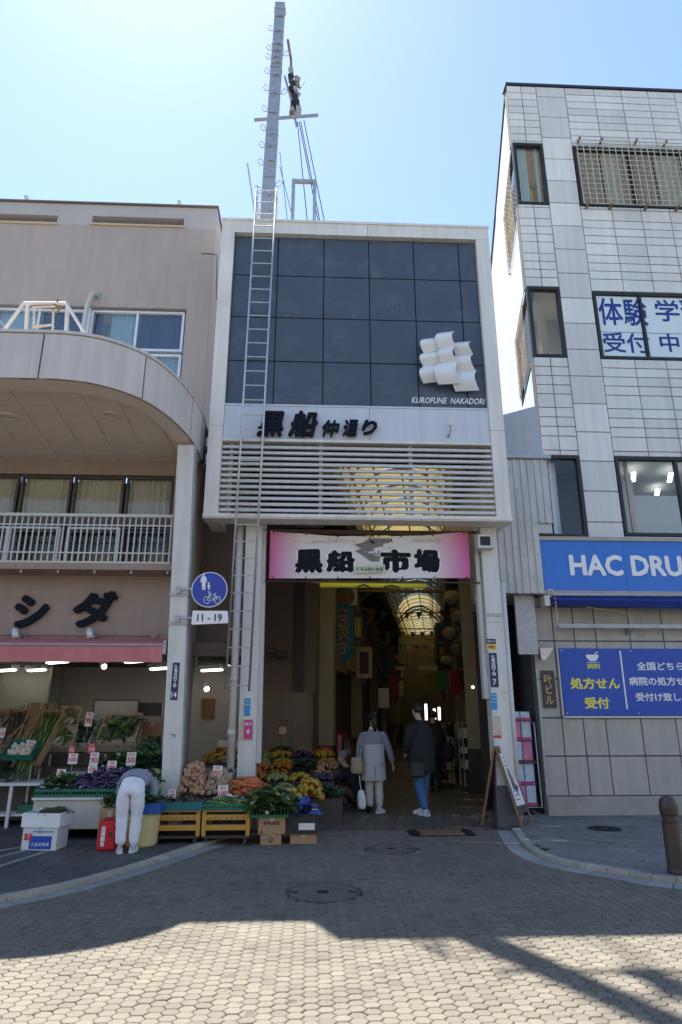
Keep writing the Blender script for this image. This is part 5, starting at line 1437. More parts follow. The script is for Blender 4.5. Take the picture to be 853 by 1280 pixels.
# hanging flags with emblem boards
def flag(px, y, lab, fpx, lab2):
    a, b = at(px[0], px[1], y), at(px[2], px[3], y)
    t = thing('hanging_flag', (a.x, y, a.z), lab, 'flag')
    mb = MB(); n = 10
    for i in range(n+1):
        u = i/n; d = .03*math.sin(u*5)
        mb.v += [(a.x+(b.x-a.x)*u, y+d, a.z), (a.x+(b.x-a.x)*u, y+d*1.6, b.z+.25*(1-math.sin(math.pi*.5*(1-u*.6)))+ (.10*u*u))]
    mb.f = [(2*i, 2*i+1, 2*i+3, 2*i+2) for i in range(n)]; mb.mi = [0]*n
    obj('cloth', mb, 'flag_blue', t)
    w = b.x-a.x; h = a.z-b.z
    for k, ch in enumerate('黒船仲通り'):
        z1 = a.z-h*(.07+k*.155); z0 = z1-h*.14
        obj('lettering', text_mb(ch, a.x+.2*w, b.x-.2*w, z0, z1, y-.035, .004, .06), 'flag_yellow' if k == 2 else 'emblem', t)
        obj('lettering', text_mb(ch, a.x+.22*w, b.x-.22*w, z0+.015*h, z1-.015*h, y-.041, .004, .02), 'black', t)
    obj('rod', MB().tube([(a.x-.06, y, a.z+.02), (b.x+.04, y, a.z+.02)], .018, 6), 'steel_dull', t)
    if fpx:
        a, b = at(fpx[0], fpx[1], y), at(fpx[2], fpx[3], y)
        e = thing('emblem_board', (a.x, y, b.z), lab2, 'sign board')
        obj('board', MB().box(a.x, b.x, y-.02, y+.04, b.z, a.z), 'emblem', e)
        c = (Vector(a)+Vector(b))/2; r = (b.x-a.x)*.36
        obj('round_emblem', MB().disc((c.x, y-.021, c.z), r, 'y', 20, .006), 'emblem_art', e)
        obj('emblem_ring', MB().tube([(c.x+r*1.03*math.cos(q), y-.026, c.z+r*.95*math.sin(q)) for q in np.linspace(0, 6.283, 21)], .02, 5), 'flag_blue', e)
flag((416,757,442,830), 18.5, 'dark blue hanging flag nearest the gate, beside the pale pillar', (414,735,447,756), 'square emblem board above the nearest dark blue flag')
flag((443,782,464,838), 24.5, 'dark blue hanging flag second from the gate, beyond the nearest flag', (443,760,465,780), 'square emblem board above the second blue flag')
flag((470,806,487,850), 30.0, 'dark blue hanging flag third from the gate, deepest in the arcade', (471,789,487,804), 'square emblem board above the third blue flag')
flag((579,752,600,795), 17.0, 'dark blue hanging flag across the arcade, beside the gate column with the loudspeaker', (577,726,598,748), 'square emblem board above the flag beside the loudspeaker column')
flag((566,790,580,830), 25.0, 'dark blue hanging flag across the arcade, farther back than the one by the column', None, None)
flag((487,824,500,858), 37.0, 'dark blue hanging flag fourth from the gate, nearly lost in the dim arcade', None, None)
flag((555,808,567,840), 31.0, 'dark blue hanging flag across the arcade, the deepest on that side', (554,794,567,806), 'square emblem board above the deepest flag across the arcade')
# banner across the mouth
m = bpy.data.materials.new('banner_cloth'); m.use_nodes = True; MATS['banner'] = m
nt = m.node_tree; N, L = nt.nodes, nt.links; b = N['Principled BSDF']; b.inputs['Roughness'].default_value = .8
ge = N.new('ShaderNodeNewGeometry'); sx = N.new('ShaderNodeSeparateXYZ'); L.new(ge.outputs['Position'], sx.inputs[0])
mr = N.new('ShaderNodeMapRange'); mr.inputs[1].default_value = -.74; mr.inputs[2].default_value = 2.63; L.new(sx.outputs[0], mr.inputs[0])
cr = N.new('ShaderNodeValToRGB'); e = cr.color_ramp.elements
e[0].position = 0; e[0].color = (.60, .10, .29, 1); e[1].position = 1; e[1].color = (.60, .10, .29, 1)
for p_, c_ in ((.03, (.62, .20, .38, 1)), (.17, (.72, .68, .66, 1)), (.80, (.72, .68, .66, 1)), (.96, (.62, .20, .38, 1))):
    q = cr.color_ramp.elements.new(p_); q.color = c_
L.new(mr.outputs[0], cr.inputs[0]); L.new(cr.outputs[0], b.inputs['Base Color'])
BYY = 10.6
bn = thing('market_banner', tuple(at(462, 694, BYY)), 'white banner with pink ends reading 黒船市場 hung across the arcade mouth', 'banner')
ba0, ba1, bb0, bb1 = at(338, 663.5, BYY), at(585, 664.5, BYY), at(336.5, 723, BYY), at(588, 722.5, BYY)
def bsurf(u, v):                                                 # u across, v downwards
    p = ba0.lerp(ba1, u).lerp(bb0.lerp(bb1, u), v)
    sag = .095*(1-(2*u-1)**2)*(1-v)**1.5
    y = BYY + .03*math.sin(9*u+2.5*v)*math.sin(math.pi*v) + .02*math.sin((u+v*.5)*26)*(1-v)
    return Vector((p.x, y, p.z-sag))
mb = MB(); NU, NV = 40, 10
for j in range(NV+1):
    for i in range(NU+1): mb.v.append(tuple(bsurf(i/NU, j/NV)))
mb.f = [(j*(NU+1)+i, (j+1)*(NU+1)+i, (j+1)*(NU+1)+i+1, j*(NU+1)+i+1) for j in range(NV) for i in range(NU)]; mb.mi = [0]*len(mb.f)
obj('cloth', mb, 'banner', bn, smooth=True)
def bwarp(off):
    def w(p):
        u = (p[0]-ba0.x)/(ba1.x-ba0.x); v = (ba0.z-p[2])/(ba0.z-bb0.z)
        q = bsurf(min(max(u, 0), 1), min(max(v, 0), 1)); return (p[0], q.y-off-(BYY-p[1]), p[2])
    return w
def btext(s, px, m, bold, off, sh=0.0):
    a = at(px[0], px[1], BYY); c = at(px[2], px[3], BYY)
    obj('lettering', text_mb(s, a.x, c.x, c.z, a.z, BYY, .003, bold, sh, warp=bwarp(off)), m, bn)
for ch, px in (('黒', (369,686,404,717)), ('船', (408,688,444,716)), ('市', (475,686,515,716)), ('場', (517,686,551,716))):
    btext(ch, (px[0]-2, px[1]-1.5, px[2]+2, px[3]+2), 'white_letter', .11, .006)
    btext(ch, px, 'black_letter', .062, .011)
btext('KURIHAMA', (368,674,408,679), 'paper_old', .0, .006); btext('KUROFUNE', (411,674,446,679), 'paper_old', .0, .006); btext('NAKADORI', (517,673,553,678), 'paper_old', .0, .006)
# printed steamship behind the letters
def bprism(pts, off, m):
    mb = MB(); w = bwarp(off)
    mb.prism([(at(x, y, BYY).x, at(x, y, BYY).z) for x, y in pts], BYY-.002, BYY); mb.v = [w(p) for p in mb.v]
    obj('ship_print', mb, m, bn)
bprism([(443,681), (455,678), (462,673), (490,674), (498,679), (494,684), (478,687), (476,693), (474,702), (464,702), (452,694), (444,690), (452,686)], .004, 'ship_print')
bprism([(462,676), (495,677), (493,680), (464,680)], .0065, 'cloth_black')
mb = MB(); c = at(471, 691, BYY)
mb.tube([(c.x+.062*math.cos(q), BYY-.04, c.z+.062*math.sin(q)) for q in np.linspace(0, 6.283, 17)], .006, 4)
for q in np.linspace(0, math.pi, 5)[:-1]: mb.tube([(c.x+.06*math.cos(q), BYY-.04, c.z+.06*math.sin(q)), (c.x-.06*math.cos(q), BYY-.04, c.z-.06*math.sin(q))], .004, 4)
obj('paddle_wheel', mb, 'white_letter', bn)
a, b = at(443.5, 707, BYY), at(481.5, 716, BYY)
mb = MB().prism([(at(x, y, BYY).x, at(x, y, BYY).z) for x, y in ((443.5,709), (481,706.5), (481.5,715.5), (444,717.5))], BYY-.05, BYY-.046)
obj('name_strip', mb, 'leaf_white', bn)
obj('lettering', text_mb('くろふねいちば', at(446,712,BYY).x, at(479,712,BYY).x, at(446,714.5,BYY).z, at(446,709.5,BYY).z, BYY-.051, .002, .03), 'black_letter', bn)
mb = MB()
for i in range(7):
    for v in (.02, .98): mb.disc(bsurf(.02+.96*i/6, v)+Vector((0,-.004,0)), .014, 'y', 8, .004)
obj('eyelet', mb, 'black', bn, kind='stuff')
rp = obj('hanging_rope', MB().tube([ba0, ba0+Vector((-.12,.1,.05))], .006, 4).tube([ba1, ba1+Vector((.15,.1,.04))], .006, 4), 'cable', bn)
obj('support_bar', MB().tube([(-.8, BYY+.07, ba0.z+.03), (2.8, BYY+.07, ba0.z+.03)], .022, 6).tube([(-.8, BYY+.07, bb0.z-.03), (2.8, BYY+.07, bb0.z-.03)], .014, 6), 'board_dark', bn)
yf = thing('yellow_flag', tuple(at(465, 731, 10.75)), 'rolled yellow flag on a pole hanging just below the market banner', 'flag')
a, b = at(400, 730, 10.75), at(532, 730, 10.75); b.z = a.z
obj('roll', MB().tube([a+Vector((0,0,.01*math.sin(0))), a.lerp(b, .3), a.lerp(b, .6), b], [.062, .064, .06, .062], 10), 'flag_yellow', yf, smooth=True)
obj('pole', MB().tube([a+Vector((-.10,0,.03)), b+Vector((.02,0,.03))], .014, 6), 'steel', yf)
obj('drawing', MB().tube([at(447, 734, 10.68), at(455, 730.5, 10.68), at(462, 734, 10.68)], .012, 5).tube([at(480, 734, 10.68), at(490, 732, 10.68), at(499, 734, 10.68)], .012, 5), 'black', yf)
# small NAKADORI board high behind the banner
nk = thing('street_name_board', tuple(at(388, 656, 12.2)), 'dark board reading NAKADORI high inside the gate above the banner', 'sign')
a, b = at(370, 652, 12.2), at(405, 660, 12.2)
obj('board', MB().box(a.x, b.x, 12.18, 12.24, b.z, a.z), 'board_dark', nk)
obj('lettering', text_mb('NAKADORI', a.x+.08, b.x-.08, b.z+.06, a.z-.05, 12.178, .004, .01), 'brass', nk)
# poster and little camera on the partition side
ps_ = thing('wall_poster', tuple(at(353, 910, 15.63)), 'small dark poster on the pale partition inside the arcade', 'poster')
a, b = at(347, 900, 15.63), at(360, 921, 15.63)
obj('sheet', MB().box(a.x, b.x, 15.625, 15.638, b.z, a.z), 'emblem_art', ps_); obj('faded_print', MB().box(a.x+.04, b.x-.04, 15.62, 15.625, b.z+.06, b.z+.22), 'paper_old', ps_)
vc = thing('wall_camera', tuple(at(352, 818, 15.4)), 'dark boxy security camera on an arm high on the brown wall', 'camera')
c = at(352, 818, 15.4)
obj('body', MB().obox(c, .26, .30, .16), 'black', vc); obj('arm', MB().tube([c+Vector((-.1,.1,.05)), at(330, 812, 15.65)], .02, 5), 'steel_dull', vc)
# goods on the far side, lights deep in the arcade
def rack(x, y, w, d, h, lab, seed, ms_):
    r = random.Random(seed); t = thing('goods_rack', (x, y, 0), lab, 'rack')
    mb = MB()
    for a in (x, x+w):
        for c in (y, y+d): mb.box(a-.012, a+.012, c-.012, c+.012, .08, h)
    for z in np.linspace(.15, h, 5): mb.box(x, x+w, y, y+d, z-.012, z)
    obj('rack_frame', mb, 'steel', t)
    for z in np.linspace(.15, h, 5)[:-1]:
        xx = x+.02
        while xx < x+w-.08:
            bw = r.uniform(.07, .14); obj('goods', MB().box(xx, xx+bw-.01, y+.02, y+d-.05, z, z+r.uniform(.10, .24)), r.choice(ms_), t); xx += bw
    obj('caster', MB().sph((x+.05, y+.05, .04), .04).sph((x+w-.05, y+.05, .04), .04), 'wheel', t)
rack(3.38, 15.2, .55, .45, 1.45, 'wheeled wire rack packed with goods beside the arcade column', 5, ['interior_pale', 'paper_old', 'cloth_black', 'cardboard', 'pack_paleblue', 'arcade_dark'])
rack(2.95, 16.2, .40, .45, 1.1, 'lower wire rack of mixed goods farther into the arcade', 6, ['paper_old', 'cloth_black', 'cardboard', 'arcade_dark'])
t = thing('hanging_sign', tuple(at(594, 887, 16.1)), 'ochre shop sign with a red character hanging behind the goods rack', 'sign')
a, b = at(581, 876, 16.1), at(608, 898, 16.1)
obj('board', MB().box(a.x, b.x, 16.1, 16.14, b.z, a.z), 'sign_ochre', t)
obj('lettering', text_mb('セ', a.x+.15, a.x+.42, b.z+.08, a.z-.06, 16.098, .004, .06), 'sign_red', t)
obj('dark_header', MB().box(a.x, b.x, 16.09, 16.15, a.z+.003, a.z+.13), 'board_dark', t)
for px, y0, y1, Y in ((533, 880, 900, 27), (543.5, 886, 899, 29), (549.5, 884, 900, 27.5)):
    a, b = at(px-1.7, y0, Y), at(px+1.7, y1, Y)
    t = thing('upright_light', (a.x, Y, b.z), 'lit upright white shop light deep inside the arcade', 'shop light', 'upright lights deep in the arcade')
    obj('tube', MB().box(a.x, b.x, Y, Y+.05, b.z, a.z), 'cool_light', t); obj('housing', MB().box(a.x-.04, b.x+.04, Y+.055, Y+.15, b.z-.05, a.z+.05), 'black', t)
for px, py in ((591, 859), (602, 859)):
    c = at(px, py, 15.0)
    t = thing('shop_bulb', tuple(c), 'bright bare bulb under the ceiling beside the arcade column', 'bulb', 'pair of bulbs beside the arcade column')
    obj('bulb', MB().sph(c, .04, 10, 6), 'cool_light', t, smooth=True); obj('cord', MB().tube([c, c+Vector((0,0,.6))], .006, 4), 'cable', t)
for k, (px, y0, y1, Y, mt, lab) in enumerate(((492, 842, 872, 26, 'sign_red', 'narrow red hanging sign far down the arcade'), (553, 838, 862, 22, 'green_sign', 'green hanging shop sign far down the arcade'), (570, 838, 868, 21, 'sign_red', 'dark red hanging sign beside the far shop fronts'),
                                       (515, 828, 838, 30, 'emblem', 'pale cross sign hung across the far arcade'), (540, 842, 856, 33, 'sign_ochre', 'ochre sign board hanging at the far end'), (480, 860, 885, 22, 'interior_pale', 'pale shop sign by the second pillar'))):
    a, b = at(px-7, y0, Y), at(px+7, y1, Y)
    t = thing('hanging_sign', (a.x, Y, b.z), lab, 'sign')
    obj('board', MB().box(a.x, b.x, Y, Y+.05, b.z, a.z), mt, t); [obj('hanger', MB().box(q, q+.02, Y+.02, Y+.03, a.z, a.z+.5), 'black', t) for q in (a.x+.05, b.x-.07)]
for k, (px, y, Y, w, h, mt, lab) in enumerate(((556, 950, 19, .8, 1.3, 'cloth_black', 'dark clothes hanging on a rail deep in the arcade'), (568, 958, 18, .5, .9, 'cloth_brown', 'brown garments on a low rail beside the wire racks'))):
    c = at(px, y, Y)
    t = thing('clothes_rail', (c.x, Y, 0), lab, 'clothes rail')
    obj('rail', MB().tube([(c.x-w/2, Y, 0), (c.x-w/2, Y, h+.1), (c.x+w/2, Y, h+.1), (c.x+w/2, Y, 0)], .015, 5), 'steel_dull', t)
    for q in range(7): x = c.x-w/2+.05+q*(w-.1)/6; obj('garment', MB().prism([(x-.03, .35), (x+.03, .33), (x+.025, h), (x, h+.08), (x-.025, h)], Y-.2, Y+.2), mt if q % 3 else 'cloth_greydark', t)

# clutter that crowds the dim passage: lanterns, pennants, boards, goods, wires
rng3 = random.Random(21)
for k, (px, py, Y, r) in enumerate(((566, 748, 17.5, .26), (574, 772, 18.2, .24), (563, 792, 19.0, .24), (572, 812, 19.5, .22), (560, 826, 21.0, .2))):
    c = at(px, py, Y)
    t = thing('paper_lantern', tuple(c), 'pale round paper lantern hanging beside the arcade column flags', 'lantern', 'paper lanterns hanging in the arcade')
    obj('shade', MB().sph(c, (r, r, r*.85), 12, 9), 'lantern', t, smooth=True)
    obj('rim_band', MB().lathe([(r*.4, r*.80), (r*.42, r*.88), (r*.2, r*.9)], c, 10).lathe([(r*.2, -r*.9), (r*.42, -r*.88), (r*.4, -r*.80)], c, 10), 'black', t)
    obj('cord', MB().tube([c+Vector((0,0,r)), c+Vector((0,0,r+.5))], .008, 4), 'cable', t)
    obj('tassel', MB().tube([c-Vector((0,0,r*.85)), c-Vector((0,0,r*.85+.25))], [.012, .03], 5), 'sign_red', t)
MT = ['board_dark', 'arcade_dark', 'emblem', 'flag_blue', 'sign_red', 'arcade_dark', 'brown_dark', 'sign_ochre', 'black', 'interior_dark']
for k in range(26):
    t_ = 9.5+k*1.1+rng3.uniform(-.3, .3); side = k % 2
    s = (LS+rng3.uniform(.35, .75)) if side == 0 else (RS-rng3.uniform(.35, .75))
    z = rng3.uniform(2.5, 4.4); h = rng3.uniform(.5, 1.2); w = rng3.uniform(.25, .55); c = arc(s, t_, z)
    m_ = MT[k % len(MT)]; hue = {'board_dark': 'dark brown', 'arcade_dark': 'dull grey brown', 'emblem': 'cream', 'flag_blue': 'blue', 'sign_red': 'red', 'brown_dark': 'brown', 'sign_ochre': 'ochre', 'black': 'black', 'interior_dark': 'grey'}[m_]
    where = ('past the first flags', 'halfway down the arcade', 'at the far end')[min(k//9, 2)]
    t = thing('shop_board', tuple(c), '%s upright shop board %s on the %s side' % (hue, where, 'fruit stand' if side == 0 else 'wire rack'), 'sign board', 'shop boards projecting into the arcade')
    obj('board', MB().box(c.x-w/2, c.x+w/2, c.y-.04, c.y+.04, c.z, c.z+h), m_, t)
    obj('print', MB().box(c.x-w*.3, c.x+w*.3, c.y-.045, c.y-.041, c.z+h*.15, c.z+h*.85), MT[rng3.randrange(len(MT))], t)
    obj('bracket', MB().tube([c+Vector((0,0,h)), c+Vector((-.5 if side == 0 else .5, 0, h+.15))], .02, 4), 'black', t)
for k in range(22):
    t_ = 6.2+k*1.3; side = (k+1) % 2
    s = (LS+rng3.uniform(.3, .7)) if side == 0 else (RS-rng3.uniform(.3, .8)); c = arc(s, t_, 0)
    if side == 1 and t_ < 7.5: continue
    t = thing('goods_stand', tuple(c), 'shop goods stacked on a low stand %s on the %s side' % (('beyond the crouching man', 'behind the walkers', 'midway down the arcade', 'deep in the arcade', 'near the far end')[min(k//4, 4)], 'fruit stand' if side == 0 else 'wire rack'), 'goods', 'goods stands along the arcade passage')
    h0 = rng3.uniform(.45, .8)
    obj('stand', MB().box(c.x-.35, c.x+.35, c.y-.3, c.y+.3, .06, h0), rng3.choice(['board_dark', 'arcade_dark', 'cardboard']), t)
    for q in range(9):
        x = c.x-.32+.64*rng3.random(); y = c.y-.28+.4*rng3.random(); hh = rng3.uniform(.08, .6)
        obj('goods', MB().obox((x, y, h0+hh/2), rng3.uniform(.08, .2), rng3.uniform(.08, .2), hh, rotz(rng3.uniform(-.3, .3))), rng3.choice(['cloth_black', 'cardboard', 'paper_old', 'board_dark', 'cloth_brown', 'pack_pink', 'interior_dark', 'sign_red', 'cloth_bluegrey']), t)
for k in range(7):
    t_ = 3.0+k*3.1; z = 5.0+.25*math.sin(k*2)
    a, b = arc(LS, t_, z+rng3.uniform(-.2, .3)), arc(RS, t_+rng3.uniform(-.6, .6), z+rng3.uniform(-.2, .3))
    wire(a, b, 'thin dark cable strung across the arcade overhead', r=.012, sag=.12, name='overhead_cable', grp='cables strung across the arcade')
for k in range(3):
    t_ = 13.5+k*6; z = 5.35
    t = thing('pennant_string', tuple(arc(0, t_, z)), 'string of small pennants across the arcade, number %d from the gate'.replace('number %d', ('nearest one', 'middle one', 'farthest one')[k]), 'bunting')
    a, b = arc(LS, t_, z), arc(RS, t_, z)
    obj('string', MB().tube([a, a.lerp(b, .5)-Vector((0,0,.15)), b], .008, 4), 'cable', t)
    for q in range(9):
        c = a.lerp(b, (q+.5)/9)-Vector((0,0,.12*math.sin(math.pi*(q+.5)/9)))
        obj('pennant', MB().prism([(c.x-.12, c.z), (c.x+.12, c.z), (c.x, c.z-.28)], c.y-.004, c.y+.004), ('emblem', 'sign_red', 'flag_blue')[q % 3], t)
# ================================================================== VEGETABLE STANDS
def ico_r(): return rng.uniform(.85, 1.15)
def crate(name, x0, x1, y0, y1, z0, z1, m, label, cat='crate', group=None, slots=True):
    t = thing(name, ((x0+x1)/2, (y0+y1)/2, z0), label, cat, group)
    mb = MB(); w = .018
    for a, b, c, d in ((x0, x1, y0, y0+w), (x0, x1, y1-w, y1), (x0, x0+w, y0+w, y1-w), (x1-w, x1, y0+w, y1-w)):
        mb.box(a, b, c, d, z1-.035, z1); mb.box(a, b, c, d, z0, z0+.035)
        if slots:
            n = max(3, int(max(b-a, d-c)/.045))
            for i in range(n+1):
                if b-a > d-c: q = a+(b-a-.012)*i/n; mb.box(q, q+.012, c, d, z0+.035, z1-.035)
                else: q = c+(d-c-.012)*i/n; mb.box(a, b, q, q+.012, z0+.035, z1-.035)
        else: mb.box(a, b, c, d, z0+.035, z1-.035)
    mb.box(x0+w, x1-w, y0+w, y1-w, z0+.005, z0+.02)
    obj('crate_wall', mb, m, t); return t
def carton(name, x0, x1, y0, y1, z0, z1, m, label, rz=0, print_=None, group=None, opened=False):
    c = Vector(((x0+x1)/2, (y0+y1)/2, z0))
    t = thing(name, (0, 0, 0), label, 'box', group)
    hx, hy, h = (x1-x0)/2, (y1-y0)/2, z1-z0
    mb = MB()
    if opened: 
        for a, b, d, e in ((-hx, hx, -hy, -hy+.012), (-hx, hx, hy-.012, hy), (-hx, -hx+.012, -hy+.012, hy-.012), (hx-.012, hx, -hy+.012, hy-.012)): mb.box(a, b, d, e, 0, h)
        mb.box(-hx+.012, hx-.012, -hy+.012, hy-.012, 0, .03)
    else: mb.box(-hx, hx, -hy, hy, 0, h)
    obj('box', mb, m, t)
    if not opened: obj('tape', MB().box(-hx*.99, hx*.99, -.03, .03, h, h+.002).box(-.03, .03, -hy-.002, -hy, h*.7, h), 'paper_old', t)
    for s, f, mm, b_ in (print_ or []): obj('lettering', text_mb(s, -hx+2*hx*f[0], -hx+2*hx*f[1], h*f[2], h*f[3], -hy-.001-(.003 if mm == 'white_letter' else 0), .002, b_), mm, t)
    t.location = c; t.rotation_euler = (0, 0, rz); WL[t] = c
    return t
def heap(mb, x0, x1, y0, y1, z, h, fn, n, tilt=0.0):
    for _ in range(n):
        u, v = rng.random(), rng.random()
        x, y = x0+(x1-x0)*u, y0+(y1-y0)*v
        k = (1-(2*u-1)**4)*(1-(2*v-1)**4)
        fn(mb, x, y, z+h*k*rng.random()**.45+tilt*v)
def v_ball(r, sq=1.0):
    return lambda mb, x, y, z: mb.sph((x, y, z), (r*ico_r(), r*ico_r(), r*sq*ico_r()), 7, 5, euler(rng.random()*3, rng.random()*3, 0))
def v_leaf(l, w, up=.5):
    return lambda mb, x, y, z: mb.leaf((x, y, z), l*ico_r(), w*ico_r(), euler(rng.uniform(.1, up*2), rng.uniform(-.5, .5), rng.uniform(0, 6.28)), rng.uniform(.1, .6))
def v_long(l, r, dirn=None):
    def f(mb, x, y, z):
        a = rng.uniform(0, 6.28) if dirn is None else dirn+rng.gauss(0, .25)
        d = Vector((math.cos(a), math.sin(a), rng.uniform(-.1, .25)))*l*ico_r()*.5; c = Vector((x, y, z))
        mb.tube([c-d, c-d*.3, c+d*.4, c+d], [r*.3, r, r*.9, r*.25], 6)
    return f
def produce(name, label, cat, bounds, z, h, specs, tilt=0.0, group=None):
    x0, x1, y0, y1 = bounds
    t = thing(name, ((x0+x1)/2, (y0+y1)/2, z), label, cat, group)
    for nm, m, fn, n in specs:
        mb = MB(); heap(mb, x0, x1, y0, y1, z, h, fn, n, tilt)
        obj(nm, mb, m, t, smooth=True, kind='stuff')
    return t
TG = {}
def tag(px, y, txt, lab, red=False, group=None, lean=.12):
    """price card standing in the produce"""
    a, b = at(px[0], px[1], y), at(px[2], px[3], y); w, h = (b.x-a.x)*.86, (a.z-b.z)*.88
    t = thing('price_tag', (0, 0, 0), lab, 'price tag', group)
    obj('card', MB().box(-w/2, w/2, 0, .004, 0, h), 'red_print' if red else 'paper_white', t)
    obj('lettering', text_mb(txt, -w*.4, w*.4, h*.2, h*.62, -.001, .002, .022), 'paper_white' if red else 'red_print', t)
    obj('heading', text_mb('特売', -w*.28, w*.28, h*.70, h*.93, -.001, .002, .0), 'paper_white' if red else 'red_print', t)
    obj('stick', MB().tube([(0, .006, -h*.6), (0, .006, h*.3)], .004, 4), 'cardboard_pale', t)
    t.location = ((a.x+b.x)/2, y, b.z); t.rotation_euler = (-lean, rng.uniform(-.09, .09), rng.uniform(-.12, .12)); WL[t] = Vector(t.location)

# ---- long cream counter with eggplants and greens
CX0, CX1, CY0, CY1 = at(38, 1020, 9.6).x, at(196, 1020, 9.6).x, 9.6, 10.45
ct = thing('vegetable_counter', ((CX0+CX1)/2, 10, SZ), 'long cream fronted vegetable counter behind the bending person', 'counter')
obj('front_panel', MB().panel(CX0+.02, CX1-.02, .16, .515, CY0, CY0+.03, .006), 'counter', ct)
obj('top', MB().box(CX0, CX1, CY0-.02, CY1, .517, .55), 'counter', ct)
obj('side_panel', MB().box(CX0+.02, CX0+.05, CY0+.035, CY1, .05, .515).box(CX1-.05, CX1-.02, CY0+.035, CY1, .05, .515), 'counter', ct)
for x in (CX0+.1, CX1-.14): obj('leg', MB().box(x, x+.04, CY0+.1, CY0+.14, SZ, .16), 'steel_dull', ct)
obj('back_riser', MB().box(CX0+.02, CX1-.02, 10.46, 10.9, .3, .78), 'counter', ct)
cx = [CX0+.02, CX0+.50, CX0+.86, CX0+1.28, CX1-.02]
for k, (a, b) in enumerate(zip(cx, cx[1:])):
    crate('produce_crate', a, b-.01, CY0-.015, CY0+.42, .552, .655, 'crate_green', 'shallow green plastic crate under '+('the blue green leafy bundles', 'the first heap of eggplants', 'the middle of the eggplants', 'the pale cabbages')[k], group='green crates along the counter')
obj('edge_strip', MB().box(CX0, CX1, CY0-.03, CY0-.021, .522, .548), 'carton_white', ct)
produce('leafy_greens', 'heap of blue green leafy bundles at the far corner of the cream counter', 'vegetables', (CX0+.05, CX0+.48, 9.62, 10.1), .62, .10, [('leaf', 'leaf_green', v_leaf(.12, .07), 120), ('leaf', 'leaf_dark', v_leaf(.10, .06), 60), ('leaf', 'pack_paleblue', v_leaf(.09, .05), 35)], .08)
produce('eggplants', 'glossy dark purple eggplants heaped in bags on the cream counter', 'vegetables', (CX0+.46, CX0+1.3, 9.64, 10.3), .62, .15, [('eggplant', 'eggplant', v_long(.14, .028), 190), ('wrapper', 'plastic_bag', v_leaf(.06, .03), 40)], .16)
produce('cabbages', 'pale green cabbages and lettuces next to the white canopy post', 'vegetables', (CX1-.36, CX1-.04, 9.66, 10.2), .64, .12, [('cabbage', 'leaf_pale', v_ball(.065), 16), ('leaf', 'leaf_green', v_leaf(.12, .09), 50), ('leaf', 'leaf_white', v_leaf(.10, .08), 20)], .10)
produce('mixed_greens', 'dull green leafy vegetables on the raised back of the counter', 'vegetables', (CX0+.5, CX1-.05, 10.35, 10.9), .78, .16, [('leaf', 'leaf_green', v_leaf(.16, .09), 130), ('leaf', 'leaf_dark', v_leaf(.16, .09), 120), ('wrapper', 'plastic_bag', v_leaf(.12, .06), 18)], .10)
produce('broccoli', 'dark green vegetables in the upper boxes behind the eggplants', 'vegetables', (CX0+.95, CX1-.3, 10.95, 11.4), 1.0, .16, [('head', 'leaf_dark', v_ball(.05), 60), ('leaf', 'leaf_green', v_leaf(.13, .06), 60)], .1)

# ---- tilted cardboard trays and shelves at the back of the shop
def tray(px, y, w, d, tilt, m, lab, rz=0.0):
    c = at(px[0], px[1], y)
    t = thing('sloping_box', (0, 0, 0), lab, 'box')
    mb = MB().box(-w/2, w/2, -d/2, d/2, 0, .015)
    for a, b, e, f in ((-w/2, -w/2+.012, -d/2, d/2), (w/2-.012, w/2, -d/2, d/2)): mb.box(a, b, e, f, .015, .14)
    mb.box(-w/2+.012, w/2-.012, d/2-.012, d/2, .015, .16).box(-w/2+.012, w/2-.012, -d/2, -d/2+.012, .015, .09)
    obj('tray', mb, m, t)
    t.location = c; t.rotation_euler = (tilt, 0, rz); WL[t] = Vector(c)
    return t, Matrix.Translation(c) @ Matrix.Rotation(rz, 4, 'Z') @ Matrix.Rotation(tilt, 4, 'X')
def fill(Mx, w, d, name, lab, specs):
    t = thing(name, tuple(Mx.translation), lab, 'vegetables')
    for nm, m, fn, n in specs:
        mb = MB()
        for _ in range(n): fn(mb, rng.uniform(-w/2+.04, w/2-.04), rng.uniform(-d/2+.03, d/2-.03), .05+rng.random()*.06)
        mb.v = [tuple(Mx @ Vector(p)) for p in mb.v]
        obj(nm, mb, m, t, smooth=True, kind='stuff')
_, M1 = tray((53, 925), 11.3, .42, .95, R(52), 'cardboard', 'long brown cardboard tray tilted steeply, holding leeks', R(-12))
fill(M1, .42, .95, 'leeks', 'long leeks with white stems leaning in a tilted cardboard tray', [('leek', 'leaf_green', v_long(.75, .014, 1.57), 26), ('leek', 'leaf_pale', v_long(.7, .014, 1.57), 14)])
_, M1 = tray((28, 943), 10.9, .44, .34, R(28), 'crate_green', 'green tray of pale mushrooms at the photo edge side of the shop')
fill(M1, .42, .34, 'mushrooms', 'pale round mushrooms or garlic heaped in a green tray', [('mushroom', 'mushroom', v_ball(.036), 75)])
_, M1 = tray((78, 912), 11.6, .5, .7, R(50), 'cardboard_pale', 'pale open carton leaning in the middle of the shop display', R(10))
fill(M1, .48, .6, 'yellow_packs', 'yellowish vegetable packs in a leaning pale carton', [('pack', 'leaf_white', v_long(.22, .035), 14), ('pack', 'leaf_green', v_leaf(.2, .07), 20)])
_, M1 = tray((108, 920), 11.7, .36, .45, R(48), 'carton_white', 'white open carton leaning beside the yellow vegetable packs', R(-8))
fill(M1, .34, .4, 'sprouts', 'dark green bunches lying in a leaning white carton', [('bunch', 'leaf_dark', v_leaf(.14, .06), 46)])
_, M1 = tray((152, 915), 11.6, .62, .55, R(45), 'cardboard_pale', 'wide tan carton tilted towards the street at the back of the greens')
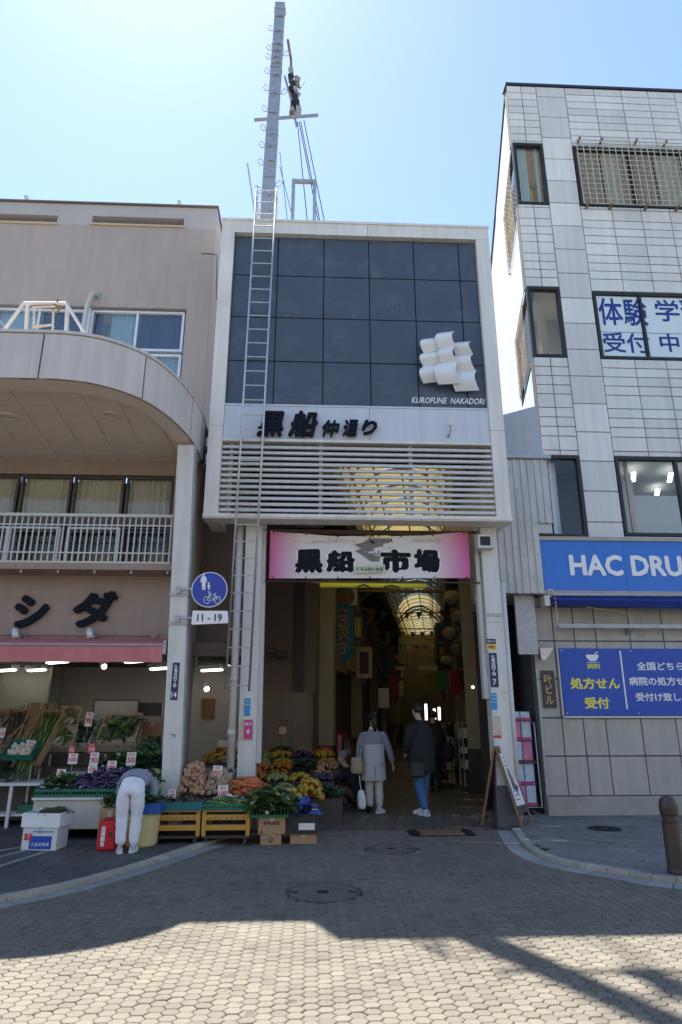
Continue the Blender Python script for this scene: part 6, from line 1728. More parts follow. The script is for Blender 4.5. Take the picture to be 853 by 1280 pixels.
fill(M1, .6, .5, 'spring_greens', 'assorted green bundles lying in a wide tan carton', [('bunch', 'leaf_green', v_leaf(.16, .07), 60), ('bunch', 'leaf_dark', v_leaf(.14, .06), 40)])
_, M1 = tray((10, 915), 11.4, .5, .7, R(48), 'cardboard', 'brown cardboard tray of roots tilted at the photo edge', R(5))
fill(M1, .48, .6, 'burdock', 'brown burdock roots lying in a tilted cardboard tray', [('root', 'cloth_brown', v_long(.55, .013, 1.57), 30), ('root', 'potato', v_long(.5, .012, 1.5), 16)])
for k, (px, y, w, d, h, m, lab) in enumerate((((190, 912), 12.0, .34, .35, .26, 'cardboard', 'brown cardboard box with a handle hole stacked beside the post, topmost'), ((189, 939), 11.9, .36, .35, .26, 'carton_white', 'white carton with red marks under the brown box beside the post'),
        ((32, 900), 12.4, .55, .4, .4, 'cardboard', 'brown cardboard box standing at the back of the shop'), ((52, 893), 13.0, .45, .4, .42, 'cardboard', 'taller brown cardboard box at the back wall of the shop'), ((95, 900), 12.9, .4, .35, .3, 'paper_old', 'tan flat box on the back shelf of the shop'))):
    c = at(px[0], px[1], y)
    t = carton('carton', c.x-w/2, c.x+w/2, y, y+d, c.z-h/2, c.z+h/2, m, lab)
    if k < 2: obj('handle_hole', MB().box(-.04, .04, -d/2-.002, -d/2, h*.62, h*.72), 'black', t, loc=WL[t]) if 0 else None
wb = thing('white_board', tuple(at(145, 905, 12.6)), 'large blank white board standing at the back of the vegetable display', 'board')
a, b = at(119, 876, 12.6), at(170, 908, 12.6)
obj('board', MB().box(a.x, b.x, 12.6, 12.64, b.z-.2, a.z), 'interior_pale', wb)
obj('edge', frame_mb(a.x-.02, b.x+.02, b.z-.22, a.z+.02, 12.595, 12.645, .02), 'interior_dark', wb)
sh = thing('shelf_unit', tuple(at(185, 905, 12.8)), 'dull steel shelf unit behind the stacked cartons', 'shelf')
a, b = at(170, 877, 12.8), at(203, 895, 12.8)
mb = MB()
for x in (a.x, b.x): mb.box(x-.02, x+.02, 12.8, 12.84, 0, a.z)
for z in (.6, 1.0, b.z): mb.box(a.x, b.x, 12.8, 13.2, z-.02, z)
obj('shelf_frame', mb, 'steel_dull', sh); obj('shelf_box', MB().box(a.x+.05, b.x-.05, 12.85, 13.15, b.z, a.z-.02), 'interior_dark', sh)
# side tables at the photo edge
tb = thing('display_table', tuple(at(20, 985, 10.7)), 'white topped display table at the photo edge inside the shop', 'table')
x0, x1 = at(-60, 975, 10.6).x, at(60, 975, 10.6).x
obj('table_top', MB().box(x0, x1, 10.6, 11.4, .60, .64), 'carton_white', tb)
for x in (x0+.05, x1-.55, x1-.06): obj('leg', MB().box(x, x+.045, 10.62, 10.665, SZ, .598), 'carton_white', tb)
obj('lower_shelf', MB().box(x0+.02, x1-.02, 10.67, 11.3, .18, .21), 'carton_white', tb)
crate('green_tub', x1-.45, x1-.15, 10.75, 11.1, .212, .33, 'crate_green', 'small green tub on the lower shelf of the display table', 'tub', slots=False)
produce('edge_vegetables', 'brownish leafy vegetables on the white topped table', 'vegetables', (x0+.1, x1-.5, 10.65, 11.2), .66, .10, [('leaf', 'leaf_dark', v_leaf(.16, .06), 90), ('leaf', 'cloth_brown', v_leaf(.14, .05), 60)], .2)
yb = thing('yellow_sack', tuple(gz(1, 1028, SZ)), 'yellow bag standing by the display table at the photo edge', 'bag')
c = gz(-3, 1026, SZ)
obj('sack', MB().lathe([(.10, 0), (.15, .06), (.155, .3), (.13, .4), (.10, .42)], c, 14), 'yellow_print', yb, smooth=True); obj('sack_mouth', MB().lathe([(.10, .42), (.12, .46), (.07, .47)], c, 14), 'sticker_blue', yb)
# ---- boxes on the pavement
c = gz(50, 1063, SZ)
carton('white_carton', c.x-.225, c.x+.21, c.y, c.y+.30, SZ, SZ+.255, 'carton_white', 'white printed carton with a blue panel under the foam box on the pavement', R(-6),
       [('■', (.22,.86,.05,.62), 'panel_blue', .0), ('久留米青果', (.28,.80,.18,.34), 'white_letter', .0), ('直送', (.05,.30,.42,.75), 'red_print', .03), ('━━', (.3,.9,.78,.84), 'sticker_blue', .0)])
fb = carton('foam_box', c.x-.25, c.x+.235, c.y-.02, c.y+.32, SZ+.257, SZ+.415, 'foam', 'open white foam box of dark beans on top of the white carton', R(-6), opened=True)
produce('beans', 'dark thin bean pods in the open white foam box', 'vegetables', (c.x-.05, c.x+.19, c.y+.04, c.y+.27), SZ+.385, .07, [('pod', 'leaf_dark', v_long(.2, .009, .6), 60), ('pod', 'cloth_brown', v_long(.18, .008, .4), 30)])
c = gz(131, 1064, SZ)
rc = thing('red_crate', tuple(c), 'bright red plastic crate with white lettering standing on end', 'crate')
obj('shell', MB().panel(c.x-.105, c.x+.11, SZ, SZ+.33, c.y, c.y+.36, .02), 'crate_red', rc)
obj('lettering', text_mb('出\n荷\n組\n合', c.x-.065, c.x-.01, SZ+.05, SZ+.28, c.y-.001, .003, .05), 'white_letter', rc)
obj('handle_hole', MB().box(c.x+.03, c.x+.07, c.y-.003, c.y, SZ+.15, SZ+.21), 'board_dark', rc)
c = gz(168, 1061, SZ)
yb = thing('yellow_bin', tuple(c), 'pale yellow plastic bin behind the bending person', 'bin')
obj('shell', MB().lathe([(.20, 0), (.215, .02), (.225, .18), (.23, .185), (.235, .36), (.25, .37), (.25, .38)], (c.x, c.y+.25, SZ), 20), 'bin_yellow', yb)
crate('blue_crate', c.x-.26, c.x+.27, c.y+.02, c.y+.42, SZ+.385, SZ+.51, 'crate_blue', 'blue plastic crate of greens resting on the pale yellow bin', slots=False)
produce('bin_greens', 'dull green bunches in the blue crate on the yellow bin', 'vegetables', (c.x-.22, c.x+.22, c.y+.06, c.y+.38), SZ+.47, .09, [('leaf', 'leaf_dark', v_leaf(.13, .06), 60), ('leaf', 'leaf_green', v_leaf(.12, .05), 40), ('leaf', 'leaf_white', v_leaf(.08, .05), 16)])
c = gz(133, 1056, SZ)
carton('brown_carton', c.x-.12, c.x+.14, 9.25, 9.5, SZ, SZ+.43, 'cardboard', 'brown carton of greens between the red crate and the cream counter')
produce('carton_greens', 'small green bunches standing in the brown carton', 'vegetables', (c.x-.10, c.x+.12, 9.27, 9.48), SZ+.43, .10, [('leaf', 'leaf_green', v_leaf(.12, .04, .9), 40), ('leaf', 'leaf_dark', v_leaf(.12, .04, .9), 30)])

# ---- two orange wheeled stands with onions and carrots
def stand(px0, px1, py, label, m):
    y0 = 9.28; x0, x1 = at(px0, py, y0).x, at(px1, py, y0).x; y1 = y0+.55
    t = thing('wheeled_stand', ((x0+x1)/2, (y0+y1)/2, 0), label, 'stand')
    for x in (x0, x1-.05): [obj('post', MB().box(x, x+.05, yy, yy+.05, .12, .40), m, t) for yy in (y0, y1-.05)]
    for z in (.335, .215): obj('rail', MB().box(x0+.052, x1-.052, y0-.004, y0+.03, z-.03, z+.035), m, t)
    obj('deck', MB().box(x0, x1, y0, y1, .402, .42), m, t)
    mb = MB()
    for i in range(7): x = x0+.08+(x1-x0-.18)*i/6; mb.box(x, x+.03, y0-.0055, y0-.004, .32, .34)
    obj('rail_slots', mb, 'rusty', t)
    obj('base_board', MB().box(x0, x1, y0+.01, y1, .09, .118), 'board_dark', t)
    for x in (x0+.06, x1-.06):
        for y in (y0+.05, y1-.05): obj('caster', MB().tube([(x-.015, y, .042), (x+.015, y, .042)], .04, 12).box(x-.025, x+.025, y-.012, y+.012, .06, .09), 'wheel', t)
    return x0, x1, y0, y1
x0, x1, y0, y1 = stand(190, 249.5, 1040, 'dull tan wheeled stand with two slotted rails under the teal crate', 'crate_orange')
crate('teal_crate', x0-.01, x1+.02, y0-.03, y1, .422, .525, 'crate_teal', 'teal plastic crate of small dark vegetables on the tan wheeled stand', slots=False)
produce('taro', 'small dark taro and mushrooms in the teal crate', 'vegetables', (x0+.03, x1-.03, y0, y0+.24), .50, .06, [('tuber', 'cloth_brown', v_ball(.028), 70), ('leaf', 'leaf_dark', v_leaf(.07, .04), 30)])
X0_, X1_, Y0_, Y1_ = stand(252, 312, 1038, 'orange wheeled stand with two rails beside the tan one', 'crate_orange')
crate('green_crate', X0_-.01, X1_+.02, Y0_-.02, Y1_-.1, .422, .50, 'crate_green', 'low green crate of bagged beans on the orange wheeled stand')
produce('bagged_beans', 'pale green bagged beans on the orange wheeled stand', 'vegetables', (X0_+.02, X1_-.01, Y0_, Y0_+.32), .47, .10, [('pod', 'leaf_green', v_long(.12, .012), 110), ('pod', 'leaf_pale', v_long(.11, .012), 70), ('wrapper', 'plastic_bag', v_leaf(.10, .05), 16)])
bs = thing('onion_bench', (-1.45, 9.9, 0), 'low board bench under the bags of onions behind the wheeled stands', 'bench')
obj('seat', MB().box(-1.98, -.62, 9.62, 10.38, .50, .53), 'board_dark', bs)
for x in (-1.95, -.68): obj('leg', MB().box(x, x+.04, 9.65, 9.69, 0, .498).box(x, x+.04, 10.3, 10.34, 0, .498), 'board_dark', bs)
produce('onion_bag', 'bags of reddish brown onions heaped against the white canopy post', 'onions', (-1.80, -1.46, 9.72, 10.15), .58, .34, [('onion', 'onion', v_ball(.038, 1.1), 210)], .06)
produce('onion_bag', 'bags of tan potatoes heaped beside the reddish onions', 'potatoes', (-1.45, -1.12, 9.72, 10.15), .58, .27, [('potato', 'potato', v_ball(.038, .85), 190)], .05)
produce('carrot_bag', 'bagged orange carrots heaped in front of the ladder column', 'carrots', (-1.10, -.70, 9.66, 10.05), .56, .19, [('carrot', 'carrot', v_long(.16, .024), 120), ('wrapper', 'plastic_bag', v_leaf(.06, .03), 8)], .04)
vg = thing('pipe_vent', tuple(at(288, 965, 10.55)), 'round grey pipe end on the drainpipe above the carrots', 'pipe')
c = at(288, 965, 10.5)
obj('pipe_end', MB().tube([c+Vector((0,.1,0)), c], .06, 14).tube([c, c+Vector((0,.0,-.3))], .035, 10), 'steel_dull', vg); obj('mouth', MB().disc(c+Vector((0,-.001,0)), .045, 'y', 14, .004), 'black', vg)
produce('bananas', 'yellow fruit in the dim passage behind the onions', 'fruit', (-1.75, -1.1, 11.3, 11.9), .86, .22, [('banana', 'lemon', v_long(.16, .022), 50), ('fruit', 'orange', v_ball(.04), 30), ('leaf', 'leaf_dark', v_leaf(.12, .06), 30)])
pt = thing('passage_table', (-1.4, 11.6, 0), 'low dark table under the yellow fruit in the passage', 'table')
obj('table_top', MB().box(-1.9, -1.0, 11.2, 12.0, .80, .84), 'board_dark', pt)
for x in (-1.88, -1.06): obj('leg', MB().box(x, x+.04, 11.24, 11.28, 0, .798).box(x, x+.04, 11.9, 11.94, 0, .798), 'board_dark', pt)
carton('grey_carton', -1.62, -1.3, 12.1, 12.4, .85, 1.18, 'paper_old', 'grey carton in the passage behind the yellow fruit')

# ---- greens on cardboard boxes and the black crate
c0, c1 = at(324, 1050, 9.3).x, at(354, 1050, 9.3).x
carton('cardboard_box', c0+.01, c1-.03, 9.32, 9.7, 0, .13, 'cardboard', 'squashed brown cardboard box lowest under the cabbages', R(2), [('◎', (.4,.6,.2,.9), 'leaf_dark', 0)])
carton('cardboard_box', c0-.02, c1+.02, 9.30, 9.72, .131, .33, 'cardboard', 'brown cardboard box with print between the lower box and the cabbages', R(1), [('産地直送', (.2,.8,.55,.8), 'cloth_brown', .02), ('▲', (.05,.2,.05,.3), 'green_sign', 0)])
g0, g1 = at(312, 1020, 9.3).x, at(361, 1020, 9.3).x
crate('cabbage_crate', g0, g1, 9.25, 9.75, .332, .46, 'crate_green', 'green slotted crate full of leafy cabbages on the brown boxes')
produce('leafy_cabbages', 'big heap of dark leafy cabbages with white stems on the brown boxes', 'vegetables', (g0-.03, g1+.04, 9.18, 9.72), .40, .22, [('leaf', 'leaf_green', v_leaf(.14, .10), 170), ('leaf', 'leaf_dark', v_leaf(.14, .10), 110), ('leaf', 'leaf_pale', v_leaf(.12, .08), 70), ('stem', 'leaf_white', v_long(.14, .028), 26)])
k0, k1 = at(361, 1040, 9.35).x, at(397, 1040, 9.35).x
carton('cardboard_box', k0+.02, k1-.01, 9.4, 9.8, 0, .115, 'cardboard', 'flat brown cardboard box under the black crate', 0)
bc = crate('black_crate', k0, k1, 9.36, 9.82, .117, .36, 'crate_black', 'black plastic crate of blue packets beside the cabbages', slots=False)
obj('label', MB().box(k0+.13, k0+.34, 9.352, 9.358, .17, .25), 'paper_white', bc)
produce('blue_packets', 'glossy blue packets heaped in the black crate', 'packets', (k0+.03, k1-.03, 9.38, 9.75), .35, .11, [('packet', 'pack_blue', v_leaf(.16, .12), 40), ('packet', 'plastic_bag', v_leaf(.10, .05), 14), ('packet', 'pack_pink', v_leaf(.06, .03), 6)])
produce('yellow_melons', 'yellow green fruit on the corner behind the blue packets', 'fruit', (at(357, 985, 9.9).x, at(376, 985, 9.9).x, 9.85, 10.1), .42, .17, [('fruit', 'leaf_pale', v_ball(.055), 12), ('fruit', 'lemon', v_ball(.05), 6)])
# ---- fruit bank inside the arcade
fb = thing('fruit_stand', (-.2, 12.4, 0), 'stepped dark stand of fruit along the inner side of the arcade', 'stand')
STEP = [(-.98, .50, 10.95, 11.9, .36), (-1.15, .40, 11.9, 12.8, .52), (-1.2, .55, 12.8, 13.8, .64), (-1.25, .5, 13.8, 15.2, .78)]
for a, b, c, d, z in STEP: obj('tier', MB().box(a, b, c, d, 0, z), 'board_dark', fb)
k = 0
FR = ('orange', 'lemon', 'apple', 'leaf_pale', 'onion', 'orange', 'leaf_dark', 'apple', 'orange', 'lemon', 'carrot', 'eggplant')
FN = {'orange': 'bright oranges', 'lemon': 'yellow citrus', 'apple': 'red apples', 'leaf_pale': 'pale green fruit', 'onion': 'reddish fruit', 'leaf_dark': 'dark leafy greens', 'carrot': 'deep orange fruit', 'eggplant': 'dark plums'}
WHERE = ('on the front step', 'on the second step', 'on the third step', 'on the back step')
seen_ = {}
for j, (a, b, c, d, z) in enumerate(STEP):
    for i in range(4):
        for q in range(2):
            m = FR[(k*5+j) % len(FR)]; k += 1
            x0 = a+(b-a)*i/4; x1 = a+(b-a)*(i+1)/4; y0 = c+(d-c)*q/2; y1 = c+(d-c)*(q+1)/2
            lab = FN[m]+' heaped '+WHERE[j]+' of the arcade fruit stand'
            gname = 'heaps of '+FN[m]+' '+WHERE[j]
            produce('fruit_heap', lab, 'fruit', (x0+.02, x1-.02, y0+.02, y1-.02), z+.03, .09+.03*q, [('fruit', m, v_ball(.034) if m != 'leaf_dark' else v_leaf(.12, .06), 62)], group=gname)
produce('loquats', 'large heap of golden yellow fruit spilling at the stand corner', 'fruit', (at(370, 990, 11.0).x, at(404, 990, 11.0).x, 10.8, 11.3), .38, .26, [('fruit', 'lemon', v_ball(.035), 110), ('fruit', 'orange', v_ball(.035), 30)])
produce('red_nets', 'red net bags of fruit low on the arcade floor', 'fruit', (at(388, 1003, 11.6).x, at(415, 1003, 11.6).x, 11.4, 11.9), .04, .26, [('fruit', 'apple', v_ball(.05), 50)])
produce('tangerines', 'pile of tangerines beside the crouching man', 'fruit', (at(402, 990, 12.0).x, at(422, 990, 12.0).x, 11.95, 12.3), .10, .34, [('fruit', 'carrot', v_ball(.042), 50)])

# ---- price cards
tag((109, 1) if 0 else (85.5, 940, 97, 955), 10.2, '100', 'white price card with red 100 standing at the top of the eggplants')
tag((112, 938.5, 123, 957), 10.25, '90', 'white price card with red 90 in the middle of the eggplant display')
tag((134, 949, 145.5, 966), 10.1, '100', 'white price card with red 100 near the bending person')
tag((158, 938, 170, 957), 10.3, '50', 'large white pointed price card behind the bending person')
tag((70.5, 960, 82, 972), 9.9, '200', 'white price card with red and black print at the leafy corner')
tag((110, 956, 122, 966), 9.95, '78', 'small white price card low in the purple eggplants')
tag((179, 960.5, 190.5, 971), 9.9, '87', 'white price card over the cabbages beside the post')
tag((32, 923, 43, 940), 10.95, '150', 'white price card above the pale mushrooms')
tag((86, 931, 94, 942), 10.8, '70', 'red price card on the greens, first of the two', True)
tag((110, 928, 120, 942), 10.8, '70', 'red price card on the greens behind the card reading 90', True)
tag((107, 888, 115, 908), 11.5, '98', 'tall white price card in the middle of the back display')
tag((126, 902, 134, 919), 11.5, '80', 'red topped price card in the back greens', True)
tag((0, 908, 6, 922), 11.2, '120', 'white price card cut by the photo edge')
tag((49, 1008, 60, 1022), 9.22, '100', 'white price card in the foam box of beans')
tag((210.5, 985, 220, 1001), 9.35, '87', 'white price card in the teal crate')
tag((265.5, 955, 278, 972), 9.8, '100', 'white price card on top of the potato bags')
tag((272.5, 979, 286, 1000), 9.55, '100', 'large white price card between potatoes and carrots')
tag((239, 953, 248, 962), 9.95, '88', 'small white card at the top of the onion bags')
# dark stepped rack that carries the tilted trays and cartons inside the shop
dr = thing('display_rack', (-4.2, 11.6, SZ), 'dark stepped rack carrying the tilted trays at the back of the vegetable display', 'rack')
ra, rb = at(-30, 940, 11.2).x, at(196, 940, 11.4).x
for k, (y0, y1, z) in enumerate(((11.0, 11.35, .62), (11.36, 11.75, .80), (11.76, 12.5, .98))):
    obj('tier', MB().box(ra, rb, y0, y1, SZ+.05, z), 'board_dark', dr)
    for x in np.arange(ra+.05, rb, .9): obj('upright', MB().box(x, x+.04, y0-.02, y0-.002, SZ, z), 'steel_dull', dr)
for px, yy, zz in ((28, 10.9, .62), (28, 10.75, .60)):
    pass
c_ = at(28, 943, 10.9)
for dx in (-.15, .12): obj('tray_prop', MB().box(c_.x+dx, c_.x+dx+.03, 10.95, 10.98, .62, c_.z+.02), 'steel_dull', dr)
# ================================================================== PEOPLE
def figure(name, label, loc, rz, J, E, Rr, segmat, mats, scale=1.0, group=None):
    """one continuous skinned body; J joints, E edges (a, b, material key), Rr radii"""
    keys = list(J); idx = {k: i for i, k in enumerate(keys)}
    me = bpy.data.meshes.new('person_skeleton')
    me.from_pydata([tuple(Vector(J[k])) for k in keys], [(idx[a], idx[b]) for a, b, _ in E], [])
    o = bpy.data.objects.new('person_skeleton', me); COL.objects.link(o)
    sk = o.modifiers.new('skin', 'SKIN'); sk.use_smooth_shade = True; sk.branch_smoothing = .4
    o.modifiers.new('sub', 'SUBSURF').levels = 2
    for k in keys:
        r = Rr[k]; me.skin_vertices[0].data[idx[k]].radius = r if isinstance(r, tuple) else (r, r)
    me.skin_vertices[0].data[0].use_root = True
    bpy.context.view_layer.update()
    dg = bpy.context.evaluated_depsgraph_get()
    body = bpy.data.meshes.new_from_object(o.evaluated_get(dg))
    bpy.data.objects.remove(o)
    body.name = 'body'; body.materials.clear(); names = list(dict.fromkeys(m for _, _, m in E))
    for m in names: body.materials.append(MATS[mats[m]])
    segs = [(Vector(J[a]), Vector(J[b]), names.index(m)) for a, b, m in E]
    for p in body.polygons:
        c = p.center; best = (9, 0)
        for a, b, mi in segs:
            d = b-a; t = max(0, min(1, (c-a).dot(d)/max(d.length_squared, 1e-9))); q = (a+d*t-c).length
            if q < best[0]: best = (q, mi)
        p.material_index = best[1]; p.use_smooth = True
    skin_v = {v for p in body.polygons if names[p.material_index] == 'skin' for v in p.vertices}   # wrinkles and folds in the cloth
    nor = [v.normal.copy() for v in body.vertices]
    for v in body.vertices:
        if v.index in skin_v: continue
        q = v.co; v.co = q + nor[v.index]*(.010*mnoise.noise((q.x*9, q.y*9, q.z*15)) + .007*mnoise.noise((q.x*22+5, q.y*22, q.z*34)))
    t = thing(name, (0, 0, 0), label, 'person', group)
    b = bpy.data.objects.new('body', body); COL.objects.link(b); b.parent = t; WL[b] = Vector((0,0,0))
    t.location = loc; t.rotation_euler = (0, 0, rz); t.scale = (scale,)*3
    return t
def part(name, mb, m, t, smooth=True, **pr):
    me = mb.mesh(name, smooth); _mats(me, m); o = bpy.data.objects.new(name, me); COL.objects.link(o); o.parent = t; return props(o, **pr)
def hand(J, E, Rr, s, wrist, d, side, curl=.5):
    """palm and five fingers growing from the wrist joint; d is the pointing direction, side the thumb side"""
    w = Vector(J[wrist]); d = Vector(d).normalized(); n = Vector(side).normalized(); u = d.cross(n).normalized()
    J[s+'palm'] = w+d*.055; Rr[s+'palm'] = (.030, .016); E.append((wrist, s+'palm', 'skin'))
    J[s+'knuck'] = w+d*.085; Rr[s+'knuck'] = (.032, .014); E.append((s+'palm', s+'knuck', 'skin'))
    for i, (off, l) in enumerate(((.027, .062), (.009, .072), (-.009, .066), (-.027, .052))):
        a = w+d*.10+n*off; b = a+d*l*.55-u*curl*.012; c = b+d*l*.35-u*curl*.03
        for k, p, r in (('a', a, .010), ('b', b, .009), ('c', c, .007)): J[s+'f%d%s' % (i, k)] = p; Rr[s+'f%d%s' % (i, k)] = r
        E += [(s+'knuck', s+'f%da' % i, 'skin'), (s+'f%da' % i, s+'f%db' % i, 'skin'), (s+'f%db' % i, s+'f%dc' % i, 'skin')]
    a = w+d*.045+n*.036; b = w+d*.085+n*.050-u*curl*.01
    J[s+'ta'] = a; J[s+'tb'] = b; Rr[s+'ta'] = .012; Rr[s+'tb'] = .008
    E += [(s+'palm', s+'ta', 'skin'), (s+'ta', s+'tb', 'skin')]
def head(J, E, Rr, base, up, fwd):
    b = Vector(base); up = Vector(up).normalized(); f = Vector(fwd).normalized(); r = f.cross(up).normalized()
    pts = {'neck2': (b, .052), 'jaw': (b+up*.075+f*.025, (.068, .072)), 'face': (b+up*.125+f*.02, (.076, .088)), 'skull': (b+up*.175+f*.012, (.074, .086)), 'crown': (b+up*.215, (.045, .05)),
           'nose': (b+up*.115+f*.112, .012), 'earl': (b+up*.12+r*.082, .016), 'earr': (b+up*.12-r*.082, .016)}
    for k, (p, q) in pts.items(): J[k] = p; Rr[k] = q
    E += [('neck', 'neck2', 'skin'), ('neck2', 'jaw', 'skin'), ('jaw', 'face', 'skin'), ('face', 'skull', 'skin'), ('skull', 'crown', 'skin'), ('face', 'nose', 'skin'), ('face', 'earl', 'skin'), ('face', 'earr', 'skin')]
    return b, up, f, r
def face_bits(t, hb):
    b, up, f, r = hb
    for s in (-1, 1): part('eye', MB().sph(b+up*.135+f*.094+r*.032*s, (.011, .008, .008), 8, 6), 'black', t)
    part('mouth', MB().sph(b+up*.070+f*.094, (.022, .008, .006), 8, 5), 'sign_red', t)
    for s in (-1, 1): part('eyebrow', MB().tube([b+up*.155+f*.098+r*.018*s, b+up*.158+f*.090+r*.045*s], .005, 4), 'hair', t)
def hair(t, hb, m, extra=None, thick=1.0):
    b, up, f, r = hb
    M = Matrix((r, f, up)).transposed(); c = b+up*.165-f*.012
    mb = MB(); n, k = 18, 12
    for i in range(k+1):
        th = math.pi*i/k
        for j in range(n):
            ph = 2*math.pi*j/n
            x, y, z = math.sin(th)*math.cos(ph), math.sin(th)*math.sin(ph), math.cos(th)
            rr = 1+.035*math.sin(9*ph+3*th)+.03*math.sin(17*ph-5*th)
            lim = -.62 if y < .15 else .28+.25*y                 # the hairline: low at the back, high over the face
            zz = max(z, lim)
            q = Vector((x*.092*rr*thick, y*.108*rr*thick, zz*.095*rr*thick))
            mb.v.append(tuple(c+M @ q))
    mb.f = [(i*n+j, i*n+(j+1) % n, (i+1)*n+(j+1) % n, (i+1)*n+j) for i in range(k) for j in range(n)]; mb.mi = [0]*len(mb.f)
    if extra: extra(mb)
    part('hair', mb, m, t)
def loft(rings, n=20, fold=.012, seed=1):
    """garment shell from elliptical rings (centre, rx, ry)"""
    r_ = random.Random(seed); ph = [r_.uniform(0, 6.28) for _ in range(4)]; mb = MB()
    for i, (c, rx, ry) in enumerate(rings):
        for j in range(n):
            a = 2*math.pi*j/n; k = 1+fold*8*(.5*math.sin(3*a+ph[0]+i*.7)+.45*math.sin(7*a+ph[1]-i*.5)+.3*math.sin(11*a+ph[2]+i*1.3))*.3
            mb.v.append((c[0]+rx*k*math.cos(a), c[1]+ry*k*math.sin(a), c[2]))
    for i in range(len(rings)-1):
        mb.f += [(i*n+j, i*n+(j+1) % n, (i+1)*n+(j+1) % n, (i+1)*n+j) for j in range(n)]
    mb.mi = [0]*len(mb.f)
    return mb
def shoe(t, toe, ankle, m, d):
    d = Vector(d).normalized(); a = Vector(ankle); s = Vector((-d.y, d.x, 0))
    sole = MB(); pr = []
    for u, w in ((-.085, .030), (-.06, .040), (.02, .038), (.09, .048), (.14, .042), (.17, .018)): pr.append((u, w))
    poly = [(a+d*u+s*w) for u, w in pr]+[(a+d*u-s*w) for u, w in reversed(pr)]
    sole.prism([(p.x, p.y) for p in poly], .0, .024, 'z')
    part('shoe_sole', sole, 'shoe_white' if m != 'shoe_dark' else 'black', t, False)
    mb = MB(); c = Vector((a.x, a.y, .024)); n = 12; rings = [(-.083, .028, .075), (-.05, .038, .085), (.0, .036, .080), (.05, .040, .062), (.10, .043, .045), (.145, .034, .034), (.163, .012, .02)]
    for u, w, h in rings:
        for j in range(n):
            q = math.pi*j/(n-1); mb.v.append(tuple(c+d*u+s*w*math.cos(q)+Vector((0,0,h*math.sin(q)**.7))))
    for i in range(len(rings)-1): mb.f += [(i*n+j, i*n+j+1, (i+1)*n+j+1, (i+1)*n+j) for j in range(n-1)]
    mb.f += [tuple(range(n)), tuple((len(rings)-1)*n+j for j in range(n))[::-1]]; mb.mi = [0]*len(mb.f)
    part('shoe', mb, m, t)
    part('shoe_stripe', MB().tube([a+d*.02+s*.038+Vector((0,0,.03)), a+d*.0+s*.030+Vector((0,0,.075))], .006, 4).tube([a+d*.02-s*.038+Vector((0,0,.03)), a+d*.0-s*.030+Vector((0,0,.075))], .006, 4), 'denim' if m == 'shoe_white' else 'black', t)
def legs(J, E, Rr, ank, knee, hip, m='trouser', th=1.0):
    for s, i in (('l', 0), ('r', 1)):
        J[s+'hip'] = hip[i]; J[s+'thigh'] = tuple(Vector(hip[i]).lerp(Vector(knee[i]), .4)); J[s+'knee'] = knee[i]; J[s+'calf'] = tuple(Vector(knee[i]).lerp(Vector(ank[i]), .35)); J[s+'ank'] = ank[i]
        Rr[s+'hip'] = (.105*th, .105*th); Rr[s+'thigh'] = .093*th; Rr[s+'knee'] = .072*th; Rr[s+'calf'] = .072*th; Rr[s+'ank'] = .058*th
        E += [('pelvis', s+'hip', m), (s+'hip', s+'thigh', m), (s+'thigh', s+'knee', m), (s+'knee', s+'calf', m), (s+'calf', s+'ank', m)]
def arms(J, E, Rr, sh, el, wr, m='top', th=1.0):
    for s, i in (('l', 0), ('r', 1)):
        J[s+'sh'] = sh[i]; J[s+'el'] = el[i]; J[s+'cuff'] = tuple(Vector(el[i]).lerp(Vector(wr[i]), .88)); J[s+'wr'] = wr[i]
        Rr[s+'sh'] = .068*th; Rr[s+'el'] = .052*th; Rr[s+'cuff'] = .042*th; Rr[s+'wr'] = .027
        E += [('chest', s+'sh', m), (s+'sh', s+'el', m), (s+'el', s+'cuff', m), (s+'cuff', s+'wr', 'skin')]

# 1 -- bending over the counter, seen from behind
J, E, Rr = {}, [], {}
J.update(pelvis=(0, -.02, .87), waist=(0, .14, .93), chest=(.0, .40, .93), shoulder=(.01, .54, .90), neck=(.03, .62, .90))
Rr.update(pelvis=(.17, .13), waist=(.165, .125), chest=(.20, .125), shoulder=(.13, .09), neck=.055)
E += [('pelvis', 'waist', 'trouser'), ('waist', 'chest', 'top'), ('chest', 'shoulder', 'top'), ('shoulder', 'neck', 'skin')]
legs(J, E, Rr, [(-.085, .0, .08), (.085, .03, .08)], [(-.10, .02, .46), (.095, .05, .46)], [(-.10, -.02, .82), (.10, -.02, .82)], th=1.22)
arms(J, E, Rr, [(-.20, .48, .88), (.21, .48, .88)], [(-.25, .44, .66), (.24, .52, .68)], [(-.235, .40, .46), (.14, .62, .60)])
hand(J, E, Rr, 'l', 'lwr', (.05, .1, -1), (1, 0, 0)); hand(J, E, Rr, 'r', 'rwr', (-.2, .5, -.6), (-1, 0, 0))
hb = head(J, E, Rr, (.06, .67, .895), (.25, .85, .10), (0, .1, -1))
c = gz(157.5, 1066, SZ)
p = figure('person', 'person in white trousers and grey blue top bending over the vegetable counter', (c.x, c.y, SZ), R(3), J, E, Rr, None, dict(trouser='cloth_white', top='cloth_bluegrey', skin='skin'), .86)
hair(p, hb, 'hair'); face_bits(p, hb)
part('top', MB().add(*(lambda L: (L.v, L.f))(loft([((0, .06, 0), .195, .145), ((0, .0, .14), .21, .15), ((0, -.0, .30), .225, .145), ((.0, -.01, .42), .20, .11), ((.02, -.02, .50), .09, .07)], 22, .01, 4))).xform(Matrix.Translation((0, .06, .915)) @ Matrix.Rotation(R(-88), 4, 'X')), 'cloth_bluegrey', p)
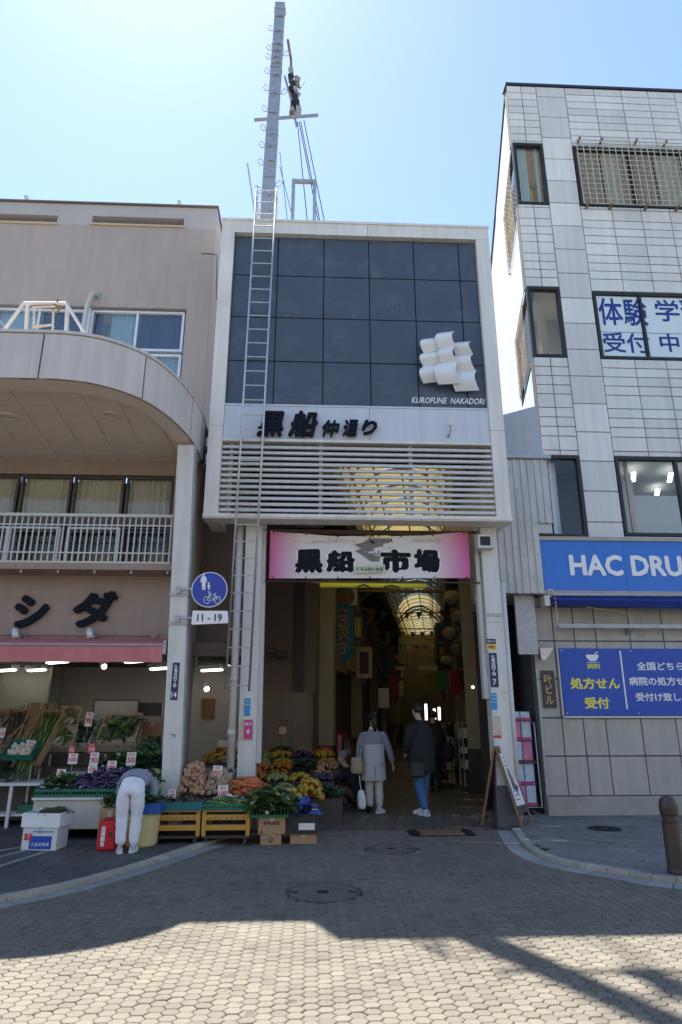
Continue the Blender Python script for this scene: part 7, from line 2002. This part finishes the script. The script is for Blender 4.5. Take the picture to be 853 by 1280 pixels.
for s in (-1, 1): part('sleeve', MB().tube([(s*.185, .46, .90), (s*.225, .46, .82), (s*.25, .46, .70)], [.085, .075, .062], 12, False), 'cloth_bluegrey', p)
shoe(p, None, (-.085, .0, 0), 'shoe_white', (-.25, 1, 0)); shoe(p, None, (.085, .03, 0), 'shoe_white', (.1, 1, 0))

# standing pose shared by the walkers
def standing(ank, knee, el, wr, lean=(0, 0), hd=(0, 1, 0), th=1.0, hipz=.90, shw=.185):
    J, E, Rr = {}, [], {}
    lx, ly = lean
    J.update(pelvis=(0, 0, hipz+.03), waist=(lx*.3, ly*.3, hipz+.19), chest=(lx*.7, ly*.7, hipz+.38), shoulder=(lx*.9, ly*.9, hipz+.51), neck=(lx, ly, hipz+.57))
    Rr.update(pelvis=(.155, .115), waist=(.145, .11), chest=(.175, .12), shoulder=(.13, .085), neck=.055)
    E.extend([('pelvis', 'waist', 'top'), ('waist', 'chest', 'top'), ('chest', 'shoulder', 'top'), ('shoulder', 'neck', 'skin')])
    legs(J, E, Rr, ank, knee, [(-.095, 0, hipz-.03), (.095, 0, hipz-.03)], th=th)
    arms(J, E, Rr, [(lx*.9-shw, ly*.9, hipz+.47), (lx*.9+shw, ly*.9, hipz+.47)], el, wr)
    hb = head(J, E, Rr, (lx+hd[0]*.03, ly+hd[1]*.03, hipz+.61), (hd[0]*.15, hd[1]*.15, 1), hd)
    return J, E, Rr, hb
# 2 -- woman in a grey coat
J, E, Rr, hb = standing([(-.075, .05, .08), (.085, -.05, .08)], [(-.085, .04, .47), (.085, .0, .47)], [(-.27, .02, 1.07), (.30, .03, 1.08)], [(-.26, .10, .88), (.37, .08, .86)], (0, .06), (.25, .95, -.05), th=1.2)
hand(J, E, Rr, 'l', 'lwr', (0, .25, -1), (.5, .8, 0), 1.4); hand(J, E, Rr, 'r', 'rwr', (.15, .1, -1), (-.3, .9, 0))
c = gz(468.5, 1016, 0)
wm = figure('person', 'woman in two tone grey coat and cream trousers carrying a tan bag, seen from behind', tuple(c), R(4), J, E, Rr, None, dict(trouser='cloth_cream', top='cloth_grey', skin='skin'), .935)
def tail(mb):
    b, up, f, r = hb
    mb.tube([b+up*.20-f*.08+r*.02, b+up*.12-f*.14+r*.03, b+up*.0-f*.13+r*.04, b-up*.10-f*.10+r*.05], [.05, .062, .055, .02], 8)
hair(wm, hb, 'hair', tail, 1.08); face_bits(wm, hb)
rings = [((0, .0, .56), .235, .17), ((0, .0, .62), .232, .165), ((0, .01, .80), .215, .155), ((0, .02, .98), .20, .145), ((0, .03, 1.12), .205, .145), ((0, .04, 1.19), .21, .145)]
part('coat', loft(rings, 24, .02, 2), 'cloth_grey', wm)
part('coat_yoke', loft([((0, .04, 1.188), .213, .148), ((0, .045, 1.28), .215, .145), ((0, .05, 1.36), .20, .12), ((0, .055, 1.42), .12, .09), ((0, .06, 1.46), .075, .07)], 24, .01, 3), 'cloth_greydark', wm)
for s, el, wr in ((-1, (-.27, .02, 1.07), (-.26, .10, .90)), (1, (.30, .03, 1.08), (.36, .08, .89))):
    part('sleeve', MB().tube([(s*.175, .05, 1.36), (s*.235, .04, 1.24), el, wr], [.085, .078, .066, .058], 12, False), 'cloth_greydark', wm)
part('collar', MB().lathe([(.072, 1.44), (.078, 1.47), (.066, 1.50)], (0, .06, 0), 14), 'white_letter', wm)
part('coat_vent', MB().box(-.005, .005, -.175, -.165, .58, .82), 'cloth_greydark', wm); part('pocket', MB().box(.10, .18, -.14, -.125, .84, .855), 'cloth_greydark', wm)
shoe(wm, None, (-.075, .05, 0), 'shoe_dark', (-.15, 1, 0)); shoe(wm, None, (.085, -.05, 0), 'shoe_white', (.8, .9, 0))
tbag = thing('shoulder_bag', (.80, 12.0, .66), 'tan shoulder bag hanging at the grey coated woman\'s side', 'bag')
obj('body', MB().add(*(lambda L: (L.v, L.f))(loft([((.80, 12.05, .64), .09, .05), ((.80, 12.05, .68), .11, .065), ((.80, 12.05, .84), .10, .06), ((.80, 12.05, .90), .085, .03)], 14, .01, 7))), 'bag_tan', tbag); obj('strap', MB().tube([(.80, 12.06, .90), (.83, 12.08, 1.12), (.90, 12.10, 1.30)], .012, 5), 'bag_tan', tbag)
wbag = thing('plastic_bag', (.87, 12.1, .1), 'white plastic carrier bag low beside the grey coated woman', 'bag')
obj('body', loft([((.885, 12.15, .07), .05, .04), ((.885, 12.15, .12), .075, .06), ((.885, 12.15, .25), .07, .055), ((.88, 12.15, .36), .045, .02)], 12, .06, 8), 'foam', wbag); obj('handle', MB().tube([(.88, 12.15, .36), (.86, 12.15, .48), (.85, 12.13, .60)], .008, 5), 'foam', wbag)

# 3 -- man in a black jacket and jeans, turned to one side
J, E, Rr, hb = standing([(-.07, -.10, .08), (.10, .12, .08)], [(-.09, .02, .49), (.10, .06, .49)], [(-.31, .03, 1.17), (.31, .0, 1.15)], [(-.20, .19, 1.0), (.21, .18, .98)], (0, .02), (0, 1, -.1), th=1.18, hipz=.93)
hand(J, E, Rr, 'l', 'lwr', (.5, .5, -.7), (1, -.3, .5)); hand(J, E, Rr, 'r', 'rwr', (-.5, .5, -.7), (-1, -.3, .5))
c = gz(530, 1018.5, 0)
mn = figure('person', 'man in bulky black jacket, blue jeans and white sneakers looking into the arcade stalls', tuple(c), R(38), J, E, Rr, None, dict(trouser='denim', top='cloth_black', skin='skin'), 1.0)
hair(mn, hb, 'hair', None, 1.05); face_bits(mn, hb)
part('jacket', loft([((0, .0, .66), .225, .19), ((0, .0, .72), .245, .21), ((0, .0, .95), .24, .205), ((0, .01, 1.2), .25, .20), ((0, .02, 1.36), .22, .15), ((0, .02, 1.45), .15, .11), ((0, .02, 1.52), .08, .085)], 24, .03, 5), 'cloth_black', mn)
for s, el, wr in ((-1, (-.31, .03, 1.17), (-.215, .17, 1.02)), (1, (.31, .0, 1.15), (.22, .16, 1.0))):
    part('sleeve', MB().tube([(s*.18, .02, 1.41), (s*.24, .06, 1.28), el, wr], [.095, .09, .08, .065], 12, False), 'cloth_black', mn)
shoe(mn, None, (-.07, -.10, 0), 'shoe_white', (0, 1, 0)); shoe(mn, None, (.10, .12, 0), 'shoe_white', (-.9, .5, 0))
db = thing('shoulder_pouch', (1.66, 11.75, .78), 'black pouch hanging low on the jeans man\'s jacket', 'bag')
cc = c+Vector((-.12, -.20, .70))
obj('pouch', loft([((cc.x, cc.y, .60), .10, .04), ((cc.x, cc.y, .63), .125, .055), ((cc.x, cc.y, .80), .12, .05), ((cc.x, cc.y, .84), .10, .02)], 14, .02, 4), 'black', db); obj('strap', MB().tube([(cc.x, cc.y+.01, .83), (cc.x+.06, cc.y+.03, 1.15), (cc.x+.20, cc.y+.15, 1.45)], .012, 5), 'black', db)

# 4 -- dark figure with a big bag walking into the arcade
J, E, Rr, hb = standing([(-.07, .18, .08), (.08, -.12, .12)], [(-.08, .14, .47), (.08, .02, .46)], [(-.25, .04, 1.10), (.26, .05, 1.10)], [(-.23, .14, .90), (.20, .2, 1.0)], (0, .05), (0, 1, -.1))
hand(J, E, Rr, 'l', 'lwr', (0, .2, -1), (.3, 1, 0)); hand(J, E, Rr, 'r', 'rwr', (-.2, .7, -.3), (-1, 0, .3))
c = gz(545, 990, 0)
dk = figure('person', 'person in black clothes with a big dark bag walking deep into the arcade', tuple(c), R(-8), J, E, Rr, None, dict(trouser='cloth_black', top='cloth_black', skin='skin'), .96)
hair(dk, hb, 'hair', None, 1.1); face_bits(dk, hb)
part('coat', loft([((0, .0, .72), .20, .15), ((0, .0, .95), .20, .15), ((0, .02, 1.2), .205, .15), ((0, .04, 1.38), .19, .12), ((0, .05, 1.49), .08, .08)], 20, .03, 9), 'cloth_black', dk)
shoe(dk, None, (-.07, .18, 0), 'shoe_dark', (0, 1, 0)); shoe(dk, None, (.08, -.12, .03), 'shoe_dark', (0, 1, 0))
bb = thing('big_bag', (c.x+.32, c.y, .7), 'large dark bag slung on the black clad walker', 'bag')
obj('body', MB().sph((c.x+.30, c.y-.02, .82), (.17, .14, .22), 14, 10), 'cloth_black', bb, smooth=True); obj('strap', MB().tube([(c.x+.28, c.y, 1.0), (c.x+.22, c.y+.03, 1.25), (c.x+.10, c.y+.04, 1.38)], .015, 5), 'cloth_black', bb)

# 5 -- crouching man at the fruit
J, E, Rr = {}, [], {}
J.update(pelvis=(0, -.12, .26), waist=(0, -.10, .38), chest=(0, .02, .56), shoulder=(0, .08, .66), neck=(0, .12, .71))
Rr.update(pelvis=(.17, .15), waist=(.165, .14), chest=(.185, .14), shoulder=(.13, .09), neck=.055)
E += [('pelvis', 'waist', 'top'), ('waist', 'chest', 'top'), ('chest', 'shoulder', 'top'), ('shoulder', 'neck', 'skin')]
legs(J, E, Rr, [(-.12, .06, .07), (.13, .04, .07)], [(-.16, .30, .38), (.17, .28, .36)], [(-.11, -.08, .24), (.11, -.08, .24)])
arms(J, E, Rr, [(-.19, .09, .62), (.19, .09, .62)], [(-.25, .26, .46), (.24, .26, .46)], [(-.12, .44, .42), (.12, .44, .40)])
hand(J, E, Rr, 'l', 'lwr', (.3, 1, -.2), (1, 0, .3)); hand(J, E, Rr, 'r', 'rwr', (-.3, 1, -.2), (-1, 0, .3))
hb = head(J, E, Rr, (0, .14, .735), (0, .35, 1), (0, 1, -.45))
c = gz(441, 1011, 0)
sq = figure('person', 'grey haired man in black jacket crouching beside the fruit', tuple(c), R(72), J, E, Rr, None, dict(trouser='cloth_brown', top='cloth_black', skin='skin'), .99)
hair(sq, hb, 'hair_grey'); face_bits(sq, hb)
shoe(sq, None, (-.12, .06, 0), 'shoe_dark', (-.1, 1, 0)); shoe(sq, None, (.13, .04, 0), 'shoe_dark', (.1, 1, 0))
part('jacket', loft([((0, -.13, .24), .20, .17), ((0, -.11, .36), .205, .17), ((0, -.03, .50), .215, .165), ((0, .05, .62), .20, .14), ((0, .10, .71), .09, .085)], 22, .02, 6), 'cloth_black', sq)
